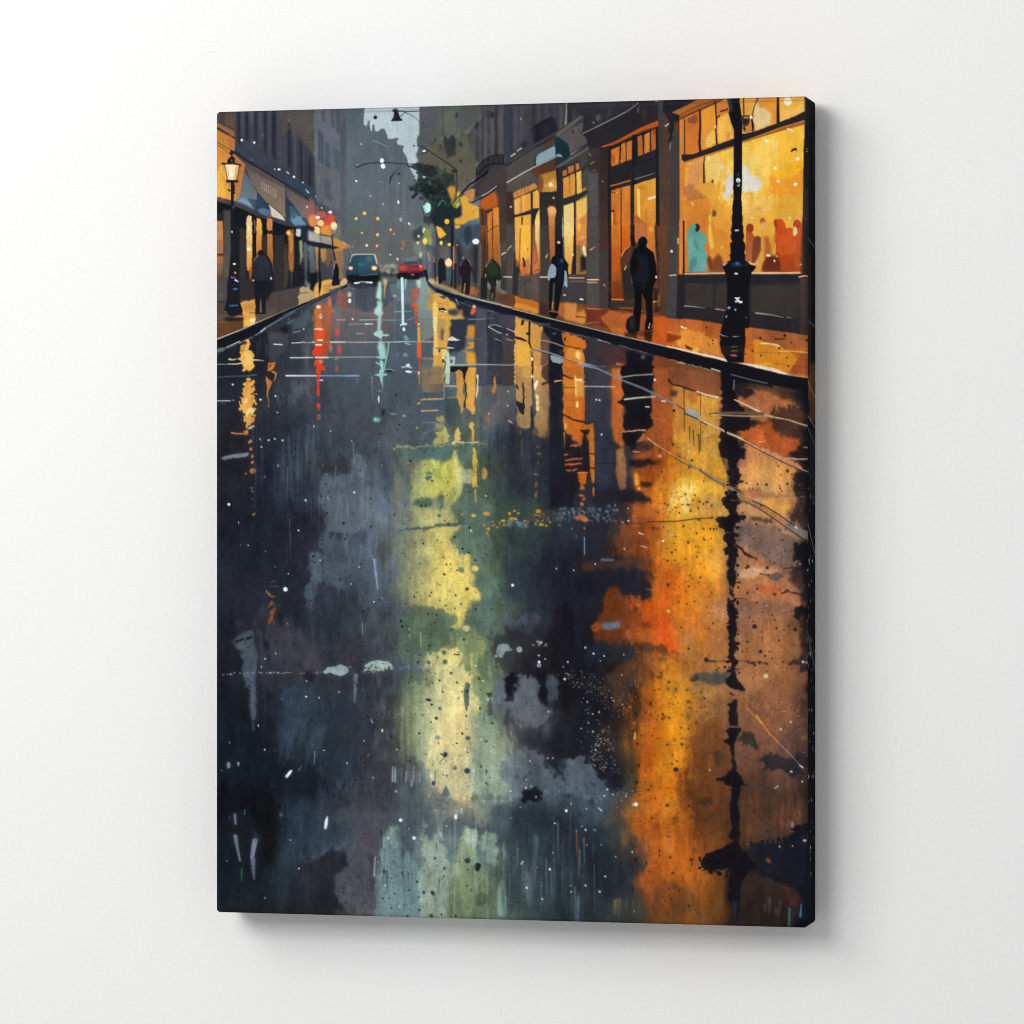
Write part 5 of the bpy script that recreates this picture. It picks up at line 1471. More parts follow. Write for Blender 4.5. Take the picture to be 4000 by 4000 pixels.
def right_figures():
    org(1980, 880, 3.22)
    # pavement between kerb and shops
    F('5c3a26', [-60, 860, 100, 880, 410, 955, 660, 965, 1000, 1000, 1170, 1040, 1300, 1045, 1600, 1050, 2010, 1140, 2010, 1525, 1300, 1360, 700, 1195, 200, 1085, -60, 1020], c2='7a3f22', t=.1)
    F('b9702a', [95, 895, 180, 910, 260, 930, 420, 965, 415, 1040, 385, 1110, 260, 1090, 110, 1040, 70, 1030, 110, 990], r=3, t=.06)
    F('d98f38', [100, 980, 200, 990, 400, 1040, 380, 1100, 200, 1060, 100, 1030], r=4, a=.8)
    F('3a2c28', [410, 960, 520, 980, 520, 1150, 400, 1110], f=2)
    F('a86030', [650, 975, 730, 975, 720, 1180, 640, 1120, 640, 1050], f=1, r=2)
    F('c88040', [725, 975, 880, 985, 885, 1060, 940, 1040, 985, 1060, 980, 1100, 1010, 1120, 990, 1200, 970, 1250, 720, 1190], r=2, f=1)
    F('7a4626', [880, 990, 960, 1000, 990, 1050, 900, 1100, 875, 1150], f=3, a=.8)
    L('3c1f18', [870, 1150, 1000, 1160], 16, 8)
    F('6a3020', [990, 1060, 1300, 1060, 1300, 1290, 1000, 1240], f=5, t=.1, c2='5c2c22')
    F('a5562a', [1300, 1060, 1600, 1130, 1610, 1390, 1460, 1380, 1300, 1310, 1180, 1160], f=5, t=.1)
    F('c0682c', [1300, 1270, 1500, 1320, 1760, 1420, 1800, 1470, 1500, 1400, 1300, 1350], f=3, a=.7)
    F('9c4c24', [1640, 1130, 1760, 1120, 1740, 1320, 1680, 1330], f=2)
    F('b8541f', [1840, 1140, 2010, 1160, 2010, 1520, 1810, 1470, 1840, 1330], f=3, t=.06, c2='b8541e')
    L('d8874a', [1000, 1045, 1180, 1058], 9, 6)
    L('c88a5c', [1000, 1235, 1160, 1215], 8, 5)
    L('3a1c16', [1300, 1050, 1500, 1060, 1640, 1090, 1750, 1110], 18, 12)
    L('a85c2c', [1420, 1045, 1600, 1038], 14, 8)
    # kerb, near centre to right
    F('14161d', [-520, 830, -370, 885, -200, 940, 0, 1050, 250, 1110, 500, 1180, 700, 1210, 1000, 1280, 1300, 1370, 1600, 1430, 2010, 1525, 2010, 1660, 1640, 1590, 1300, 1500, 1000, 1400, 700, 1330, 450, 1250, 120, 1150, -60, 1090]) if 0 else None
    F('14161d', [-60, 1020, 0, 1042, 200, 1088, 350, 1125, 500, 1170, 750, 1220, 1000, 1285, 1250, 1345, 1600, 1432, 2010, 1525, 2010, 1655, 1850, 1640, 1600, 1580, 1300, 1500, 1000, 1400, 700, 1325, 450, 1240, 120, 1140, -60, 1095])
    L('d8c8a8', [-60, 1015, 100, 1058, 350, 1120, 500, 1165, 760, 1225, 1000, 1285], 9, 7)
    L('c8c0b8', [1000, 1285, 1300, 1360, 1600, 1430, 2010, 1525], 7, 10)
    L('6a7078', [390, 1245, 460, 1245, 700, 1330, 900, 1380, 1150, 1430], 8, 6, r=1)
    L('aab0b8', [1150, 1440, 1320, 1490], 16, 6, r=1)
    L('7c8894', [1400, 1510, 1640, 1575, 1840, 1640], 10, 6, r=1)
    L('4a525c', [515, 1238, 550, 1240], 12, 8)
    # person with pale sleeves
    F('12141c', [555, 440, 570, 400, 610, 370, 610, 200, 700, 200, 705, 380, 740, 440, 775, 490, 770, 640, 740, 700, 700, 760, 645, 1090, 595, 1085, 600, 780, 590, 720, 575, 900, 560, 1080, 528, 1075, 525, 860, 540, 620, 560, 560])
    F('161c33', [640, 440, 700, 390, 725, 460, 720, 700, 650, 720, 640, 560], f=2, a=.8)
    F('5a87c8', [678, 425, 700, 430, 698, 470, 682, 455], f=1)
    F('8ba0ae', [555, 490, 590, 490, 620, 540, 618, 620, 600, 660, 545, 662, 535, 700, 515, 685, 512, 630, 525, 560])
    F('8fa5b2', [725, 570, 745, 575, 758, 640, 760, 780, 738, 775, 725, 745, 700, 785, 715, 740, 722, 680])
    L('5d6f80', [560, 540, 545, 640], 5)
    E('f3d29a', 652, 216, 19, 15)
    L('4c4440', [595, 740, 578, 960, 572, 1060], 26, 14, a=.9)
    L('c08c60', [578, 970, 570, 1060], 18, 10, a=.8)
    L('a8643a', [535, 1080, 660, 1085], 8)
    F('171419', [525, 1080, 650, 1100, 640, 1130, 600, 1170, 520, 1150], r=2)
    # large man walking
    F('3a2b29', [1432, 500, 1440, 400, 1480, 320, 1555, 255, 1610, 240, 1600, 700, 1590, 800, 1560, 700, 1440, 560], f=1)
    F('5a3828', [1440, 420, 1480, 330, 1560, 275, 1570, 360, 1500, 560, 1440, 520], f=2, a=.8)
    L('f0b070', [1440, 390, 1480, 310, 1555, 258], 9, 6)
    F('2a2828', [1440, 560, 1560, 560, 1600, 720, 1605, 960, 1470, 930, 1460, 800], f=1)
    F('15161a', [1552, 130, 1600, 130, 1615, 210, 1600, 270, 1560, 260])
    L('e0d08a', [1480, 555, 1502, 512], 12, 8)
    L('8a8c98', [1568, 620, 1574, 720], 18, 12, a=.7)
    F('0f1015', [1640, 215, 1655, 170, 1690, 142, 1730, 142, 1762, 172, 1770, 215, 1750, 265, 1850, 340, 1875, 480, 1890, 640, 1885, 680, 1840, 780, 1830, 900, 1838, 1230, 1815, 1280, 1840, 1305, 1790, 1320, 1735, 1320, 1735, 1260,
                 1755, 1150, 1745, 960, 1700, 860, 1690, 1100, 1665, 1330, 1600, 1350, 1590, 1120, 1605, 1000, 1600, 780, 1560, 640, 1545, 480, 1600, 300, 1655, 262])
    F('1b1d27', [1600, 400, 1700, 340, 1820, 400, 1840, 700, 1700, 780, 1620, 700], f=10, a=.8)
    L('e6a060', [1642, 215, 1660, 170, 1690, 146], 5)
    L('d8863c', [1765, 275, 1850, 345, 1885, 500], 6, 4)
    E('f4efe6', 1877, 652, 10, 18)
    F('15171c', [1840, 780, 1900, 800, 1900, 940, 1845, 950], a=.7, f=1)
    L('e09a58', [1845, 965, 1890, 955], 18, 6)
    L('e8a070', [1692, 960, 1700, 860], 3) if 0 else None
    F('17181e', [1495, 1240, 1510, 1180, 1560, 1140, 1600, 1130, 1625, 1200, 1640, 1340, 1600, 1370, 1540, 1360, 1500, 1310])
    F('2c2e2a', [1540, 1180, 1600, 1160, 1610, 1300, 1550, 1310], f=4, a=.8)
    F('17110f', [1480, 1340, 1650, 1350, 1640, 1440, 1480, 1390], f=3, a=.7)
    F('1c1210', [1735, 1320, 1830, 1320, 1815, 1460, 1740, 1440], f=3, a=.75)
    E('f0dca0', 1788, 1282, 6, 18)
    E('f4e4c4', 1797, 1245, 5, 12)


def lamp_post():
    org(2600, 340, 3.22)
    F('15141a', [765, 130, 925, 125, 940, 240, 955, 350, 965, 500, 962, 900, 962, 1200, 955, 1400, 965, 1560, 960, 1590, 972, 1640, 965, 1740, 980, 1780, 975, 1800, 990, 1880, 975, 1932,
                 830, 1932, 815, 1880, 828, 1830, 818, 1800, 835, 1740, 830, 1640, 842, 1580, 838, 1500, 855, 1380, 848, 1280, 856, 900, 858, 540, 820, 440, 805, 380, 790, 330, 805, 280])
    F('3c3c3e', [770, 150, 800, 140, 835, 220, 845, 320, 815, 300], f=2, a=.8)
    L('e0b060', [925, 140, 975, 330], 3) if 0 else None
    E('f2f2f6', 914, 1175, 25, 28)
    E('2a3a6c', 912, 1185, 7, 18)
    L('e8e8f0', [905, 1235, 918, 1250, 930, 1220], 7)
    L('5a6a9c', [905, 1115, 920, 1080], 7)
    L('f0ece4', [872, 1803, 915, 1803], 13)
    org(2600, 880, 3.22)
    F('131319', [830, 0, 975, 0, 978, 60, 965, 90, 990, 140, 975, 190, 1005, 230, 1005, 290, 995, 330, 1005, 380, 1000, 440, 1040, 460, 1060, 490, 1142, 515, 1120, 560, 1080, 600, 1072, 700, 1050, 760, 1048, 1050, 1055, 1200, 1052, 1290,
                 1000, 1300, 1008, 1450, 1000, 1520, 990, 1600, 985, 1730, 780, 1720, 740, 1660, 705, 1600, 690, 1530, 675, 1490, 690, 1440, 680, 1380, 700, 1310, 715, 1230, 750, 1120, 775, 1050, 772, 760, 760, 640, 740, 580, 712, 518, 760, 465, 815, 440, 805, 380, 818, 340, 808, 230, 840, 200, 815, 150, 835, 90])
    F('1f3a68', [815, 505, 850, 485, 895, 465, 930, 480, 950, 510], f=1)
    F('a8d0ec', [870, 500, 895, 466, 930, 485, 935, 500], f=1)
    F('16243f', [760, 480, 1040, 470, 1070, 515, 820, 515], a=.6, f=3)
    L('d9dce0', [730, 505, 768, 472], 10)
    L('f0ece6', [876, 66, 914, 62], 13)
    L('f4f2f4', [876, 608, 898, 610], 18)
    L('f4f2f0', [880, 915, 900, 920, 905, 940, 930, 965, 955, 965], 16, 24)
    L('f4f2f0', [905, 925, 930, 910], 12)
    D('eceaea', [887, 958, 12])
    E('86a8c8', 797, 1038, 19, 15, rot=-30)
    E('7ec0e8', 877, 1062, 10, 13)
    L('c8ccd4', [760, 1155, 775, 1132], 12, 5)
    L('b8b0a0', [685, 1368, 720, 1388, 785, 1402], 10, 4)
    L('8a9a98', [850, 1400, 925, 1396], 9, 6)
    D('50505a', [1015, 1160, 14], a=.7)
    for y, c in ((1528, 'a8785a'), (1580, 'c8b8a8')):
        L(c, [830, y, 905, y - 2], 12, 8, a=.8)
    F('c86a4c', [812, 1635, 850, 1620, 905, 1640, 890, 1650, 815, 1645])
    F('3a2622', [690, 1525, 830, 1515, 985, 1520, 985, 1610, 840, 1640, 710, 1640], f=2, a=.4)
    F('e6c890', [1002, 210, 1010, 230, 1016, 250, 1006, 250], a=.8)
    L('e6b878', [995, 330, 1005, 360], 8)


def reflections_top():
    org(1380, 880, 3.22)
    # wet road in the middle distance
    F('3c4854', [-300, 810, 0, 800, 340, 800, 400, 700, 560, 710, 560, 900, 300, 1100, -300, 1000], f=7, a=.8, t=.08)
    F('6a7a80', [440, 730, 880, 720, 1000, 820, 1040, 1100, 700, 1000, 480, 900], f=7, a=.6)
    V('7c8890', -250, 700, 900, 1400, 26, w=(10, 30), a=(.08, .22), f=3, seed=31)
    F('8ba3a0', [830, 680, 910, 640, 930, 760, 1000, 830, 950, 900, 1000, 1150, 1010, 1400, 850, 1480, 830, 1300, 800, 1000, 840, 850], f=4, a=.85, c2='767a70')
    F('cfe0d6', [785, 690, 850, 685, 838, 790, 815, 790], f=2, a=.9)
    L('c9ecec', [613, 672, 620, 900, 625, 1240], 36, 28)
    L('b8dede', [660, 690, 650, 800], 30, 14, a=.7, f=1)
    L('c9ecec', [598, 1252, 665, 1240], 20, 26)
    E('d6f4f4', 637, 1308, 17, 26)
    F('8fb4b8', [560, 680, 590, 690, 575, 800, 555, 780], a=.6, f=2)
    F('7fb0b8', [625, 1370, 700, 1400, 720, 1450, 660, 1460, 630, 1420], a=.6, f=4)
    # blue green streak
    F('a9cfc4', [315, 705, 350, 705, 356, 820, 350, 940, 325, 940, 280, 915, 305, 800], f=1)
    F('a6ccc0', [345, 940, 365, 990, 362, 1080, 376, 1110, 350, 1140, 345, 1320, 305, 1325, 315, 1140, 262, 1110, 265, 1060, 310, 1000, 290, 970, 320, 950], sm=0, f=.8)
    L('35505a', [275, 910, 325, 940], 14, 10, a=.8)
    F('9accc0', [255, 1360, 300, 1325, 345, 1318, 378, 1335, 360, 1365, 450, 1370, 445, 1390, 365, 1395, 350, 1440, 320, 1410, 270, 1385], r=1)
    F('96c8be', [345, 1440, 390, 1500, 410, 1600, 410, 1670, 340, 1690, 320, 1600, 305, 1530, 320, 1480], f=.8)
    L('96c8be', [448, 1470, 440, 1560, 410, 1700, 380, 1840], 10, 14)
    F('8fcabd', [285, 1650, 415, 1655, 410, 1670, 330, 1675, 290, 1665])
    F('8fcabd', [275, 1715, 330, 1740, 340, 1690, 380, 1720, 375, 1860, 425, 1870, 420, 1890, 375, 1895, 350, 2000, 330, 1900, 262, 1885, 330, 1860, 325, 1830, 350, 1800, 340, 1770, 290, 1735])
    F('23303a', [400, 1820, 450, 1812, 510, 1830, 480, 1855, 420, 1850])
    L('cfdcdc', [395, 1815, 460, 1808, 520, 1830], 6)
    for p, c in (((80, 1192, 310, 1188), 'a8d8d8'), ((360, 1192, 620, 1196), '7fb4b8'), ((680, 1195, 770, 1160), '7fb4b8'), ((520, 1088, 735, 1082), 'a8c8cc'), ((860, 1055, 990, 1050), '8aa4a0'),
                 ((-60, 1243, 150, 1242), 'b0b098'), ((860, 1180, 1000, 1190), '5a6a6c')):
        L(c, list(p), 9, 6, a=.85)
    L('c4ecf0', [155, 1242, 245, 1240], 16, 8)
    L('a8a8c4', [45, 1362, 130, 1362], 16, 8, a=.8, f=1)
    L('b8d8dc', [655, 1484, 718, 1500], 12, 10, a=.8)
    E('9ab8c8', 655, 1630, 26, 20, a=.8, f=2)
    E('8fa8b4', 556, 1630, 14, 12, a=.7, f=2)
    L('aee0e2', [610, 1785, 680, 1778, 730, 1790], 12, 14)
    E('e4f4f4', 688, 1760, 26, 18)
    E('e8f6fa', 695, 1842, 42, 14, rot=8)
    L('8ab0d0', [735, 1835, 800, 1838], 5)
    L('a4c8e0', [-60, 1894, 70, 1894], 12)
    # long thin lines across the road
    L('a0a49c', [-560, 1476, 20, 1473], 7, 7)
    L('9ccfca', [20, 1474, 260, 1470, 400, 1472, 600, 1462, 810, 1465], 7, 8)
    L('c8a860', [850, 1466, 1010, 1466], 12, 12)
    L('9ca4a4', [-640, 1660, 300, 1655], 6, 8)
    F('c08048', [860, 1665, 1010, 1668, 1010, 1690, 865, 1685])
    # red drips
    for x, y, rx, ry in ((775, 816, 58, 17), (780, 885, 48, 32), (770, 1000, 38, 42), (785, 1055, 24, 50), (788, 1125, 22, 22)):
        E('cc5638', x, y, rx, ry, f=.6)
    F('c84a2c', [780, 1160, 800, 1165, 815, 1230, 800, 1270, 775, 1220])
    E('f0d8b0', 822, 1245, 10, 16)
    F('dda432', [806, 1272, 835, 1275, 843, 1400, 840, 1470, 815, 1470, 808, 1400])
    L('e2693c', [810, 1300, 815, 1400], 10, a=.6)
    F('e05a24', [802, 1475, 850, 1475, 855, 1600, 850, 1670, 820, 1678, 800, 1640])
    L('a85030', [838, 1680, 835, 1900], 26, 14, f=1)
    L('f0d8b0', [822, 1850, 826, 1876], 22, 18)
    L('c87848', [825, 1880, 835, 2000], 14, 10)
    L('e0b058', [410, 700, 395, 800, 388, 910], 24, 8, a=.8, f=1)
    F('c8b898', [370, 680, 430, 670, 430, 720, 410, 760, 385, 760], f=2, a=.7)
    E('e0a848', 522, 888, 20, 11, a=.9)
    E('b06a4a', 700, 925, 50, 12, a=.5, f=3)
    L('9a5a48', [730, 1700, 730, 1720], 3) if 0 else None
    # gold reflections of the shops
    F('b8954a', [930, 790, 1010, 830, 1040, 870, 1010, 960, 1020, 1060, 940, 1040, 920, 980, 960, 900], f=4, a=.85)
    F('d3a24e', [1000, 860, 1040, 850, 1180, 900, 1220, 960, 1270, 965, 1330, 1020, 1380, 1060, 1370, 1160, 1420, 1170, 1400, 1185, 1210, 1195, 1270, 1250, 1230, 1290, 1215, 1390, 1180, 1540, 1160, 1700, 1130, 2000, 960, 2000, 1010, 1700, 1010, 1300, 1000, 1100], r=2)
    F('e8c06a', [1000, 980, 1060, 940, 1055, 1400, 1080, 1640, 1010, 1640, 1015, 1300], f=3)
    F('e8d898', [1005, 1160, 1050, 1160, 1055, 1330, 1010, 1380], f=3, a=.9)
    F('a88a60', [1060, 1170, 1160, 1170, 1150, 1340, 1140, 1440, 1060, 1430], f=5, a=.8, r=2)
    F('5a4a3a', [1100, 1330, 1140, 1300, 1145, 1440, 1110, 1440], f=3, a=.8, r=3)
    L('2c2a2c', [1040, 1545, 1180, 1548], 12, 8)
    F('dcc878', [1110, 1560, 1175, 1560, 1170, 1640, 1120, 1650], r=1)
    F('3c4c50', [1060, 1560, 1100, 1565, 1090, 1610, 1070, 1600], r=2)
    # dark kerb curve
    F('161b28', [912, 690, 940, 700, 1020, 780, 1200, 845, 1450, 920, 1700, 975, 2000, 1050, 2000, 1180, 1750, 1075, 1600, 1045, 1400, 980, 1200, 910, 1040, 835, 950, 760])
    L('2c3c5c', [880, 600, 930, 680, 950, 740, 1040, 810], 14, 18)
    F('191d28', [885, 560, 925, 560, 945, 680, 920, 700, 900, 640])
    L('e0cdb0', [1240, 835, 1440, 895, 1640, 950, 1860, 1000, 2000, 1035], 6, 8)
    L('3c4a5c', [1400, 950, 1560, 1010, 1760, 1062], 9, 5)
    # dark water beside the kerb
    F('30323c', [1270, 940, 1400, 980, 1600, 1050, 2000, 1150, 2000, 2010, 1540, 2010, 1550, 1780, 1530, 1600, 1520, 1260, 1440, 1260, 1420, 1400, 1400, 1550, 1200, 1540, 1200, 1440, 1215, 1390, 1240, 1340, 1205, 1300, 1260, 1240, 1205, 1200, 1400, 1180, 1370, 1060, 1340, 1010], f=1, t=.07)
    F('4a4c56', [1540, 1040, 1680, 1060, 1690, 2000, 1560, 2000, 1530, 1600], f=5, a=.9, t=.05)
    F('3a3a44', [1700, 1100, 2000, 1180, 2000, 1900, 1700, 1900], f=6, a=.9, t=.08)
    F('4b4048', [1900, 1440, 2000, 1440, 2000, 1900, 1880, 1700], f=4, a=.8)
    V('25262f', 1700, 1100, 2000, 1900, 12, w=(14, 34), a=(.3, .6), f=3, seed=34)
    F('30343e', [1230, 1200, 1400, 1190, 1420, 1260, 1400, 1400, 1380, 1560, 1200, 1620, 1190, 1500, 1230, 1400, 1210, 1320, 1240, 1280], f=1, r=2)
    F('232733', [1160, 900, 1290, 920, 1310, 960, 1370, 1000, 1440, 1000, 1440, 1160, 1380, 1130, 1330, 1120, 1300, 1000], f=1, r=2)
    F('3a4650', [1185, 1060, 1310, 1050, 1325, 1120, 1280, 1140, 1200, 1130], f=1, r=2)
    F('39464e', [1080, 900, 1150, 880, 1190, 900, 1130, 925], r=2)
    F('1d2129', [1070, 1040, 1140, 1035, 1185, 1080, 1120, 1095, 1080, 1075])
    L('f0ead8', [1100, 1072, 1180, 1085], 10)
    L('a8a8a4', [1290, 930, 1310, 970, 1330, 1000], 14, 8, a=.8, r=1)
    for y in (985, 1015, 1140):
        L('8a5c38', [1060, y, 1200, y - 18], 12, 6, a=.5)
    F('c88a4c', [1335, 1060, 1380, 1060, 1370, 1160, 1320, 1160], a=.7, f=1)
    E('e0b088', 1520, 1025, 22, 22)
    F('dc5c38', [1490, 1050, 1525, 1045, 1545, 1080, 1520, 1110, 1490, 1130, 1475, 1100])
    L('8a94a8', [1450, 1185, 1600, 1182, 1760, 1170], 14, 5, a=.8)
    F('d8cfc4', [1195, 1420, 1240, 1395, 1300, 1430, 1350, 1440, 1290, 1455, 1190, 1450], r=1)
    L('f0e8d8', [1185, 1540, 1270, 1545], 16, 6)
    F('d08a2e', [1442, 1260, 1528, 1260, 1520, 1420, 1410, 1415, 1440, 1370], f=.6)
    L('6a6468', [1520, 1432, 1620, 1438], 9)
    F('d8922c', [1430, 1480, 1520, 1465, 1515, 1540, 1460, 1555, 1420, 1545, 1480, 1510])
    F('dc9a30', [1400, 1545, 1440, 1590, 1530, 1600, 1545, 1740, 1440, 1750, 1420, 1690, 1430, 1650], f=.5)
    F('191b24', [1220, 1775, 1460, 1775, 1420, 1860, 1410, 1932, 1395, 2000, 1300, 2000, 1290, 1850, 1210, 1840])
    F('d8a050', [1285, 1840, 1330, 1815, 1365, 1850, 1385, 1932, 1395, 2000, 1330, 2000, 1300, 1900])
    F('d88f34', [1425, 1840, 1470, 1790, 1550, 1795, 1535, 1870, 1540, 2000, 1400, 2000, 1410, 1920])
    E('f0d8a8', 1562, 1900, 18, 26)
    F('c87838', [1770, 1915, 1780, 1885, 1790, 1932, 1760, 1990])
    F('bcccb8', [1165, 1640, 1190, 1560, 1212, 1640, 1220, 1740, 1210, 2000, 1160, 2000, 1140, 1800])
    F('a8bcae', [1220, 1650, 1285, 1655, 1275, 1750, 1220, 1760, 1215, 1740, 1250, 1730, 1250, 1690, 1222, 1690])
    L('30362f', [1150, 1650, 1145, 1780, 1155, 1932], 20, 14, r=3)
    D('f0ecd4', [1137, 1668, 16])
    L('c8d0cc', [1210, 1760, 1560, 1750, 1932, 1757], 10, 8)
    F('5c656e', [860, 1660, 1000, 1690, 1000, 1830, 860, 1830], f=3, a=.7)
    F('a8885c', [880, 1830, 1000, 1790, 1010, 2100, 880, 2100], f=4, a=.7)
    L('30506c', [955, 1880, 1020, 1860], 36, 16, f=1, a=.8)
    # eye shaped ripple and the long pole reflection
    L('e4e4e2', [1700, 1278, 1720, 1256, 1790, 1252, 1900, 1290], 6)
    L('e4e4e2', [1700, 1278, 1760, 1310, 1830, 1350, 1940, 1378], 7)
    F('282a32', [1715, 1275, 1790, 1262, 1932, 1310, 1932, 1365, 1840, 1345], a=.8)
    F('262830', [1785, 1440, 1840, 1420, 1885, 1490, 1860, 1500, 1800, 1470])
    L('8a8a84', [1790, 1430, 1860, 1460], 18, 10, a=.8)


def reflections_shop():
    org(1980, 880, 3.22)
    F('30303a', [-60, 1110, 100, 1150, 110, 2010, -60, 2010], f=1, t=.06)
    F('444650', [-60, 1120, 100, 1150, 105, 1280, -60, 1290], f=4, a=.8)
    F('4a4244', [-60, 1380, 100, 1420, 105, 2000, -60, 2000], f=4, a=.8, t=.05)
    F('cc8f48', [110, 1155, 450, 1290, 430, 1460, 430, 2010, 110, 2010, 95, 1800, 100, 1500], r=3, c2='e0a244')
    F('d89c46', [112, 1170, 290, 1210, 275, 1480, 120, 1470], f=2)
    F('e4ac44', [112, 1470, 290, 1500, 300, 2010, 112, 2010, 125, 1700], f=3)
    F('c08a4c', [330, 1560, 430, 1480, 430, 2010, 335, 2010], f=2, a=.8)
    F('d8a468', [110, 1770, 150, 1760, 190, 1850, 190, 2010, 100, 2010], f=3, a=.8)
    for i in range(9):
        y = 1490 + i * 55
        F('e4b454', [112, y, 85, y + 34, 112, y + 48], a=.9)
    F('6a5040', [430, 1330, 540, 1420, 540, 2010, 430, 2010, 440, 1700], f=1, r=1, t=.06)
    F('4b3028', [440, 1760, 540, 1680, 540, 2010, 440, 2010], f=4, a=.7)
    L('c08a58', [545, 1660, 500, 1740, 440, 1780], 6, 10)
    L('1b1a1e', [285, 1220, 280, 1480], 28, 22)
    F('1b1a1e', [235, 1360, 270, 1340, 300, 1360, 290, 1380, 250, 1378])
    F('1b1a1e', [185, 1190, 220, 1200, 210, 1250, 175, 1262])
    L('1b1a1e', [285, 1480, 310, 1560, 318, 1700, 320, 2010], 20, 26, r=1)
    L('c8b8a0', [308, 1560, 322, 1640], 8)
    D('f2efe6', [315, 1672, 14, 318, 1690, 14])
    E('fbf6ee', 315, 1903, 18, 13)
    E('f0dca8', 400, 1915, 34, 14, f=1)
    F('f6c878', [430, 1270, 452, 1280, 450, 1330, 436, 1320])
    L('e6ece8', [-10, 1375, 10, 1378], 8)
    L('d8a080', [0, 1300, 60, 1325, 105, 1345], 14, 18, a=.8)
    L('c8947c', [0, 1435, 80, 1452], 14, 8, a=.8)
    F('1f2026', [100, 1390, 180, 1410, 260, 1450, 240, 1460, 110, 1430], r=1)
    L('a8a4a0', [-60, 1758, 120, 1755], 10)
    # reflection of the pale sleeved walker
    F('171a24', [455, 1260, 700, 1330, 715, 1400, 715, 1560, 710, 1640, 715, 1800, 680, 1860, 660, 2010, 525, 2010, 520, 1800, 530, 1600, 540, 1440, 460, 1330], f=.8, r=1.5)
    F('8e9ca6', [545, 1640, 600, 1630, 720, 1670, 712, 1720, 680, 1740, 580, 1725, 560, 1700], r=1)
    L('8a9aa0', [580, 1365, 625, 1362], 9, 5)
    F('6a5054', [655, 1580, 700, 1570, 690, 1620, 665, 1620], a=.7, f=2)
    # orange reflection
    F('c86f22', [700, 1350, 880, 1385, 985, 1430, 1005, 1520, 950, 1560, 980, 1620, 975, 1850, 970, 2010, 720, 2010, 690, 1870, 710, 1780, 725, 1500], r=4, t=.08, c2='d07a28')
    F('d98a34', [740, 1560, 860, 1550, 950, 1600, 960, 1720, 740, 1660], f=4, a=.7)
    F('e08a2c', [720, 1740, 960, 1800, 950, 1900, 720, 1880], f=5, a=.7)
    E('fbe6a8', 888, 1628, 22, 46, f=1)
    F('f2c878', [860, 1580, 930, 1600, 925, 1690, 880, 1680], f=3, a=.7)
    L('f4c060', [872, 1800, 874, 1932], 20, 16)
    D('fbeaa8', [876, 1795, 14])
    L('1f1618', [725, 1520, 820, 1528, 940, 1560], 9, 10, r=1)
    L('1f1618', [735, 1410, 728, 1450], 14, r=1)
    F('3a2420', [945, 1400, 1000, 1420, 1000, 1445, 955, 1450], r=2)
    L('18161c', [700, 1850, 830, 1900, 900, 1960], 16, 14, r=1)
    L('f0c070', [755, 1925, 810, 1925], 12)
    # dark right of orange
    F('353036', [985, 1400, 1150, 1450, 1400, 1520, 1640, 1590, 1850, 1650, 1850, 2010, 980, 2010, 985, 1640, 1010, 1520], f=1, t=.1)
    F('4a2c2a', [1170, 1500, 1500, 1560, 1600, 1700, 1500, 1860, 1200, 1700], f=8, a=.7, t=.1)
    F('5a3028', [1180, 1780, 1480, 1700, 1480, 2010, 1180, 2010], f=6, a=.8, t=.1)
    F('14141b', [1505, 1570, 1850, 1650, 1850, 1800, 1840, 2010, 1440, 2010, 1420, 1850, 1500, 1780], f=1, r=3)
    F('b8602c', [1375, 1725, 1470, 1745, 1460, 1770, 1375, 1760])
    F('b85a28', [1350, 1800, 1430, 1790, 1440, 1870, 1420, 2010, 1330, 1990, 1340, 1860], f=1, r=2)
    D('9aa09a', [1712, 1658, 24], f=2, a=.6)
    F('a85428', [1830, 1700, 1890, 1720, 1900, 1800, 1850, 1870], f=2, r=2)
    F('7c4026', [1850, 1640, 2010, 1680, 2010, 2010, 1850, 2010], f=3, t=.1)
    # cracked line on the road
    L('8f8f90', [330, 1555, 430, 1575, 560, 1610, 700, 1660], 12, 16)
    L('c0a070', [720, 1680, 860, 1710, 950, 1740], 12, 34, a=.85, r=1)
    L('1d1a1f', [330, 1565, 560, 1625, 720, 1680, 900, 1730], 6, 6)
    L('8a95a8', [950, 1745, 1080, 1770, 1180, 1795, 1260, 1840, 1400, 1932, 1480, 1990], 34, 16)
    L('b89a90', [385, 1440, 520, 1460, 620, 1490, 720, 1530], 10, 12, a=.9)
    L('8a8a94', [1450, 1900, 1580, 1885, 1830, 1880], 5, 7)
    L('d8b898', [1190, 1775, 1240, 1775], 8)


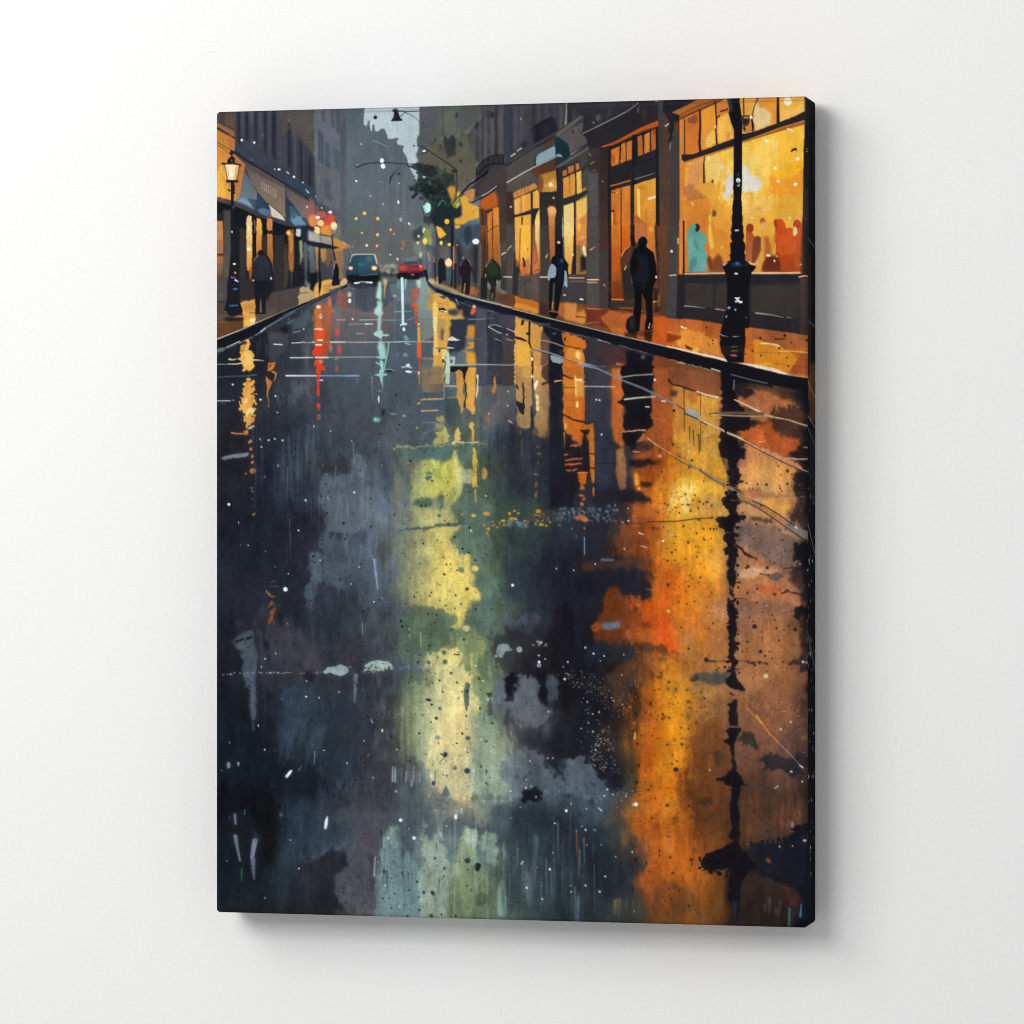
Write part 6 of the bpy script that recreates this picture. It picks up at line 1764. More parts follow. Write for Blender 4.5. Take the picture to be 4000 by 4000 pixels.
def reflections_left():
    org(800, 1100, 2.415)
    # left road, from the kerb down
    F('1e1f28', [100, 690, 520, 490, 600, 480, 600, 700, 580, 900, 420, 900, 100, 1000], f=3, a=.8, t=.08)
    F('4a4b50', [610, 480, 790, 485, 780, 640, 700, 700, 660, 760, 610, 740, 595, 620], f=2, a=.85, c2='3a3a40')
    F('1b1d25', [700, 440, 780, 410, 790, 480, 740, 490], f=2, a=.9)
    F('1d2029', [450, 520, 600, 440, 600, 700, 560, 860, 460, 800], f=5, a=.7)
    V('3c4752', 440, 500, 600, 700, 8, w=(8, 20), a=(.3, .5), f=2, seed=41)
    L('2a2d36', [590, 460, 740, 465], 14, a=.9)
    L('70828c', [780, 395, 850, 360], 22, 10, a=.6, r=2)
    L('8c9cac', [840, 480, 905, 465], 12, 6, a=.8)
    F('52606a', [790, 350, 1020, 250, 1020, 400, 900, 470, 800, 440], f=6, a=.6)
    V('67737c', 800, 420, 1020, 900, 14, w=(10, 30), a=(.08, .2), f=3, seed=42)
    # golden reflection of the lamp
    F('dca850', [395, 568, 425, 575, 432, 640, 440, 670, 455, 690, 462, 740, 452, 790, 440, 830, 395, 850, 365, 820, 350, 770, 330, 745, 345, 700, 335, 660, 360, 600], r=5, rc=5)
    F('c08838', [380, 580, 410, 570, 390, 640, 340, 690, 340, 600], r=3, a=.7)
    F('f0cc80', [395, 650, 430, 660, 440, 760, 400, 800, 385, 720], r=3, a=.6, f=2)
    L('c89048', [340, 640, 380, 612], 14, 8)
    L('e0d4c0', [230, 732, 265, 738, 305, 728], 14, 4)
    L('f0dcb0', [455, 738, 560, 745], 12, 3)
    L('f0dcb0', [215, 778, 300, 778, 360, 765], 6, 10)
    L('dcd8d0', [120, 780, 200, 780], 5)
    L('566676', [105, 905, 240, 892, 400, 890, 490, 878], 5, 9)
    L('c8ccd4', [105, 1125, 242, 1124], 8)
    L('5c6470', [155, 1145, 190, 1147], 6, a=.8)
    F('dca04c', [420, 915, 440, 940, 470, 950, 460, 990, 470, 1040, 455, 1080, 475, 1120, 490, 1155, 465, 1180, 470, 1220, 450, 1260, 475, 1270, 455, 1320, 445, 1360, 400, 1375, 385, 1310, 390, 1260, 345, 1260, 345, 1210, 330, 1170, 350, 1140,
                 335, 1110, 355, 1070, 350, 1010, 370, 960, 365, 930], r=6, rc=4)
    F('f0cc90', [380, 1100, 410, 1100, 400, 1140, 370, 1150], r=3)
    F('f2dca8', [430, 1190, 460, 1210, 450, 1240, 410, 1280, 400, 1230], r=4, a=.9)
    F('b87830', [380, 960, 420, 930, 400, 1050, 370, 1060], r=4, a=.4)
    L('f4e8cc', [415, 1385, 460, 1362], 12, 14, r=1)
    L('d08840', [250, 1425, 300, 1435, 370, 1435], 12, 16)
    F('d08038', [365, 1410, 405, 1400, 408, 1440, 385, 1450], r=1)
    for x, y, rx, ry, ro in ((432, 1505, 15, 14, 30), (418, 1518, 12, 9, 0), (433, 1580, 12, 16, 20), (447, 1648, 12, 16, 0), (449, 1706, 11, 16, 40), (452, 1786, 27, 25, 0), (386, 1810, 12, 11, 0)):
        E('dc8a3c', x, y, rx, ry, rot=ro)
    E('eef0f4', 526, 1114, 12, 8)
    F('8e989c', [148, 1668, 180, 1650, 280, 1630, 400, 1612, 422, 1618, 410, 1640, 340, 1660, 240, 1670, 190, 1684], r=1)
    # brown lantern fragment
    F('c0782c', [600, 762, 622, 770, 640, 755, 668, 760, 660, 810, 640, 830, 600, 845, 582, 850, 590, 800], r=2)
    F('3a2a20', [600, 790, 640, 775, 610, 815], a=.8)
    F('2a2628', [585, 860, 640, 850, 660, 880, 655, 930, 630, 940, 590, 905], r=1)
    L('c8823c', [640, 850, 672, 865, 665, 910, 650, 935], 18, 8)
    F('c87a30', [575, 890, 600, 920, 635, 945, 620, 990, 600, 1030, 595, 1080, 582, 1078, 590, 1000, 575, 930])
    L('c87a30', [590, 1080, 602, 1120, 605, 1150], 8, 6)
    E('c88038', 600, 1173, 6, 12)
    # white dashes
    L('eef0f0', [652, 590, 728, 594], 9)
    L('d8dadc', [820, 580, 905, 576], 7)
    L('d8c8a8', [905, 574, 940, 570], 7)
    L('a8a4a0', [1230, 570, 1932, 572], 6, 6, a=.8)
    L('a8a49c', [935, 578, 1020, 574], 5)
    L('c8c0b0', [1020, 572, 1320, 570], 15, 12)
    L('f2f0ec', [805, 718, 880, 718, 1020, 716], 8, 5)
    L('a0a4a8', [1170, 716, 1620, 712], 5)
    L('f6f8fc', [768, 888, 1090, 888], 13, 9)
    L('90b0e0', [1090, 888, 1450, 889], 8, 8)
    D('eceef0', [934, 449, 6, 520, 1487, 7, 733, 1498, 9, 1190, 1880, 0.1])
    E('e6eaf8', 601, 1496, 13, 9)
    # red reflection
    F('9a5a40', [1030, 250, 1200, 150, 1205, 420, 1180, 560, 1150, 700, 1100, 720, 1030, 560], f=5, a=.85, c2='a8502e', t=.08)
    F('c8663c', [1035, 245, 1100, 240, 1110, 400, 1090, 450, 1032, 450], f=4, a=.9)
    F('b85c3c', [1280, 100, 1350, 60, 1370, 180, 1385, 260, 1270, 260], f=6, a=.55)
    F('dc4c24', [1035, 455, 1132, 440, 1130, 545, 1035, 555], f=1)
    L('f0d0b8', [1040, 448, 1110, 446], 14, r=1)
    L('f6e6d0', [1065, 552, 1110, 553], 12)
    F('dc3c20', [1045, 600, 1110, 595, 1115, 640, 1100, 690, 1075, 710, 1060, 690, 1030, 700, 1012, 680, 1020, 650, 1035, 640], r=1)
    F('a8442c', [1110, 580, 1160, 590, 1155, 700, 1120, 740, 1100, 700], f=3, a=.7)
    L('fbf2e4', [1048, 596, 1102, 596], 12)
    L('fbf2e4', [1045, 716, 1165, 716], 12, 9)
    F('dc4424', [1040, 745, 1090, 730, 1112, 755, 1100, 790, 1135, 810, 1130, 840, 1095, 825, 1085, 880, 1078, 1075, 1055, 1078, 1068, 900, 1045, 840, 1060, 790, 1030, 800], r=1)
    E('f0a080', 1092, 755, 12, 15, f=1)
    L('d83c24', [1068, 880, 1065, 1078], 22, 22)
    E('d83c28', 1073, 1170, 18, 26)
    L('d83c28', [1073, 1180, 1073, 1210], 20, 8)
    E('e07a50', 1076, 1278, 15, 21)
    E('2a2228', 1076, 1278, 8, 13)
    L('f4ead8', [1085, 930, 1112, 930], 10)
    for x, y, rx, ry, c in ((1180, 190, 11, 50, 'd87848'), (1187, 625, 12, 42, 'c87c44'), (1268, 640, 16, 55, 'c85038'), (1250, 475, 16, 46, 'dc4438'), (1245, 727, 13, 10, 'd89468'), (1245, 820, 8, 32, 'c86444'), (1213, 280, 11, 9, 'dc9858')):
        E(c, x, y, rx, ry, f=.6)
    E('ecd8a0', 1073, 238, 22, 17)
    E('cfe0c0', 1092, 325, 14, 22)
    E('30383c', 1090, 322, 8, 10, a=.7)
    F('e6dcb0', [1355, 95, 1375, 100, 1382, 140, 1350, 145], f=.5)
    E('ece6c8', 1367, 182, 16, 22)
    L('b8603c', [1375, 205, 1378, 240], 8, 6, a=.7)
    L('c88050', [1250, 360, 1330, 362], 12, 8)
    D('f0e8b8', [1395, 354, 9])
    # pale cloud patches on the left road
    F('4a5058', [690, 1010, 760, 985, 1010, 990, 1020, 1140, 900, 1170, 740, 1160], f=14, a=.9)
    F('565c66', [880, 990, 1010, 990, 1010, 1100, 900, 1080], f=12, a=.7)
    V('56626c', 760, 1320, 1040, 1800, 22, w=(8, 22), a=(.2, .5), f=2, seed=44)
    V('4c5864', 600, 1500, 980, 1930, 18, w=(10, 24), a=(.15, .4), f=3, seed=45)
    E('e4e8ea', 1641, 1108, 7, 36)
    E('23272e', 1682, 1235, 17, 36, rot=12)
    F('7ccfc8', [1595, 1285, 1625, 1285, 1660, 1290, 1650, 1320, 1610, 1325, 1595, 1310], f=1)
    L('dff6f2', [1605, 1290, 1600, 1310], 9)
    E('8a9ca0', 1652, 1030, 26, 9, a=.6, f=2)
    L('96c8be', [1672, 870, 1678, 1008], 14, 4)
    L('8a9498', [1438, 915, 1440, 960], 10, 4, a=.7)
    L('7a8890', [1576, 900, 1582, 1130], 14, 4, a=.7, f=1)
    D('1f2128', [1806, 1070, 10, 1650, 1438, 9, 1836, 1350, 10, 1836, 1348, 9, 1218, 1228, 6, 1272, 1630, 9, 984, 1706, 10])
    L('b4d0e0', [1755, 1248, 1812, 1248], 8, 4)
    E('eceef2', 1880, 1266, 11, 6)
    D('e0b040', [1785, 1578, 9, 1825, 1556, 13])
    L('8f9444', [1840, 1570, 1932, 1570], 16, r=3, a=.8)
    E('d08060', 1112, 1733, 6, 10, rot=-30)
    L('bfe4e4', [690, 1742, 694, 1728], 8)
    L('e8e8ec', [560, 1845, 568, 1838], 9)


def road_mid():
    org(820, 1440, 2)
    # broad pale panels
    V('5a6874', 300, 420, 980, 1000, 26, w=(6, 16), a=(.12, .35), f=2, seed=51)
    F('2c2b34', [860, 760, 1000, 700, 1100, 760, 1080, 850, 900, 830], f=8, a=.7)
    F('64727f', [1110, 700, 1140, 660, 1190, 670, 1220, 760, 1190, 960, 1150, 900, 1110, 800], f=5, a=.85)
    L('3a4048', [1150, 662, 1190, 662], 12, a=.7, f=1)
    F('566473', [865, 880, 900, 820, 960, 850, 1120, 800, 1200, 900, 1260, 1050, 1240, 1250, 1060, 1290, 920, 1270, 880, 1130, 870, 1000], f=3, r=3, a=.85, c2='60676f')
    F('26262e', [650, 1080, 850, 1100, 880, 1260, 860, 1400, 780, 1420, 700, 1500, 500, 1560, 400, 1200], f=12, a=.8)
    F('5a6a78', [780, 1440, 860, 1420, 880, 1650, 820, 1700, 790, 1640, 765, 1560], f=2, r=3, a=.85)
    F('4c5864', [880, 1280, 1040, 1280, 1180, 1400, 1200, 1700, 1060, 1790, 880, 1700, 860, 1430], f=10, a=.85, t=.08)
    F('485b68', [740, 1690, 830, 1640, 830, 1860, 790, 1900, 750, 1840], f=3, r=4, a=.9)
    F('56605f', [1280, 1180, 1400, 1160, 1420, 1340, 1400, 1500, 1340, 1520, 1290, 1440], f=8, a=.8)
    E('4b504f', 1350, 1400, 70, 80, f=8, a=.8)
    F('454a50', [740, 1760, 1100, 1740, 1300, 1800, 1480, 1780, 1500, 2300, 740, 2300], f=14, a=.5, t=.1)
    for x, y0, y1 in ((1045, 1240, 1330), (1060, 1330, 1440), (1180, 1380, 1480)):
        L('7c8a94', [x, y0, x + 10, y1], 14, 8, a=.5, f=2)
    L('a8bcd4', [1282, 1490, 1295, 1610, 1312, 1720], 16, 8)
    L('8ea4c0', [1290, 1560, 1305, 1650], 22, 10, a=.8)
    D('1b1a20', [925, 961, 8, 916, 1129, 9, 970, 338, 6, 907, 903, 8, 655, 912, 7, 1045, 1207, 11, 1055, 1332, 9, 808, 1466, 11, 816, 1514, 6, 882, 1504, 6, 1018, 1647, 9, 890, 1675, 7, 1258, 1235, 9, 1254, 1014, 7, 1442, 1142, 7,
                 1364, 932, 7, 1120, 1130, 7, 1116, 1505, 6, 1035, 1464, 6, 1326, 512, 8, 1482, 437, 8, 1558, 253, 5, 1562, 280, 7, 1175, 792, 7, 792, 1812, 9, 1456, 205, 8, 968, 896, 5, 1015, 672, 8])
    D('e6e8ee', [147, 1060, 10, 590, 1724, 17, 747, 1028, 9, 436, 1427, 5, 239, 1376, 5, 333, 1228, 3])
    E('b8c4d0', 590, 1726, 12, 12)
    D('d87c3c', [325, 932, 9, 332, 958, 9, 330, 1018, 5, 333, 1077, 4])
    E('e0a050', 343, 1138, 17, 9, rot=-35)
    # small orange flame on the left
    F('d8742c', [455, 1860, 480, 1815, 512, 1838, 480, 1850, 462, 1868])
    F('d8742c', [465, 1900, 500, 1870, 522, 1872, 500, 1920, 490, 1960, 460, 2000, 455, 1960, 480, 1930])
    L('d8742c', [485, 1960, 505, 2000, 482, 2015], 10, 6)
    L('c86830', [480, 1668, 515, 1655], 8, 5)
    L('a8603a', [475, 1695, 530, 1705], 9, 5, a=.8)
    L('e8a070', [440, 1735, 455, 1760, 470, 1760], 10)
    L('e88a50', [465, 1772, 485, 1782, 508, 1778], 13, 7)
    # yellow and green light down the centre
    org(1550, 1440, 2)
    pass
    F('50655a', [470, 610, 580, 560, 640, 760, 640, 1000, 760, 1020, 740, 1600, 820, 1760, 760, 1900, 700, 2260, 560, 2300, 520, 1900, 640, 1780, 570, 1680, 580, 1500, 440, 1400, 420, 1300, 470, 1240, 420, 1080, 500, 980, 500, 760], f=4, r=5, a=.9, t=.12)
    F('8b9360', [20, 640, 120, 700, 100, 1000, 40, 1300, 10, 1700, -40, 1800, -60, 1200, -40, 760], f=12, a=.4, t=.08, ra=(-60, 160))
    F('a3a96c', [60, 700, 130, 760, 160, 1100, 60, 1240, 30, 1000], f=10, a=.6, ra=(0, 180))
    V('7c8058', -40, 650, 120, 1100, 12, w=(10, 26), a=(.3, .6), f=3, seed=61)
    V('5a6a70', -10, 640, 110, 1080, 9, w=(14, 30), a=(.3, .7), f=2, seed=62)
    F('4f6a64', [20, 620, 440, 600, 440, 690, 330, 720, 240, 700, 160, 720, 60, 700], f=3, a=.85, r=3)
    F('adb35c', [130, 780, 180, 720, 260, 710, 330, 720, 350, 780, 400, 700, 440, 710, 450, 640, 470, 640, 475, 760, 500, 780, 560, 780, 585, 890, 500, 900, 490, 980, 450, 930, 430, 960, 400, 1000, 380, 1060, 350, 1080, 340, 1010,
                 290, 1010, 240, 1010, 100, 1080, 60, 960], r=4, f=1, c2='c4bc68', t=.06, ra=(60, 260))
    F('c8c464', [330, 760, 440, 700, 470, 900, 420, 960, 330, 980, 200, 980, 230, 880], r=3, f=5, a=.6)
    F('d8cf84', [440, 640, 470, 640, 480, 740, 510, 790, 590, 800, 585, 895, 510, 895, 505, 975, 480, 975, 460, 890, 445, 800], r=3, f=1, a=.9)
    F('a9b490', [510, 790, 585, 790, 590, 890, 500, 895], r=2, f=2, a=.9)
    F('8b9a4e', [280, 770, 350, 780, 350, 850, 300, 860], f=3, a=.7)
    F('47656a', [220, 840, 250, 798, 280, 820, 270, 860, 240, 878, 220, 860])
    L('c8c878', [222, 838, 275, 828], 8)
    F('4f6c54', [120, 1050, 150, 1020, 200, 1030, 230, 1008, 285, 1015, 280, 1060, 240, 1085, 180, 1095, 130, 1088], f=1, r=3)
    F('4f6c5c', [325, 990, 370, 990, 365, 1060, 370, 1095, 330, 1100], f=1, r=2)
    F('b8b474', [-40, 1080, 350, 1090, 440, 1110, 400, 1130, 430, 1200, 330, 1240, -40, 1260], r=4, f=4, c2='bdb878', ra=(-40, 330))
    F('48626a', [312, 1138, 345, 1136, 348, 1155, 325, 1168])
    F('c4ba6c', [60, 1270, 440, 1220, 520, 1215, 540, 1225, 440, 1270, 395, 1340, 440, 1380, 400, 1410, 440, 1440, 440, 1490, 500, 1520, 490, 1560, 530, 1560, 525, 1460, 545, 1440, 570, 1450, 575, 1600, 600, 1640, 560, 1680, 580, 1700, 620, 1720, 655, 1780, 650, 1810, 530, 1830, 515, 1880, 500, 1930,
                 400, 1910, 240, 1880, 180, 1850, 60, 1850, 0, 1820, -40, 1600, -40, 1450], r=4, f=1.5, t=.05, c2='cfc06c', ra=(-40, 340))
    F('e0ca6c', [330, 1450, 440, 1500, 500, 1560, 560, 1560, 575, 1640, 545, 1700, 600, 1720, 640, 1790, 500, 1800, 380, 1760, 300, 1700, 300, 1560], f=8, r=4, a=.8)
    F('8f9468', [20, 1260, 200, 1280, 240, 1450, 200, 1600, 40, 1850, -20, 1700, -10, 1400], f=14, a=.3, t=.08)
    V('7c8468', -20, 1260, 260, 1850, 26, w=(10, 26), a=(.12, .35), f=3, seed=63)
    S(['7c8064', '6c7460'], [40, 1270, 260, 1290, 280, 1460, 180, 1560, 40, 1460], 16, rr=(12, 34), a=(.2, .45), f=3, seed=8)
    L('435c60', [20, 1258, 120, 1252, 220, 1250, 330, 1225, 440, 1215, 540, 1210], 14, 26, r=2)
    F('47605c', [230, 1240, 360, 1215, 370, 1225, 240, 1258], r=2)
    F('58705c', [505, 1560, 525, 1590, 520, 1600, 500, 1595, 482, 1580, 485, 1555], r=1)
    E('e0c060', 612, 1562, 27, 22, rot=15)
    E('5c7460', 505, 1575, 22, 22, r=1)
    L('dcc890', [480, 1545, 515, 1540], 8, 10)
    F('dcc064', [525, 1470, 545, 1440, 572, 1455, 574, 1600, 545, 1640, 530, 1540], r=1)
    S(['1f2c30', '22343a'], [300, 1480, 440, 1480, 400, 1700, 480, 1800, 400, 1930, 330, 1880, 130, 1800, 260, 1780], 5, rr=(6, 10), seed=3)
    D('15222c', [370, 1607, 12, 550, 1721, 14, 136, 1782, 9, 256, 1773, 8, 460, 1772, 9, 383, 1852, 8, 365, 1474, 8, 308, 1562, 5, 314, 1682, 6, 318, 1342, 6, 420, 1528, 6, 385, 1529, 6, 70, 1920, 9, 254, 1157, 5, 348, 960, 6, 500, 1840, 8])
    D('2c5054', [455, 1875, 10, 502, 1840, 9])
    # green below and around
    F('566a58', [230, 1850, 400, 1900, 400, 1990, 480, 2020, 460, 2300, 60, 2300, 0, 2200, 20, 1950, 120, 1860], f=3, r=4, a=.75, t=.15)
    F('e0cc6c', [385, 1890, 520, 1880, 505, 1960, 510, 2020, 430, 2030, 410, 2010, 470, 1990, 480, 1950], r=3, f=1)
    E('68845c', 445, 1960, 32, 34, r=3, f=1)
    E('e8dc9c', 545, 2030, 30, 24)
    V('4f6c58', 0, 1900, 480, 2260, 30, w=(8, 22), a=(.2, .5), f=2, seed=66)
    F('88966a', [440, 2060, 640, 2040, 700, 2100, 680, 2260, 620, 2380, 560, 2380, 440, 2240], f=8, a=.7, r=4)
    for x, y0, y1 in ((97, 2030, 2100), (185, 2060, 2170), (-270, 1990, 2090)):
        L('b8cca0', [x, y0, x + 3, y1], 9, 5, a=.8)
    # vertical shop reflections centre top
    F('746656', [180, -20, 360, -20, 365, 180, 300, 190, 190, 150], f=2, a=.75)
    F('4a5054', [0, 0, 10, 0] , a=0) if 0 else None
    L('c89850', [178, 245, 300, 240, 372, 232, 366, 110], 6, 6)
    L('d8a058', [210, 240, 360, 236], 12, 8)
    L('dca860', [195, 330, 320, 326], 12, 10)
    E('d8a058', 172, 271, 15, 8, rot=-20)
    L('d8c890', [400, 228, 470, 224], 5)
    L('c8c090', [372, 135, 470, 138], 9)
    E('c8a050', 158, 462, 9, 9)
    F('9a9058', [310, 380, 370, 360, 375, 400, 345, 415, 310, 400], r=2)
    F('8c8458', [300, 430, 360, 410, 375, 440, 340, 480, 300, 470], r=3, f=1)
    L('a89858', [200, 420, 300, 422], 4)
    L('a0984c', [205, 560, 205, 510, 260, 485, 310, 470], 4)
    F('b0a860', [345, 490, 380, 445, 420, 520, 395, 540, 400, 575, 300, 610, 285, 590, 320, 530, 300, 500], r=2)
    F('4b564c', [370, 440, 500, 430, 600, 300, 640, 560, 600, 580, 440, 585, 410, 520], f=3, a=.8, t=.1)
    F('3c4846', [375, 230, 470, 235, 500, 330, 500, 440, 400, 460, 380, 380], f=1, a=.9, t=.1)
    L('8c9468', [-5, 615, 100, 612, 300, 600, 560, 582, 700, 586], 18, 8, r=3)
    L('e8dc9c', [440, 580, 480, 572, 530, 578], 16, 8)
    L('e0d490', [550, 578, 640, 574], 8)
    F('e0c070', [455, 520, 475, 450, 500, 510, 475, 575, 450, 575], r=2)
    F('d8a850', [565, 430, 590, 415, 608, 440, 595, 460, 605, 480, 602, 570, 585, 565, 585, 480, 565, 455])
    F('dcb84c', [592, 620, 612, 612, 628, 700, 622, 800, 630, 930, 592, 932, 585, 860, 595, 740], r=1.5)
    L('d8b850', [612, 950, 622, 1045], 12, 5)
    E('c8a054', 684, 820, 23, 46)
    L('d4a054', [966, 490, 966, 510], 18)
    L('d8943c', [976, 560, 974, 690], 14, 6)
    for x, y, a_, b_ in ((1100, 612, 14, 8), (1110, 663, 18, 8), (1103, 733, 8, 8), (1088, 825, 20, 8), (1088, 905, 8, 26), (1090, 978, 8, 26)):
        E('dca04c', x, y, a_, b_, rot=10)
    # tall tan slabs
    F('c4914a', [465, 15, 490, 8, 510, 30, 525, 90, 515, 180, 540, 240, 520, 310, 505, 360, 498, 300, 470, 230], r=1.5)
    F('dba04a', [545, 30, 560, -10, 620, -10, 610, 80, 615, 200, 600, 260, 610, 350, 590, 358, 570, 320, 540, 310, 545, 200, 535, 120], r=1.5)
    F('1f2228', [525, 90, 545, 120, 548, 200, 535, 310, 520, 300, 540, 200], r=1)
    L('ecd8b0', [628, 60, 632, 120, 624, 220], 14, 8, r=1)
    F('3a4858', [640, 40, 740, 20, 760, 300, 700, 420, 650, 400], f=6, a=.5)
    V('5a5e68', 640, 0, 920, 500, 16, w=(8, 22), a=(.15, .4), f=3, seed=67)
    V('23252e', 640, 300, 1300, 900, 24, w=(10, 30), a=(.2, .5), f=3, seed=68)
    F('c87832', [755, 80, 768, 60, 775, 130, 770, 180, 750, 200, 735, 170, 755, 140], r=1)
    E('b06440', 715, 400, 12, 50, f=1, a=.7)
    E('d89468', 720, 350, 9, 9)
    D('e0a080', [870, 177, 8, 866, 288, 8])
    L('e0b090', [876, 408, 900, 422], 12, 10)
    # window reflection columns (tan)
    F('c08c58', [920, -20, 1050, -20, 1055, 200, 1050, 330, 1060, 400, 1040, 470, 940, 460, 935, 200, 925, 60], c2='a88a5c', r=1.5, t=.05)
    F('d09a60', [1070, -20, 1130, -20, 1130, 60, 1190, 120, 1195, 240, 1190, 520, 1150, 545, 1100, 530, 1060, 500, 1075, 400, 1090, 340, 1080, 200, 1070, 100], c2='8c7248', r=1.5, t=.05)
    F('caa04c', [975, -20, 1048, -20, 1048, 80, 980, 60], f=2, a=.7)
    F('8c6c50', [1135, 100, 1195, 110, 1195, 330, 1150, 340, 1120, 300], f=4, a=.7)
    L('1c1f28', [985, 110, 990, 200, 992, 350], 10, 18, r=1)
    F('1c1f28', [935, 250, 960, 260, 995, 300, 990, 360, 965, 340, 940, 290], r=2)
    L('1c1f28', [935, 130, 945, 155], 14)
    L('232a34', [1050, 300, 1060, 460], 14, 30, r=1)
    F('f0ead4', [1075, 130, 1090, 95, 1110, 90, 1100, 130, 1080, 170], r=1)
    for y in (220, 265, 310):
        E('f0dca0', 1098, y, 14, 22, r=1)
    E('f2efe0', 1055, 62, 10, 7)
    F('2a2d36', [1050, 460, 1100, 520, 1150, 550, 1190, 530, 1200, 340, 1300, 360, 1300, 1000, 900, 1000, 800, 500, 940, 460], f=6, a=.55)
    # black column: walker's reflection
    F('1a1b24', [1195, -20, 1290, -20, 1300, 140, 1300, 460, 1310, 640, 1320, 1000, 1400, 1080, 1200, 1090, 1190, 560], f=2, r=2, a=.95, t=.1)
    L('1a1b22', [1140, 120, 1200, 100], 20, 14, a=.8)
    L('e8b080', [1240, 95, 1285, 95], 12, 6, r=1)
    # orange panel
    F('c8702a', [1290, -20, 1460, -20, 1465, 120, 1470, 440, 1540, 430, 1545, 880, 1530, 900, 1505, 800, 1500, 560, 1440, 600, 1380, 560, 1320, 500, 1300, 400, 1305, 100], r=1.5, c2='c06020', t=.07)
    F('dc8a2c', [1310, 60, 1380, 100, 1380, 200, 1310, 180], f=4, a=.7)
    F('e0a048', [1392, 100, 1460, 90, 1465, 210, 1392, 230], f=2, a=.85)
    L('f0d488', [1395, 60, 1400, 200], 10, 12, a=.9)
    E('f0d488', 1408, 280, 11, 28)
    F('f4e0a0', [1385, 78, 1450, 80, 1445, 98, 1395, 96])
    L('1a1418', [1290, 45, 1370, 80], 12, 9)
    L('3a1f14', [1300, 145, 1400, 150], 5)
    L('1b1418', [1300, 360, 1380, 395, 1500, 430], 10, 14, r=1)
    F('e6a848', [1305, 430, 1325, 425, 1330, 460, 1312, 485], r=1)
    L('d8843c', [1308, 500, 1312, 620], 10, 6)
    L('8a9cb4', [1460, 102, 1585, 98], 8)
    L('dcdce0', [1470, 138, 1640, 138, 1760, 128], 7)
    # black vase shapes
    F('19181e', [1425, 478, 1520, 475, 1505, 505, 1480, 520, 1500, 600, 1510, 760, 1500, 860, 1460, 900, 1445, 700, 1450, 560, 1460, 510])
    F('1c1a20', [1320, 520, 1360, 520, 1380, 600, 1440, 620, 1460, 820, 1340, 1100, 1310, 1000, 1310, 640], f=2, r=2)
    for x, y, w in ((1322, 670, 24), (1355, 712, 60), (1340, 748, 40), (1400, 745, 90), (1345, 795, 34), (1395, 790, 30), (1400, 600, 70), (1410, 708, 80)):
        L('cc6c40', [x - w / 2, y + 3, x + w / 2, y - 4], 14, 8, r=1)
    F('c86420', [1415, 808, 1490, 808, 1480, 860, 1475, 900, 1450, 910, 1470, 930, 1468, 945, 1430, 945, 1440, 900, 1420, 880])
    L('e89468', [1415, 812, 1490, 812], 10)
    for x, y, w, h in ((1445, 992, 26, 9), (1463, 1020, 12, 12), (1445, 1060, 18, 14), (1538, 960, 7, 40)):
        E('d4662c', x, y, w, h, r=1)
    F('d07c30', [1505, 490, 1540, 440, 1545, 880, 1535, 890, 1510, 780])
    L('1a1720', [1505, 662, 1545, 668], 10)
    L('1a1720', [1505, 775, 1545, 780], 12)
    # blue grey column
    F('3a3a42', [1470, -20, 1640, -20, 1680, 250, 1690, 480, 1700, 700, 1700, 940, 1560, 960, 1545, 400, 1480, 440, 1470, 200], f=2, t=.08, c2='262c3a')
    F('4c3a36', [1640, -20, 1750, -20, 1740, 120, 1690, 250, 1650, 200], f=4, a=.7)
    F('2a3040', [1545, 450, 1690, 500, 1690, 900, 1560, 960], f=4, a=.7)
    L('1a1a22', [1560, 740, 1710, 738, 1820, 790], 7, 6, a=.9)
    L('1f2a3c', [1700, 955, 1790, 952], 24, 14, f=2)
    D('f2ece0', [1558, 243, 8, 1584, 246, 7, 1600, 515, 7])


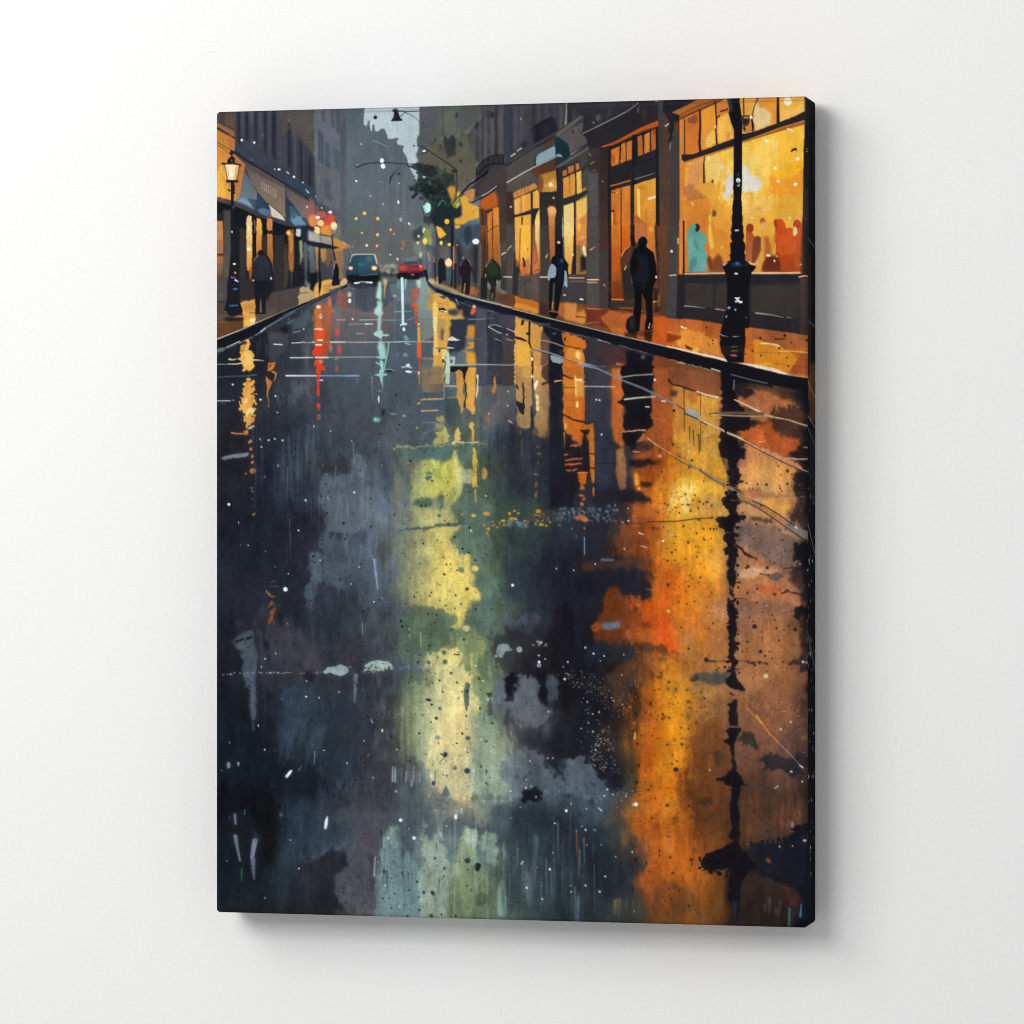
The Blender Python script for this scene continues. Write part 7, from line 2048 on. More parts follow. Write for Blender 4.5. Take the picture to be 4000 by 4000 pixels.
def road_right():
    org(2280, 1440, 2)
    # between shop reflections
    F('b8602a', [220, 0, 290, 0, 300, 100, 320, 150, 300, 260, 320, 480, 310, 620, 230, 560, 215, 250], f=1, r=2, t=.06)
    F('c4743c', [225, 0, 290, 0, 290, 60, 230, 90], f=2, a=.6)
    F('a87048', [250, 630, 315, 620, 330, 800, 330, 950, 280, 960, 250, 800], f=3, c2='8a5f48', a=.9)
    F('141319', [290, -20, 550, -20, 545, 110, 530, 220, 540, 460, 500, 480, 430, 580, 520, 620, 400, 640, 320, 600, 310, 480, 325, 300, 250, 250, 310, 230, 300, 120], r=4)
    F('141319', [355, 720, 480, 705, 600, 720, 580, 750, 400, 770, 350, 750], r=3, f=1, a=.9)
    F('3c2c28', [430, 560, 560, 580, 520, 640, 350, 680], r=3, f=2, a=.8)
    F('1c1a20', [250, 960, 340, 940, 440, 960, 540, 1020, 560, 1045, 440, 1065, 260, 1040], r=3, f=1)
    F('241c1c', [440, 890, 500, 880, 555, 900, 520, 925, 450, 925], r=3, f=1)
    L('d8a090', [300, 490, 400, 485, 480, 480], 8, 12, r=1)
    F('b46a44', [420, 570, 470, 500, 480, 540, 440, 570], r=2, a=.9)
    L('d08858', [390, 648, 435, 650], 12, 8)
    # reddish columns
    F('a0522a', [550, 0, 670, 0, 670, 180, 700, 400, 700, 600, 590, 600, 520, 560, 545, 470, 540, 230, 550, 110], f=2, r=2, t=.09)
    F('b8602c', [590, 260, 700, 300, 700, 560, 600, 560], f=5, a=.7)
    F('8a5030', [660, -20, 1070, 60, 1080, 210, 1000, 220, 780, 150, 680, 110], f=3, t=.1)
    F('7c4a34', [860, 40, 1070, 80, 1070, 130, 900, 100], f=6, a=.7)
    F('c88a3c', [700, 130, 790, 150, 860, 190, 900, 210, 1000, 220, 1080, 230, 1050, 480, 1060, 680, 1080, 700, 1120, 860, 900, 780, 700, 640], f=3, r=2, t=.06, c2='dea33c')
    F('c47a38', [700, 140, 785, 155, 790, 480, 700, 520], f=3, a=.7)
    F('d89a40', [910, 220, 1060, 240, 1080, 330, 980, 300], f=4, a=.7)
    F('b06030', [790, 180, 900, 200, 910, 300, 800, 230], f=5, a=.7)
    F('4a3228', [672, 170, 728, 170, 728, 218, 672, 215], f=1)
    L('1f1a1e', [785, 155, 786, 490], 7, 5)
    L('4a3020', [914, 180, 914, 640], 5, 5)
    L('3a2a22', [828, 450, 830, 570], 9, 6)
    L('3a2a22', [855, 480, 860, 600], 9, 6)
    L('26202a', [900, 520, 904, 670], 12, 7)
    F('c8c49c', [920, 535, 950, 515, 985, 508, 970, 530], f=1)
    # gold heart
    F('de9a2e', [700, 640, 900, 700, 1120, 880, 1110, 1150, 1080, 1260, 1060, 1350, 1000, 1400, 900, 1600, 740, 1600, 600, 1500, 540, 1400, 620, 1240, 560, 1050, 620, 940, 640, 760], f=14, r=4, a=.75, t=.05)
    F('ecb83e', [650, 940, 690, 880, 790, 870, 860, 830, 1000, 900, 1110, 940, 1110, 1000, 900, 1010, 800, 1100, 700, 1010], f=4, r=3, a=.8)
    F('f0c85c', [700, 960, 860, 930, 880, 1120, 820, 1240, 740, 1160], f=14, a=.9)
    E('f8e090', 795, 1000, 46, 60, f=14, a=.8)
    F('dea85c', [880, 1010, 1090, 1000, 1120, 1150, 1000, 1170, 900, 1160], f=8, a=.8)
    F('e6a028', [660, 1200, 860, 1180, 1050, 1200, 1060, 1400, 900, 1500, 760, 1580, 620, 1480], f=10, a=.75)
    F('d8601e', [400, 1560, 560, 1500, 720, 1560, 760, 1700, 720, 1940, 560, 2000, 460, 1900, 540, 1700], f=12, a=.5)
    F('b4602a', [360, 1080, 560, 1060, 600, 1150, 560, 1180, 380, 1190], f=8, a=.7, t=.1)
    F('7c4020', [210, 1200, 560, 1190, 640, 1270, 520, 1380, 540, 1480, 240, 1480, 200, 1300], f=8, a=.75, t=.15)
    F('5a3a2c', [240, 1300, 360, 1290, 380, 1400, 250, 1440], f=10, a=.5)
    F('26242a', [90, 1120, 280, 1180, 180, 1480, 20, 1480], f=10, a=.7)
    F('4a3024', [0, 1520, 260, 1480, 460, 1500, 560, 1560, 240, 1570, 20, 1580], f=6, a=.8)
    # tan field right of the lamp reflection
    F('b06a42', [1070, 170, 1320, 160, 1470, 180, 1540, 230, 1690, 290, 1690, 300, 1500, 420, 1300, 400, 1060, 330], f=2, r=4, t=.09)
    F('2a2024', [1100, 90, 1330, 170, 1340, 210, 1260, 230, 1100, 220], f=2, r=4)
    F('4a3028', [1180, 300, 1300, 300, 1440, 360, 1300, 380, 1180, 370], f=3, r=3, a=.8)
    F('b0562a', [1200, 480, 1480, 400, 1540, 540, 1700, 560, 1700, 610, 1620, 660, 1580, 690, 1400, 640, 1260, 560], f=2, r=4, t=.08)
    F('3c2824', [1470, 320, 1740, 300, 1750, 560, 1540, 530, 1460, 400], f=6, r=5, t=.2, a=.85)
    F('c47c48', [1270, 580, 1400, 640, 1640, 740, 1650, 900, 1640, 950, 1180, 940, 1200, 760, 1230, 700], f=3, r=3, t=.05, c2='d49a58')
    F('9c6450', [1200, 640, 1275, 600, 1275, 775, 1200, 770], f=3, a=.8)
    F('dca058', [1240, 780, 1640, 800, 1650, 930, 1250, 930], f=8, a=.7)
    F('d09c68', [1200, 960, 1640, 950, 1640, 1120, 1500, 1140, 1300, 1040], f=6, a=.85)
    F('a86a44', [1200, 950, 1440, 965, 1720, 1000, 1330, 1020], f=2, r=2, a=.9)
    F('dc9a48', [1320, 1030, 1620, 1020, 1640, 1080, 1560, 1150, 1420, 1100], f=4, a=.85)
    F('c08c5c', [1190, 1060, 1260, 1040, 1450, 1130, 1620, 1260, 1400, 1240, 1200, 1160], f=3, a=.9)
    F('3a2a28', [1290, 1160, 1400, 1150, 1500, 1190, 1350, 1195], r=5, f=1, a=.85)
    F('84685a', [1190, 1240, 1250, 1210, 1500, 1220, 1650, 1330, 1720, 1500, 1600, 1600, 1440, 1500, 1330, 1420, 1200, 1340], f=3, r=4, t=.07)
    F('6a5450', [1200, 1220, 1300, 1215, 1330, 1300, 1220, 1310], f=4, a=.7)
    S(['4c3a38', '3a2c2c'], [1300, 1330, 1640, 1400, 1700, 1560, 1500, 1560, 1340, 1430], 60, rr=(3, 8), a=(.4, .8), seed=71)
    F('b87850', [1200, 1400, 1320, 1440, 1450, 1520, 1560, 1600, 1700, 1720, 1700, 1860, 1200, 1860], f=8, a=.85, t=.05)
    F('dcae84', [1200, 1580, 1330, 1550, 1470, 1560, 1540, 1580, 1440, 1600, 1320, 1630, 1220, 1640], f=2, a=.9, r=2)
    F('6c564c', [1430, 1620, 1500, 1590, 1560, 1600, 1570, 1630, 1500, 1660, 1450, 1650], r=3)
    L('2c2024', [1380, 1605, 1440, 1612], 8, r=1)
    F('c8683a', [1360, 1700, 1480, 1700, 1600, 1740, 1560, 1770, 1420, 1760, 1370, 1730], f=2, r=2)
    F('8c6450', [1190, 1810, 1460, 1820, 1650, 1850, 1660, 1940, 1450, 1930, 1200, 1900], f=4, a=.85)
    F('b88a78', [960, 1840, 1120, 1800, 1120, 1960, 980, 1980], f=10, a=.5)
    L('2c2024', [1480, 1940, 1540, 1920, 1600, 1895], 4, a=0.5)
    L('231c20', [1570, 1735, 1640, 1750, 1760, 1780], 14, 8, r=2)
    L('231c20', [1540, 1760, 1600, 1730], 12, 8, r=3)
    L('1f1a1e', [1560, 1560, 1760, 1560], 5, 18, r=2)
    L('d8a070', [1300, 1080, 1620, 1240], 4) if 0 else None
    # dark right border
    F('17151b', [1760, 80, 1790, 80, 1790, 4300, 1745, 4300, 1748, 2600, 1755, 1500, 1750, 700], f=1)
    F('18161c', [1700, 600, 1760, 540, 1770, 1000, 1650, 1000, 1640, 820, 1760, 800, 1640, 700, 1620, 660], f=2, r=5)
    F('1a1d27', [1620, 180, 1780, 170, 1780, 500, 1760, 440, 1690, 310, 1690, 280], f=4, r=3)
    F('281f22', [1640, 860, 1770, 840, 1770, 1300, 1600, 1180, 1620, 1140, 1640, 1000], f=6, r=5, a=.85)
    F('17151b', [1640, 1360, 1770, 1340, 1770, 1560, 1650, 1520], f=4, r=6)
    F('3a2c2c', [1640, 1560, 1770, 1580, 1770, 1780, 1690, 1740, 1600, 1640], f=4, r=5, a=.8)
    F('17151b', [1640, 1870, 1770, 1860, 1770, 1960, 1650, 1930], f=3, r=5)
    Hs('b88878', 1640, 900, 1720, 1120, 7, w=(6, 12), ln=(40, 90), a=(.4, .7), seed=72)
    F('15131a', [1722, 130, 1760, 130, 1760, 2600, 1728, 2600, 1700, 1500, 1730, 1200], f=5, r=7, a=.8)
    post_reflection()
    org(2280, 1440, 2)
    # long pale cables across the water
    L('7c8498', [-40, -30, 110, 0, 300, 90, 460, 150, 560, 200, 730, 285], 10, 12)
    L('5c6474', [300, 90, 460, 155, 560, 205], 18, 14, a=.7)
    L('2a2430', [730, 285, 800, 330], 7)
    F('9a9a98', [785, 345, 815, 310, 850, 310, 915, 365, 920, 400, 860, 390])
    L('1f1a20', [790, 350, 900, 400, 960, 440], 10, 9)
    L('c8a880', [900, 395, 1040, 455, 1120, 500, 1200, 530, 1300, 590], 14, 16)
    L('e8d8b0', [940, 415, 1120, 500, 1240, 555], 5, 5)
    L('d8b898', [1260, 570, 1400, 640, 1520, 700, 1640, 760, 1765, 818], 8, 10)
    L('1b171c', [1240, 565, 1400, 650, 1560, 730, 1740, 812], 7, 8)
    L('d8986c', [1400, 625, 1520, 680, 1640, 735, 1700, 775], 14, 18, a=.9, r=1)
    L('e8c898', [1365, 575, 1415, 565], 7, a=.8)
    L('d8c8a8', [500, 545, 560, 590, 640, 640, 690, 665], 8, 7)
    L('b8a458', [660, 655, 760, 710, 830, 745], 14, 12)
    L('1f1a1c', [680, 675, 780, 735, 880, 785], 6)
    L('8c7c6c', [830, 745, 920, 800, 1060, 880, 1160, 940, 1240, 1010, 1360, 1050], 14, 36)
    L('1f1a1c', [900, 790, 980, 850, 1100, 920], 7, 5)
    L('a8744c', [1240, 1005, 1400, 1090, 1540, 1180, 1660, 1250], 44, 40)
    L('7c7870', [1600, 1225, 1700, 1280, 1770, 1325], 50, 56)
    L('1a161a', [1320, 1035, 1420, 1075, 1540, 1150, 1650, 1230], 9, 8)
    L('1a161a', [1250, 1035, 1330, 1070, 1440, 1140, 1640, 1280, 1740, 1345], 7, 8)
    D('f0dca8', [1658, 1240, 11])
    E('b85c2c', 1755, 1352, 14, 16)
    F('15131a', [1170, 1360, 1230, 1400, 1300, 1450, 1350, 1490, 1360, 1505, 1290, 1470, 1220, 1420], r=2.5)
    L('e8d4a0', [1180, 243, 1260, 280, 1340, 320, 1400, 350], 9, 14)
    L('dcc490', [1380, 340, 1460, 375, 1600, 400, 1765, 455], 10, 8)
    L('6a5440', [985, 352, 1120, 345, 1400, 350], 14, 20)
    L('c8b088', [1000, 358, 1180, 368, 1290, 372, 1480, 370], 7, 9)
    L('e4dcc8', [870, 172, 960, 205, 1050, 225], 8, 12)
    L('1d191d', [660, 90, 700, 125, 760, 140, 880, 178], 14, 8, r=1)
    L('b8b4a8', [290, 68, 400, 52, 540, 44], 6, 7)
    L('c8c4b8', [320, 240, 420, 228, 560, 218], 14, 8)
    L('d8d4cc', [10, 138, 240, 142], 6)
    L('c8c0b0', [1000, 0, 1065, 20], 8)
    L('7a8490', [1150, 45, 1300, 85, 1435, 115], 5, 5)
    L('c8ccd0', [1175, 90, 1172, 165], 6, a=.7)
    L('e8c8b0', [1590, 700, 1680, 708, 1760, 705], 10, 8)
    L('d8c8b8', [1720, 615, 1800, 618], 6)
    L('1f1a1e', [490, 1197, 600, 1195, 740, 1192, 880, 1172, 1000, 1168], 9, 7)
    L('1f1a1e', [0, 1180, 250, 1200, 480, 1210], 5, 5, a=.6)
    L('1b1a22', [180, 1480, 430, 1485], 6, a=.8)
    L('6a7c94', [145, 1495, 230, 1495], 20, 14, f=1, a=.8)
    L('7c9cc8', [5, 1320, 8, 1450], 7, a=.8)
    D('f0f0f0', [556, 88, 9, 140, 516, 6, 596, 682, 13, 349, 1190, 7, 686, 1302, 12, 619, 1346, 10, 317, 1408, 6, 1746, 1576, 8, 90, 1527, 6, 246, 1775, 6, 430, 1846, 9, 305, 1201, 5, 1690, 1527, 6])
    L('f0ece4', [612, 253, 636, 255], 13)
    L('f0ece4', [484, 298, 512, 299], 8)
    L('f0ece4', [425, 1783, 437, 1785], 5)
    L('ece4d8', [430, 1283, 470, 1295], 10, 7, r=1)
    L('e8c0a0', [450, 1385, 495, 1398], 9, 6)
    F('f0942c', [392, 830, 410, 808, 425, 830, 438, 880, 430, 912, 400, 915, 395, 870], f=1)
    D('f09a38', [432, 938, 13])
    E('f4d850', 663, 1895, 14, 12, rot=30)
    E('d8d8d0', 822, 645, 9, 12, a=.7)
    D('1d1719', [846, 717, 10, 823, 773, 9, 795, 982, 9, 868, 988, 8, 937, 880, 7, 907, 1038, 9, 962, 1042, 9, 717, 1084, 9, 836, 1113, 9, 748, 1127, 9, 1000, 1070, 9, 892, 1090, 8, 764, 1062, 6, 672, 1120, 6, 780, 1230, 9, 902, 1183, 9, 545, 1246, 16, 576, 1254, 9,
                 936, 1253, 9, 990, 1252, 9, 1016, 1252, 9, 1040, 1252, 6, 883, 1286, 9, 834, 1252, 6, 940, 1333, 10, 816, 1357, 11, 995, 1327, 6, 710, 1367, 6, 689, 1434, 9, 884, 1472, 9, 795, 1487, 9, 712, 1498, 8, 628, 1493, 5, 606, 1529, 6, 788, 1542, 5, 832, 1615, 9, 657, 1688, 12, 708, 1722, 7, 800, 1738, 7,
                 700, 592, 10, 706, 328, 12, 1520, 762, 8, 1592, 800, 12, 1538, 830, 6, 1590, 900, 10, 1430, 906, 12, 1357, 903, 9, 1285, 1545, 13, 1433, 1556, 13, 1280, 1752, 10, 1355, 1720, 10, 1492, 1763, 11, 1488, 1517, 7, 612, 805, 8, 656, 1068, 8, 632, 1055, 9, 930, 1058, 6, 815, 1062, 10])
    Hs('2a1c1a', 640, 960, 740, 1010, 6, w=(6, 9), ln=(10, 24), seed=73, a=(.7, 1))
    Hs('2a1c1a', 560, 1040, 1000, 1100, 12, w=(4, 8), ln=(8, 20), seed=74, a=(.7, 1))


def post_reflection():
    org(2280, 1440, 2)
    # reflected lamp post
    F('15131a', [1075, -20, 1480, 60, 1480, 150, 1300, 110, 1200, 110, 1080, 170, 1070, 60], f=1)
    F('15131a', [1070, 0, 1190, 20, 1190, 250, 1300, 380, 1310, 440, 1290, 480, 1200, 480, 1210, 600, 1270, 640, 1260, 700, 1210, 720, 1190, 770, 1245, 830, 1215, 850, 1205, 900, 1180, 920, 1210, 960, 1215, 1060, 1190, 1080, 1200, 1140, 1270, 1150, 1270, 1180, 1190, 1200, 1175, 1280,
                 1100, 1270, 1060, 1240, 1010, 1165, 1110, 1160, 1130, 1130, 1120, 1090, 1085, 1060, 1075, 1010, 1120, 1000, 1125, 920, 1150, 880, 1145, 850, 1110, 790, 1135, 780, 1130, 720, 1090, 700, 1055, 650, 1065, 500, 1060, 400, 1080, 250], r=3, rc=5)
    F('15131a', [1210, 880, 1240, 868, 1258, 880, 1240, 898, 1215, 895], r=1)
    F('15131a', [1090, 1300, 1210, 1290, 1215, 1305, 1180, 1320, 1190, 1390, 1210, 1420, 1190, 1460, 1200, 1500, 1180, 1560, 1195, 1620, 1185, 1700, 1165, 1740, 1180, 1770, 1160, 1790, 1130, 1760, 1140, 1680, 1115, 1640, 1130, 1560, 1110, 1540, 1125, 1460, 1095, 1410, 1120, 1390, 1130, 1360, 1095, 1340], r=2.5, rc=5)
    F('15131a', [1125, 1800, 1185, 1800, 1180, 1860, 1195, 1900, 1190, 1960, 1195, 2080, 1180, 2120, 1190, 2180, 1185, 2260, 1200, 2280, 1190, 2380, 1200, 2430, 1265, 2510, 1260, 2520, 1200, 2500, 1140, 2490, 1110, 2470, 1115, 2430, 1140, 2410, 1150, 2300, 1125, 2240, 1140, 2180, 1130, 2060, 1120, 2020, 1140, 1960, 1120, 1890], r=2.5, rc=5)
    L('15131a', [1145, 2535, 1165, 2545, 1172, 2555], 14, 8)
    F('c08878', [1140, 1690, 1175, 1710, 1180, 1740, 1150, 1720], a=.6)
    L('5a564c', [1140, 1030, 1210, 1030], 9, a=.7)


def orange_glaze():
    org(0, 0, 1)
    F('d2681a', [2570, 1760, 2640, 1740, 2640, 1900, 2560, 2000, 2600, 2200, 2580, 2400, 2540, 2300, 2540, 2000], f=8, a=.35)
    F('d87a1e', [2600, 2150, 2760, 2150, 2800, 2300, 2740, 2500, 2620, 2450], f=16, a=.3)
    F('e08c1c', [2580, 2620, 2700, 2600, 2690, 2850, 2680, 3000, 2640, 3150, 2590, 3000], f=16, a=.4)
    F('c85c16', [2470, 2650, 2560, 2620, 2600, 2900, 2600, 3200, 2660, 3400, 2600, 3560, 2520, 3400, 2490, 3100], f=16, a=.4)
    F('c46418', [2600, 3100, 2720, 3150, 2740, 3300, 2700, 3480, 2600, 3450], f=16, a=.35)
    F('e8961e', [2610, 2700, 2650, 2690, 2660, 2860, 2630, 2960], f=8, a=.5)
    Hs('5a2c16', 2460, 2600, 2700, 3400, 16, w=(4, 9), ln=(10, 46), a=(.2, .5), seed=131)
    S(['1d1719', '2a1a14'], [2480, 2620, 2700, 2600, 2700, 2900, 2640, 3500, 2520, 3500], 44, rr=(2, 6), a=(.6, 1), seed=133)
    S(['1d1719', '2a1a14'], [2560, 1900, 2800, 1900, 2780, 2400, 2600, 2350], 40, rr=(2, 5), a=(.6, 1), seed=134)
    E('1d1719', 2640, 3006, 11, 8)
    Hs('e8a040', 2480, 1900, 2800, 2400, 14, w=(3, 7), ln=(20, 80), a=(.15, .4), seed=132)


def post_reflection_low():
    org(2280, 1440, 2)
    F('15131a', [1160, 2590, 1190, 2580, 1205, 2600, 1195, 2650, 1210, 2740, 1205, 2790, 1140, 2790, 1130, 2680, 1140, 2650, 1112, 2620, 1150, 2610], r=1.5)
    F('15131a', [1140, 2795, 1225, 2805, 1230, 2830, 1215, 2850, 1195, 2880, 1180, 2960, 1180, 3060, 1195, 3110, 1190, 3140, 1225, 3180, 1255, 3220, 1250, 3240, 1288, 3240, 1280, 3252, 1215, 3265, 1225, 3290, 1205, 3380, 1225, 3500, 1210, 3600, 1225, 3640, 1215, 3720, 1250, 3760,
                 1320, 3850, 1350, 3900, 1275, 3930, 1250, 4000, 1225, 4060, 1215, 4100, 1232, 4120, 1215, 4180, 1210, 4320, 1155, 4320, 1150, 4200, 1120, 4130, 1130, 4090, 1145, 4080, 1125, 4000, 1140, 3950, 1130, 3900, 1060, 3910, 1000, 3930, 920, 3900, 915, 3850, 960, 3800, 1040, 3760, 1100, 3740, 1160, 3700, 1165, 3690, 1125, 3660, 1145, 3620, 1160, 3600, 1140, 3500, 1145, 3290, 1160, 3260, 1095, 3260, 1095, 3240,
                 1110, 3235, 1040, 3220, 1040, 3200, 1110, 3180, 1150, 3140, 1160, 3110, 1155, 3020, 1140, 2950, 1105, 2920, 1100, 2900, 1130, 2880, 1110, 2830], r=2, rc=6)
    F('3c3c44', [1165, 4160, 1200, 4160, 1190, 4320, 1165, 4320], a=.6, f=1)


def band():
    # the band of pebbled glints across the middle
    org(1550, 1440, 2)
    g = np.random.default_rng(5)
    S(['7c8894', '5a6674', '8f9aa4', '46525f'], [1200, 1120, 1300, 1080, 1560, 1085, 1740, 1060, 1720, 1200, 1480, 1190, 1280, 1200], 150, rr=(5, 12), a=(.3, .75), seed=75)
    S(['7c909a', '5f7480', '4a6070'], [840, 1200, 1020, 1190, 1020, 1240, 880, 1245], 40, rr=(6, 14), a=(.35, .8), seed=76)
    S(['dca83c', 'c8963c', '8a7438', 'e8b83c'], [600, 1210, 860, 1180, 900, 1130, 1080, 1130, 1240, 1200, 1100, 1220, 700, 1240], 42, rr=(4, 11), a=(.5, 1), seed=77)
    S(['5a4838', '6c5a44', '484c50'], [1000, 1130, 1300, 1090, 1300, 1200, 1000, 1210], 60, rr=(5, 12), a=(.4, .8), seed=78)
    for x, y, rx, ry, c in ((700, 1134, 27, 15, 'dc9c3c'), (602, 1147, 20, 11, 'e4c050'), (878, 1130, 13, 14, 'e0a030'), (918, 1110, 12, 9, 'e0a030'), (1105, 1116, 20, 15, 'e09a28'), (950, 1128, 9, 9, 'e0a838'), (828, 1190, 14, 10, 'e0a83c'), (920, 1172, 20, 9, 'c8963c'), (718, 1252, 13, 10, 'dca840'),
                            (707, 1284, 9, 10, 'dca840'), (716, 1305, 5, 8, 'dca840'), (783, 1238, 13, 7, 'dca840'), (580, 1268, 9, 12, 'e8dc9c'), (1128, 1218, 20, 9, 'dcb040'), (1165, 1227, 12, 7, 'dcb040'), (515, 1140, 9, 9, 'c8a848'), (695, 992, 8, 8, 'f0e0b0'), (1468, 1245, 5, 9, 'e08030'), (1430, 1165, 48, 16, 'b8643c'), (1468, 1180, 26, 16, 'c87038')):
        E(c, x, y, rx, ry, r=1)
    D('e8ecf4', [905, 1692, 11, 1246, 1563, 6, 1382, 1575, 6, 1550, 1525, 6, 1272, 1224, 4, 1367, 1250, 4, 1778, 1408, 6, 1810, 1189, 6, 1808, 1092, 5])
    L('7c98c0', [1466, 1320, 1464, 1450], 8, 5, a=.9)
    L('5a6c74', [880, 1380, 882, 1590], 16, 8, a=.5, f=2)
    L('8a5c3c', [1404, 1300, 1404, 1328], 6)
    # spatter everywhere on the road
    org(820, 1440, 2)
    S(['c8ccd4', '9ca4b0'], [40, 100, 700, 100, 700, 2200, 40, 2200], 16, rr=(2, 4), seed=79)


def lower_left():
    org(820, 2200, 2)
    F('141c28', [40, -600, 600, -700, 700, -300, 640, 200, 800, 600, 1300, 900, 1250, 1500, 900, 2000, 40, 2700], f=30, a=.38)
    F('1c242e', [560, 300, 1200, 200, 1400, 900, 1500, 1500, 1300, 1900, 700, 1700], f=30, a=.32)
    F('12151c', [440, 1480, 640, 1380, 860, 1500, 900, 1800, 640, 1860, 460, 1760], f=10, a=.6)
    F('13161e', [60, 1000, 260, 900, 480, 1050, 520, 1500, 420, 1900, 60, 1900], f=16, a=.5)
    F('3a3b42', [170, 490, 230, 460, 400, 380, 480, 300, 560, 260, 400, 480, 260, 500], f=6, a=.5)
    F('464448', [380, 560, 560, 440, 700, 560, 820, 640, 900, 800, 700, 860, 560, 760, 430, 640], f=10, a=.6, t=.1)
    F('34424f', [620, 960, 700, 900, 860, 1000, 900, 1200, 880, 1420, 780, 1540, 600, 1500, 560, 1300, 540, 1200], f=12, a=.6, t=.12)
    for i, (x, y) in enumerate(((540, 1560), (580, 1580), (620, 1500), (740, 1620), (770, 1560), (830, 1540), (690, 1480))):
        L('425668', [x + 60, y - 260, x + 20, y - 100, x, y], 60, 8, a=.35, f=4)
    F('191b22', [160, 620, 240, 580, 250, 700, 240, 850, 100, 900, 60, 760], f=8, a=.8)
    F('46525c', [200, 590, 262, 540, 340, 520, 350, 620, 372, 720, 360, 860, 362, 1190, 355, 1225, 340, 1238, 322, 1228, 316, 1180, 310, 960, 265, 985, 280, 920, 255, 850, 262, 760, 230, 705, 270, 690, 200, 660, 188, 630, 270, 600, 160, 635], r=2, f=1, c2='586474')
    L('16161c', [200, 615, 262, 592], 18, 14)
    L('16161c', [295, 590, 328, 575], 24, 16)
    L('5a6a72', [337, 1250, 340, 1300], 16, 14, a=.7)
    g = np.random.default_rng(3)
    for i in range(60):
        x = g.uniform(95, 870)
        E('d0d4da', x, 855 + g.uniform(-5, 8) + (10 if x < 180 else 0), g.uniform(2, 9), g.uniform(2, 5), a=g.uniform(.4, 1) * (1 if x < 640 else .6))
    E('8a9aa4', 282, 872, 20, 16, a=.7)
    E('2a3038', 284, 870, 10, 7)
    F('9fb4b2', [880, 858, 920, 815, 960, 812, 1020, 795, 1065, 800, 1082, 835, 1060, 870, 1030, 880, 960, 868, 935, 850, 905, 865], r=1.5)
    F('8fa6a4', [980, 820, 1030, 830, 1010, 855, 970, 845], f=2, a=.6)
    F('a2b8b2', [1205, 800, 1260, 770, 1340, 760, 1400, 770, 1434, 810, 1425, 835, 1380, 835, 1350, 850, 1300, 835, 1280, 855, 1240, 840, 1195, 855, 1225, 815], r=2)
    S(['3a4c48', '5a6c64', '30403c'], [1200, 830, 1260, 800, 1400, 820, 1420, 850, 1280, 860, 1200, 860], 26, rr=(4, 11), a=(.6, 1), seed=81)
    E('4a3c3c', 1400, 820, 11, 14)
    E('8f9ca0', 1095, 812, 10, 9, a=.7)
    L('5a6470', [1490, 825, 1560, 810, 1640, 830, 1720, 830, 1780, 870, 1810, 910, 1835, 945], 26, 9, r=4)
    S(['7c8890', '4a5460', '9aa4a4'], [1480, 815, 1560, 795, 1700, 820, 1800, 870, 1830, 940, 1780, 890, 1700, 850, 1560, 835], 50, rr=(4, 9), a=(.4, .9), seed=82)
    L('67727c', [1142, 875, 1136, 980, 1130, 1088], 30, 14)
    F('20222a', [720, 870, 780, 840, 830, 880, 800, 930, 740, 920], f=5, a=.85)
    D('14161c', [698, 800, 11, 712, 812, 8, 440, 628, 20, 446, 660, 14, 580, 525, 8, 654, 628, 9, 520, 618, 10, 763, 1026, 8, 858, 1163, 8, 755, 1386, 7, 800, 1228, 9, 728, 1198, 9, 476, 560, 7], f=1, a=.8)
    D('2a3a30', [1268, 1018, 11, 1294, 1052, 6])
    E('3a382e', 1368, 1255, 24, 48, rot=8, f=1, a=.9)
    E('dfe4dc', 1346, 1308, 9, 14, rot=10)
    E('262c44', 1412, 1355, 13, 14)
    L('a8b4e0', [1258, 1220, 1272, 1245], 6, 12)
    E('8a8f9a', 146, 1578, 14, 27)
    D('c8e0e4', [222, 1566, 10, 431, 748, 7])
    E('39414c', 222, 1566, 5, 4)
    L('f0f0f8', [600, 1665, 640, 1620], 24, 10)
    L('6a747c', [695, 1618, 718, 1580], 16, 8, a=.7, f=1)
    L('8aa0ac', [818, 1470, 816, 1570], 10, 6, a=.7)
    E('2c4470', 882, 1855, 8, 16)
    E('263a5c', 885, 1790, 14, 26, f=2, a=.7)
    for x, y0, y1, w, c in ((1428, 1590, 1700, 12, 'b4ccc8'), (1448, 1598, 1704, 14, 'b4ccc8'), (1534, 1630, 1700, 9, '8fb0b0'), (1598, 1580, 1740, 12, '8a98a0'), (1640, 1620, 1700, 12, '8a9aa0'), (1575, 1690, 1740, 12, '8a98a0')):
        L(c, [x, y0, x - (18 if x == 1598 else 2), y1], w * .6, w, a=.9, f=.5)
    D('d8d8d0', [1452, 1783, 10])
    V('8a9aa2', 1540, 1560, 1720, 1760, 12, w=(8, 20), a=(.15, .4), f=2, seed=83)
    # bottom left
    org(820, 2800, 2)
    F('0f1014', [50, 560, 300, 540, 520, 560, 540, 900, 540, 1080, 380, 1130, 390, 900, 250, 760, 120, 820, 50, 880], f=10, a=.75)
    F('161a24', [50, 860, 200, 780, 300, 820, 380, 920, 370, 1120, 240, 1200, 50, 1300], f=10, a=.7)
    F('2c3a48', [560, 660, 700, 640, 880, 760, 1240, 800, 1240, 960, 1080, 1000, 900, 1060, 760, 1120, 640, 1100, 540, 1160, 560, 900], f=10, a=.6, t=.12)
    F('22252b', [640, 1160, 820, 1120, 900, 1060, 1020, 1030, 1090, 1090, 1060, 1180, 990, 1230, 960, 1290, 965, 1380, 1010, 1460, 1050, 1500, 900, 1560, 600, 1560, 640, 1360], f=2.5, r=7, a=.9, t=.1)
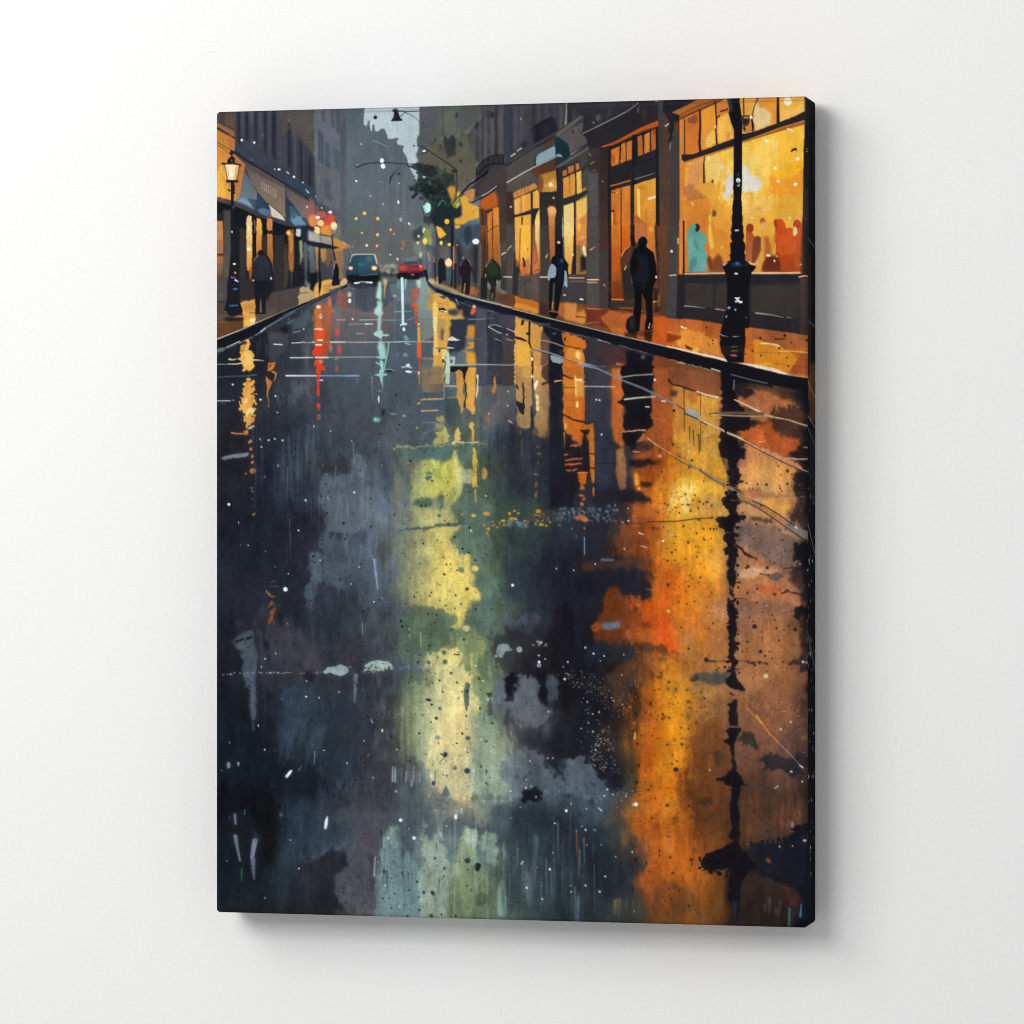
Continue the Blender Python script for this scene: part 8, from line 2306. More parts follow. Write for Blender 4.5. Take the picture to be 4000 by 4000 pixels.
    F('4e5056', [1060, 1190, 1110, 1080, 1140, 900, 1240, 860, 1245, 1360, 1280, 1380, 1310, 1560, 1080, 1570, 1055, 1490, 1000, 1430, 965, 1370, 965, 1280, 1000, 1220], f=2, r=4, t=.07)
    F('48494f', [1000, 760, 1240, 720, 1400, 800, 1320, 1200, 1240, 1300, 1240, 1000, 1100, 900], f=10, a=.7)
    F('7f978e', [1430, 840, 1460, 870, 1480, 960, 1500, 1040, 1550, 1060, 1590, 1140, 1650, 1140, 1660, 1560, 1290, 1570, 1290, 1300, 1330, 1180, 1350, 990], r=5, f=4, c2='708a90', t=.05)
    F('3a3e46', [1244, 1060, 1290, 1080, 1300, 1180, 1285, 1340, 1270, 1375, 1245, 1360], r=2)
    L('a0a8a8', [1292, 1095, 1288, 1160, 1284, 1245], 10, 16, a=.85)
    F('96a898', [1655, 900, 1675, 890, 1690, 960, 1740, 970, 1750, 910, 1780, 930, 1790, 990, 1840, 1000, 1845, 1100, 1880, 1200, 1880, 1560, 1640, 1560, 1620, 1200, 1680, 1120, 1645, 1040], r=5, f=3, t=.04)
    F('788c78', [1700, 1240, 1728, 1210, 1726, 1320, 1700, 1340], f=1, a=.9)
    F('a0aaa8', [1770, 750, 1800, 735, 1850, 735, 1852, 800, 1820, 860, 1815, 960, 1785, 940, 1780, 860, 1765, 810], r=2, f=.8)
    E('c8d0cc', 1768, 733, 18, 15)
    L('a0aaa8', [1850, 740, 1852, 705], 10, 4)
    E('8f9c9a', 1678, 850, 24, 30, r=3)
    L('8f9c9a', [1665, 790, 1668, 840], 12)
    D('dfeeec', [1490, 807, 14, 1595, 946, 14, 1849, 853, 7])
    L('c8dcd8', [916, 785, 908, 830, 902, 868], 14, 24)
    L('7c8090', [195, 765, 200, 835], 22, 18, a=.85)
    L('30a0a8', [275, 725, 268, 760], 7, 10, a=.8)
    L('767c8c', [200, 935, 215, 1030, 235, 1125], 32, 16)
    L('7c7f96', [352, 970, 335, 1060, 330, 1110], 42, 30)
    L('6a6f84', [336, 1120, 338, 1180, 345, 1265], 38, 14)
    L('2c4a6c', [340, 890, 375, 960], 20, 30, a=.4, f=4)
    L('2a7c7c', [248, 1190, 246, 1280], 14, 8, a=.8, f=1)
    E('6c9cc8', 553, 768, 10, 18, a=.7, f=1)
    D('2444a0', [155, 787, 7])
    D('a09c94', [431, 1416, 8])
    D('141a20', [1363, 1210, 14, 1388, 1256, 8, 1447, 1252, 6, 1427, 1132, 6, 1086, 1252, 8, 1158, 1247, 8, 1045, 1340, 10, 1043, 1370, 7, 1447, 1382, 8, 1400, 1416, 8, 1350, 1420, 9, 1420, 1495, 10, 1560, 1354, 8, 1618, 1290, 10, 1672, 1375, 12, 1740, 1375, 14, 1632, 1410, 6,
                 1728, 1553, 14, 1541, 1556, 10, 1832, 1184, 9, 1758, 1104, 9, 1810, 1544, 8, 1918, 1553, 9, 1635, 1510, 9, 1212, 1450, 7, 1126, 1392, 6, 1060, 1450, 9, 1200, 1540, 6], a=.85)
    E('6c8478', 1363, 1210, 6, 6)
    L('2a3c3c', [1500, 1215, 1518, 1278], 16, 8, a=.85)
    L('30343c', [1050, 1320, 1040, 1388], 12, 6, a=.8)
    S(['2c3c40', '3a4c4c'], [1300, 1200, 1600, 1180, 1640, 1540, 1300, 1540], 26, rr=(3, 7), a=(.4, .8), seed=84)
    V('6f8a86', 1300, 1240, 1640, 1560, 12, w=(8, 20), a=(.2, .4), f=3, seed=85)


def lower_centre():
    org(1550, 2200, 2)
    # second yellow pool
    F('98a27a', [60, 960, 200, 940, 340, 1000, 250, 1500, 100, 1480, 0, 1300, 20, 1080], f=6, a=.8, t=.08, c2='8a9a84', ra=(-20, 220))
    F('b8b884', [180, 1100, 280, 900, 200, 800, 240, 700, 330, 700, 340, 640, 380, 650, 420, 670, 480, 660, 515, 720, 500, 790, 470, 800, 560, 830, 580, 900, 560, 930, 580, 1000, 640, 1060, 650, 1160, 600, 1180, 600, 1300,
                 600, 1780, 500, 1830, 460, 1800, 400, 1840, 340, 1810, 300, 1770, 260, 1760, 250, 1600, 150, 1500, 100, 1460], r=4, f=3, c2='b8b894', t=.04, ra=(110, 340))
    F('dcd088', [340, 820, 470, 800, 560, 840, 575, 930, 560, 1000, 600, 1100, 590, 1500, 560, 1780, 300, 1760, 270, 1500, 260, 1200, 330, 1000], f=12, r=3, c2='d4c89a', a=.9)
    F('ddd088', [345, 700, 380, 650, 420, 668, 480, 662, 512, 720, 500, 780, 470, 810, 350, 830], r=3, f=1)
    F('e4d090', [360, 1100, 560, 1080, 570, 1500, 380, 1520], f=18, a=.7)
    F('7c8c68', [380, 640, 460, 640, 450, 668, 400, 668], r=2)
    F('d0cc90', [245, 700, 280, 690, 310, 770, 290, 800, 220, 810], r=2, f=1, a=.9)
    F('56705c', [255, 690, 275, 690, 265, 720, 255, 718])
    pass
    V('9aa880', 20, 960, 260, 1500, 22, w=(12, 30), a=(.15, .4), f=3, seed=91)
    F('8a9c84', [590, 1150, 760, 1260, 900, 1360, 900, 1600, 960, 1740, 840, 1790, 700, 1800, 590, 1800], f=10, a=.75, t=.06)
    V('9aac94', 600, 1250, 900, 1760, 22, w=(14, 34), a=(.2, .45), f=3, seed=92)
    F('8e9a60', [560, 700, 600, 700, 590, 820, 570, 820], f=1, a=.9)
    F('c8c878', [572, 720, 585, 700, 592, 780, 580, 830], f=1)
    F('8c9a60', [640, 620, 700, 600, 690, 700, 660, 860, 630, 870, 650, 740], f=4, a=.8)
    F('889468', [690, 800, 740, 770, 750, 900, 700, 900], f=4, a=.8, r=3)
    F('c8be70', [570, 890, 600, 860, 640, 850, 660, 870, 600, 900], f=1, a=.8, r=2)
    F('7c8c64', [590, 880, 760, 920, 740, 1060, 640, 1060, 600, 1000], f=4, a=.8, t=.1)
    F('c0bc74', [590, 1040, 640, 1060, 640, 1160, 600, 1170], f=3, a=.8, r=3)
    F('2c2c34', [695, 1012, 755, 1012, 740, 1045, 715, 1045])
    F('4a4c50', [712, 1055, 745, 1060, 750, 1180, 710, 1190], f=3, a=.85)
    F('3c4c50', [535, 940, 560, 930, 575, 960, 560, 1000, 570, 1040, 560, 1100, 545, 1165, 530, 1100, 520, 1040, 525, 1000], r=1, a=.95)
    E('17222a', 553, 1000, 14, 14)
    D('15222c', [544, 1195, 8, 308, 1212, 14, 471, 933, 9, 424, 859, 11, 382, 1852 - 760, 1, 437, 1600, 1])
    D('3c6058', [368, 698, 18, 378, 772, 20, 482, 1054, 8, 205, 1187, 9, 250, 775, 16])
    L('1a1c20', [445, 712, 488, 714], 9, 10)
    E('18224a', 247, 1068, 25, 11, rot=8)
    D('2c4c74', [283, 938, 9, 190, 1086, 6, 208, 1327, 5, 278, 1106, 8, 335, 1135, 12])
    E('7c8c8c', 318, 1363, 25, 16)
    E('2c5468', 556, 1366, 21, 16)
    E('1d2a58', 380, 1495, 18, 20)
    L('1d2a58', [345, 1490, 370, 1500], 12)
    L('1d2a58', [370, 1520, 335, 1555, 340, 1575], 5)
    E('1f2a50', 549, 1622, 24, 22)
    E('52564c', 454, 1599, 17, 17)
    E('8a8a78', 450, 1594, 8, 8)
    D('1f2428', [554, 1478, 6, 386, 1547, 5, 365, 1652, 6, 390, 1660, 7, 698, 1718, 8, 708, 1735, 6, 728, 1676, 7, 480, 1298, 4, 549, 1297, 5, 758, 1437, 6, 746, 1249, 10, 487, 1503, 4, 258, 560, 6])
    E('3a4c50', 700, 1392, 12, 12)
    E('283a6a', 700, 1628, 7, 18, rot=-10)
    L('5c7ca0', [302, 1622, 298, 1700], 14, 12, a=.8)
    E('223060', 287, 1720, 15, 18)
    F('5c6c72', [345, 1815, 385, 1725, 412, 1800, 395, 1830], r=1)
    for i in range(13):
        x = 590 + i * 24
        F('505f60', [x, 1850, x + 8, 1775 + (i % 3) * 14, x + 20, 1850], f=.6, a=.9)
    for i in range(10):
        x = 10 + i * 25
        L('7c8a92', [x, 1620 + (i % 3) * 20, x - 6, 1740 - (i % 2) * 30], 14, 8, a=.35, f=2)
    # grey haze patches in the dark
    F('474c54', [760, 460, 900, 400, 1100, 420, 1060, 500, 940, 530, 800, 520], f=6, r=4, a=.75)
    F('22222a', [720, 560, 900, 500, 1200, 520, 1500, 600, 1480, 800, 1240, 860, 980, 830, 850, 860, 760, 780], f=8, a=.7)
    F('15151a', [1240, 380, 1320, 340, 1360, 460, 1500, 700, 1480, 900, 1200, 880, 1180, 640], f=8, a=.7)
    F('8b989c', [775, 680, 790, 640, 830, 628, 870, 632, 900, 680, 870, 690, 845, 690, 828, 740, 800, 735, 780, 710], r=1)
    E('a8b8b4', 958, 674, 22, 22)
    D('6c8484', [958, 674, 9])
    E('c8dce4', 1111, 797, 15, 15)
    E('24303c', 1111, 797, 7, 7)
    S(['b8a8b8', '8a7c8c', 'd8d0c8'], [1050, 640, 1080, 610, 1130, 610, 1135, 650, 1190, 610, 1180, 650, 1100, 655], 18, rr=(4, 11), a=(.5, 1), seed=93)
    F('626a72', [760, 900, 830, 860, 900, 880, 960, 850, 1030, 880, 1100, 880, 1120, 960, 1110, 1060, 1160, 1120, 1240, 1160, 1170, 1220, 1090, 1320, 1040, 1250, 960, 1260, 900, 1220, 860, 1180, 780, 1180, 760, 1040], f=4, r=6, a=.95, c2='5c6268', t=.05)
    F('4a5460', [1160, 880, 1240, 900, 1270, 1030, 1220, 1100, 1160, 1080], f=5, r=6, a=.9)
    F('12141a', [830, 900, 880, 860, 930, 860, 960, 880, 930, 900, 960, 940, 910, 960, 940, 1000, 910, 1010, 930, 1060, 890, 1080, 840, 1060, 850, 960], r=6, rc=4, f=1)
    F('12141a', [1080, 880, 1160, 860, 1180, 1100, 1240, 1140, 1150, 1110, 1110, 1020, 1140, 960, 1110, 920], r=6, rc=5, f=1, a=.9)
    F('2c2d34', [780, 1190, 860, 1180, 920, 1240, 1050, 1280, 1100, 1340, 1060, 1440, 920, 1400, 860, 1260], f=8, a=.6, r=4)
    F('66727a', [900, 1470, 960, 1430, 1060, 1460, 1130, 1500, 1180, 1580, 1260, 1620, 1320, 1520, 1400, 1510, 1480, 1540, 1560, 1660, 1640, 1740, 1620, 1820, 1480, 1850, 1360, 1800, 1200, 1830, 1100, 1750, 980, 1780, 880, 1740, 800, 1700, 820, 1560], f=3, r=8, a=.8, c2='52606a', t=.1)
    S(['1a2028', '222a32', '2c3640'], [1150, 1550, 1330, 1520, 1300, 1700, 1160, 1640], 60, rr=(5, 14), a=(.6, 1), seed=94, f=.6)
    S(['1a2028', '222a32'], [840, 1640, 1500, 1640, 1650, 1760, 1480, 1850, 1150, 1840, 900, 1700], 70, rr=(3, 12), a=(.5, .95), seed=95, f=.6)
    F('16181f', [970, 1820, 1000, 1770, 1100, 1760, 1160, 1830, 1140, 1850, 980, 1860], f=3, r=5)
    S(['55636c', '6a7880'], [1140, 1740, 1640, 1780, 1640, 1860, 1160, 1860], 46, rr=(5, 14), a=(.5, .9), seed=96, f=.6)
    D('c8d0d4', [1008, 1756, 11, 1050, 1743, 7, 1088, 1826, 7])
    # glitter along the dark and orange border
    S(['7c6c60', '9a8a78', '5c5650', '8c7058', 'c8b49c'], [1240, 860, 1400, 840, 1520, 840, 1640, 960, 1660, 1150, 1560, 1080, 1440, 1000, 1360, 930], 110, rr=(3, 8), a=(.35, .85), seed=97)
    S(['8a8078', '6c665f', 'a89c90', 'c8bcae'], [1600, 1280, 1680, 1300, 1700, 1500, 1760, 1640, 1620, 1640, 1500, 1560, 1520, 1440], 120, rr=(3, 8), a=(.35, .9), seed=98)
    S(['c8ccd8', '7c88b8', 'e8e4dc'], [1280, 880, 1700, 900, 1700, 1650, 1400, 1560, 1420, 1100], 46, rr=(2, 5), a=(.6, 1), seed=99)
    S(['f0c088', 'e8a060', 'f0e0c8'], [1640, 780, 1900, 800, 1900, 1300, 1700, 1260], 30, rr=(2, 6), a=(.6, 1), seed=100)
    # bottom centre
    org(1550, 2800, 2)
    F('4f5c62', [0, 560, 260, 580, 560, 640, 900, 650, 860, 760, 560, 860, 400, 900, 200, 880, 60, 1080, 0, 900], f=8, a=.5, t=.06)
    F('8a9a82', [480, 1050, 500, 950, 540, 880, 570, 870, 580, 980, 590, 880, 625, 880, 630, 960, 640, 1060, 640, 1160, 680, 1220, 720, 1300, 700, 1560, 380, 1560, 420, 1260, 480, 1200], r=4, f=4, c2='6c7c5e', t=.06)
    F('8ea494', [640, 920, 720, 880, 780, 930, 780, 1120, 750, 1180, 700, 1120], r=5, f=2, a=.85)
    F('a8b8a8', [530, 960, 535, 890, 555, 868, 575, 880, 575, 980, 560, 1010], r=1)
    F('a8b8a8', [582, 940, 590, 885, 610, 872, 626, 885, 628, 1000, 600, 1040, 585, 1000], r=1)
    F('98ac9c', [684, 960, 690, 900, 712, 886, 708, 960, 695, 1010], r=1)
    F('809a92', [820, 1240, 815, 1060, 835, 955, 848, 1060, 840, 1280, 865, 1330, 850, 1560, 790, 1560, 780, 1380], r=2, f=1, a=.95)
    F('5f7276', [1062, 960, 1085, 912, 1108, 950, 1106, 1010, 1085, 1160, 1075, 1330, 1060, 1340, 1040, 1500, 1000, 1380, 1000, 1180, 1010, 1150, 1030, 1260, 1055, 1180, 1075, 1010], r=1, f=1, a=.9)
    L('6a9a90', [946, 1030, 938, 1190], 14, 8, a=.8, f=1)
    L('566a6c', [916, 1090, 912, 1300], 14, 10, a=.7, f=1)
    F('4f5e52', [620, 1380, 720, 1380, 710, 1460, 620, 1470], f=3, r=4, a=.8)
    V('3c4a50', 700, 900, 1500, 1560, 40, w=(10, 28), a=(.15, .4), f=3, seed=101)
    V('6a7878', 700, 1100, 1500, 1560, 26, w=(6, 16), a=(.12, .35), f=2, seed=102)
    V('8a7050', 1680, 1420, 1860, 1560, 9, w=(10, 22), a=(.3, .6), f=2, seed=103)
    L('5a6a84', [1415, 1410, 1412, 1600], 24, 18, a=.85, f=1)
    L('a85428', [1405, 900, 1404, 1062], 9, 5)
    D('f0dcc0', [1403, 892, 5])
    D('14161e', [627, 1172, 26, 640, 1162, 18])
    E('10131c', 628, 1174, 26, 34)
    E('1c2c3c', 552, 1124, 24, 22)
    D('15202a', [555, 1195, 7, 299, 1105, 9, 372, 1184, 10, 370, 1243, 7, 160, 1288, 9, 210, 1370, 11, 275, 1370, 12, 285, 1390, 9, 172, 1410, 7, 98, 1354, 8, 176, 1510, 9, 550, 1322, 8, 582, 1355, 7, 269, 1553, 13, 349, 1544, 9, 458, 1553, 10, 82, 1556, 10])
    E('4c6858', 269, 1553, 6, 6)
    L('3a4a5c', [310, 990, 312, 1054], 8, 5)
    L('c87c54', [485, 1030, 515, 1015], 9, 5)
    F('788c78', [235, 1240, 268, 1205, 266, 1320, 240, 1340], f=1, a=.9)
    E('e4e8ee', 461, 782, 12, 23)
    L('a8b0b4', [463, 720, 462, 770], 8, a=.7)
    L('b8c0c4', [506, 718, 507, 755], 10, a=.8)
    D('e8eaf0', [1323, 733, 10, 1137, 1423, 7, 1585, 1366, 9, 966, 707, 5, 1445, 855, 5, 1546, 884, 6, 1218, 1062, 5, 1474, 1318, 8, 1356, 1320, 5, 573, 702, 5, 390, 853, 7, 1710, 1093, 5, 1622, 617, 8, 1688, 607, 7, 1790, 620, 6, 1218, 323, 6, 1533, 117, 7])
    L('e8eaf0', [1574, 710, 1598, 732], 8, 12)
    L('d8dcc8', [970, 1152, 984, 1132], 9, 12)
    E('c8ecf4', 1867, 684, 16, 14)
    D('f0d8b0', [1842, 686, 7])
    D('a8c4cc', [30, 806, 1])
    L('c8d0d0', [1362, 670, 1363, 685], 8)
    L('a0b0a8', [770, 590, 772, 675], 12, 14, a=.7, f=1)
    L('a0b0b0', [885, 610, 892, 650], 10, 16, a=.7, f=1)


def lower_right():
    org(2280, 2200, 2)
    F('1d1e28', [40, 80, 230, 40, 480, 60, 540, 100, 560, 115, 520, 160, 510, 220, 520, 270, 470, 275, 400, 240, 350, 275, 300, 240, 270, 190, 240, 170, 160, 230, 60, 300, 0, 300], f=2, r=5, a=.9)
    F('7a3a18', [150, 250, 200, 190, 240, 170, 290, 220, 330, 270, 350, 300, 420, 360, 480, 440, 530, 480, 460, 520, 330, 500, 260, 620, 80, 610, 70, 500, 100, 440, 140, 370], f=4, r=4, t=.15, a=.9)
    F('aa5222', [60, 490, 110, 460, 140, 490, 110, 550, 80, 540], f=1, r=2)
    F('c0541c', [350, 290, 380, 250, 450, 290, 560, 250, 560, 420, 480, 440, 400, 350], f=6, r=3, a=.8)
    F('687888', [135, 470, 200, 460, 240, 465, 285, 455, 282, 505, 200, 522, 145, 512], f=1, r=2)
    F('20252f', [0, 620, 200, 620, 380, 620, 440, 680, 380, 760, 200, 790, 0, 780], f=6, r=5, a=.85)
    F('222d3a', [60, 660, 180, 640, 240, 680, 180, 740, 60, 740], f=8, a=.5)
    F('b06028', [360, 520, 560, 540, 760, 600, 560, 610, 400, 600, 320, 540], f=6, a=.6, t=.1)
    F('3e2a22', [400, 610, 620, 620, 700, 690, 680, 700, 560, 690, 440, 680], f=4, r=6, a=.8, t=.2)
    S(['4a3020', '5c3a22', 'a8642c', 'c88a3c'], [380, 690, 700, 690, 840, 740, 900, 790, 640, 800, 480, 800], 130, rr=(5, 14), a=(.4, .8), seed=111, f=.6)
    F('5c3c26', [130, 810, 500, 800, 560, 900, 380, 980, 360, 1140, 220, 1150, 180, 1000, 120, 900], f=10, r=5, a=.55, t=.2)
    F('d88c22', [640, 800, 800, 790, 820, 900, 800, 1100, 820, 1560, 740, 1600, 700, 1660, 680, 1500, 620, 1300, 640, 1100, 560, 1000], f=10, a=.55, t=.05)
    S(['3a241a', '4c2c1c'], [440, 840, 640, 850, 620, 890, 460, 890], 26, rr=(5, 13), a=(.5, .9), seed=112, f=.5)
    F('54504a', [820, 880, 880, 860, 980, 855, 1130, 850, 1140, 940, 1060, 950, 1000, 965, 960, 940, 900, 920, 850, 920], r=4, f=2)
    E('3a3c42', 862, 905, 28, 22, r=3)
    L('231d22', [945, 745, 975, 765, 1060, 765, 1130, 762, 1300, 765, 1350, 775], 6, 6)
    E('231d24', 958, 755, 17, 20)
    L('231d22', [985, 765, 1030, 770], 14, 6)
    L('26222a', [1265, 765, 1330, 780, 1450, 790], 10, 20, r=4)
    F('2a262c', [1580, 760, 1700, 745, 1770, 755, 1770, 800, 1600, 800], r=5, f=2)
    D('e8ecf0', [1712, 772, 10, 1735, 776, 7])
    E('f0dc9c', 1422, 881, 17, 18)
    D('19161a', [1335, 495, 19, 1506, 508, 9, 1652, 518, 15, 1604, 488, 8, 1382, 690, 14, 1452, 692, 8, 1240, 692, 7, 1282, 613, 7, 1305, 656, 4, 1300, 690, 3, 1482, 946, 6, 1332, 972, 4, 1010, 469, 8, 977, 513, 7, 762, 503, 7, 821, 668, 10, 655, 170, 12, 708, 202, 6, 1103, 812, 12, 1135, 815, 8, 1056, 818, 7, 1040, 833, 8, 1215, 855, 9,
                 666, 928, 12, 719, 987, 15, 811, 990, 10, 590, 987, 8, 703, 1021, 8, 916, 1010, 7, 946, 1055, 7, 818, 1082, 17, 826, 1130, 9, 660, 1122, 9, 602, 1130, 5, 741, 1093, 6, 750, 1128, 6, 445, 1100, 11, 522, 1098, 14, 410, 1172, 13, 486, 1168, 10, 527, 1182, 14, 558, 1168, 6, 580, 1189, 6, 630, 1202, 17, 665, 1205, 12, 770, 1188, 7, 812, 1195, 7, 912, 1130, 5,
                 417, 1410, 12, 768, 1415, 13, 857, 1441, 6, 691, 1568, 9, 721, 1612, 20, 889, 1597, 9, 430, 1580, 14, 505, 1772, 12, 688, 1794, 10, 417, 1713, 14, 601, 1888, 9, 650, 1892, 15, 825, 1896, 14, 1450, 1706, 5, 876, 1243, 18, 1578, 1437, 7])
    E('6a4a2c', 417, 1713, 7, 6)
    E('a86a28', 719, 987, 5, 4)
    L('19161a', [1390, 525, 1392, 545], 8)
    L('19161a', [1395, 595, 1395, 615], 5)
    S(['3a241c', '2c1d1a', '4a2c20'], [800, 1000, 1100, 1060, 1000, 1240, 780, 1220, 500, 1120, 420, 1180, 400, 1100], 60, rr=(3, 8), a=(.4, .9), seed=113)
    F('6e4024', [400, 1180, 560, 1190, 520, 1250, 420, 1230], f=5, r=5, a=.7, t=.2)
    F('7c4a28', [820, 1260, 880, 1230, 900, 1300, 940, 1320, 960, 1240, 1000, 1210, 1100, 1220, 1100, 1400, 1150, 1560, 1130, 1860, 860, 1880, 740, 1700, 720, 1640, 810, 1600, 830, 1400], f=4, r=5, a=.75, t=.14, c2='6c3c1c')
    F('3a2c26', [1000, 1470, 1090, 1480, 1080, 1580, 1020, 1570], f=5, r=6, a=.7)
    F('2a2828', [1230, 1330, 1300, 1340, 1380, 1400, 1370, 1440, 1280, 1440, 1220, 1390], f=3, r=7, a=.85)
    F('26262c', [1380, 1510, 1500, 1490, 1600, 1520, 1760, 1490, 1760, 1620, 1660, 1660, 1540, 1620, 1400, 1620], f=3, r=7, a=.9)
    S(['3c2c2a', '2c2224', 'a8805c', 'c8a080'], [1640, 1160, 1760, 1140, 1760, 1380, 1680, 1360], 44, rr=(4, 12), a=(.4, .9), seed=114, f=.4)
    S(['4a3430', '3a2a2a'], [1260, 1020, 1740, 1020, 1740, 1200, 1400, 1180], 50, rr=(3, 9), a=(.3, .7), seed=115)
    S(['d8a888', 'e8c8a0', 'e0904c'], [1280, 1080, 1740, 1040, 1740, 1500, 1500, 1350], 24, rr=(3, 6), a=(.5, 1), seed=116)
    L('d08a34', [1270, 1128, 1340, 1200, 1400, 1260, 1450, 1330, 1520, 1400], 8, 11)
    L('f0b048', [1350, 1190, 1390, 1245], 12, 9)
    L('8a7c74', [1520, 1400, 1620, 1500, 1700, 1590], 9, 6)
    L('e8e8e8', [1690, 1582, 1710, 1596], 8, 12)
    E('f0f0f0', 1622, 1628, 11, 8)
    D('f4ecd8', [1755, 1512, 9, 1707, 1706, 7, 1542, 1298, 7, 1618, 1240, 7, 1428, 330, 6, 985, 1615, 7, 297, 873, 7, 218, 1053, 6, 233, 1075, 6, 304, 1105, 5, 362, 1125, 5])
    L('e8e0c8', [1492, 1758, 1520, 1740], 6, 8)
    E('f4d850', 663, 374, 14, 12, rot=30)
    E('8a6a4c', 1162, 1172, 12, 16, a=.7)
    E('f0c040', 400, 1350, 8, 34, rot=4)
    F('15131a', [1110, 900, 1180, 850, 1195, 900, 1265, 998, 1200, 985, 1140, 975, 1110, 945], r=2)
    # bottom right
    org(2280, 2800, 2)
    F('c8742a', [480, 640, 700, 620, 740, 700, 860, 800, 840, 1000, 960, 1200, 900, 1300, 640, 1240, 600, 1100, 440, 1000, 480, 850], f=10, a=.5, t=.08)
    F('6e3c20', [500, 790, 580, 770, 600, 860, 570, 940, 500, 960], f=6, r=4, a=.6)
    E('4a3420', 712, 805, 22, 38, rot=18, f=1)
    F('6c3c20', [860, 620, 1100, 630, 1120, 720, 900, 740], f=6, r=5, a=.75, t=.15)
    F('2c2a26', [860, 650, 960, 620, 1040, 660, 1030, 690, 900, 690], f=4, r=6, a=.7)
    F('5c3a24', [600, 1240, 760, 1280, 900, 1380, 960, 1560, 560, 1570, 480, 1480], f=8, r=5, a=.6, t=.15)
    F('3c3428', [640, 1300, 700, 1280, 740, 1340, 690, 1370], f=4, r=5, a=.7)
    F('4c3324', [1230, 560, 1740, 600, 1740, 860, 1560, 980, 1420, 960, 1360, 1000, 1240, 1000, 1220, 800], f=8, a=.6, t=.12)
    V('7c4c34', 1280, 600, 1700, 980, 26, w=(8, 22), a=(.2, .5), f=2, seed=121)
    F('1a1c25', [1300, 1000, 1440, 980, 1560, 960, 1640, 880, 1770, 820, 1770, 1640, 1640, 1460, 1620, 1330, 1520, 1280, 1400, 1280, 1340, 1210, 1320, 1100, 1250, 1060], f=3, r=6, t=.1)
    F('3c2c22', [1230, 1260, 1360, 1240, 1500, 1290, 1620, 1320, 1640, 1460, 1640, 1640, 1220, 1640], f=4, r=4, a=.85, t=.12, c2='2a211c')
    F('4a2c26', [1560, 1310, 1630, 1320, 1690, 1420, 1680, 1490, 1600, 1490], f=4, r=4, a=.8)
    V('4a4a4c', 1400, 1400, 1560, 1560, 8, w=(16, 34), a=(.4, .7), f=1, seed=122)
    L('4c7c90', [1608, 1500, 1604, 1650], 16, 10, a=.9, f=1)
    L('6ca8c4', [1700, 1470, 1692, 1560], 8, 14, a=.9)
    E('8a4c2c', 1443, 1122, 15, 24, rot=-40)
    D('f0dcb0', [1722, 967, 9, 1531, 1014, 7])
    L('f0f0f0', [1258, 1080, 1272, 1090], 10, 8)
    D('f0f0e8', [1283, 1101, 5, 1632, 1008, 5])
    E('e8b070', 1108, 1166, 10, 8)
    D('191518', [677, 1100, 11, 840, 1118, 14, 845, 1150, 8, 944, 813, 8, 588, 1181, 6, 408, 1115, 16, 628, 1410, 9, 685, 1425, 6, 820, 1475, 10, 385, 1350, 9, 824, 988, 4, 1614, 790, 9])
    E('8c8c94', 1630, 845, 10, 26, a=.8)
    D('e8b878', [775, 912, 5])
    S(['b8c0c8', '7c8c94', 'd8c8a8'], [100, 540, 420, 560, 420, 760, 260, 740], 20, rr=(3, 7), a=(.5, .9), seed=123)
    F('131217', [1754, -1100, 1830, -1100, 1830, 1700, 1760, 1700, 1758, 300], f=2)
    S(['e8e8e8', 'd8d0c0'], [1762, -400, 1790, -400, 1790, 900, 1762, 900], 26, rr=(1.5, 4), seed=124)


def reflections():
    reflections_top()
    reflections_shop()
    reflections_left()
    road_mid()
    road_right()
    band()
    lower_left()
    lower_centre()
    lower_right()
    orange_glaze()
    post_reflection_low()


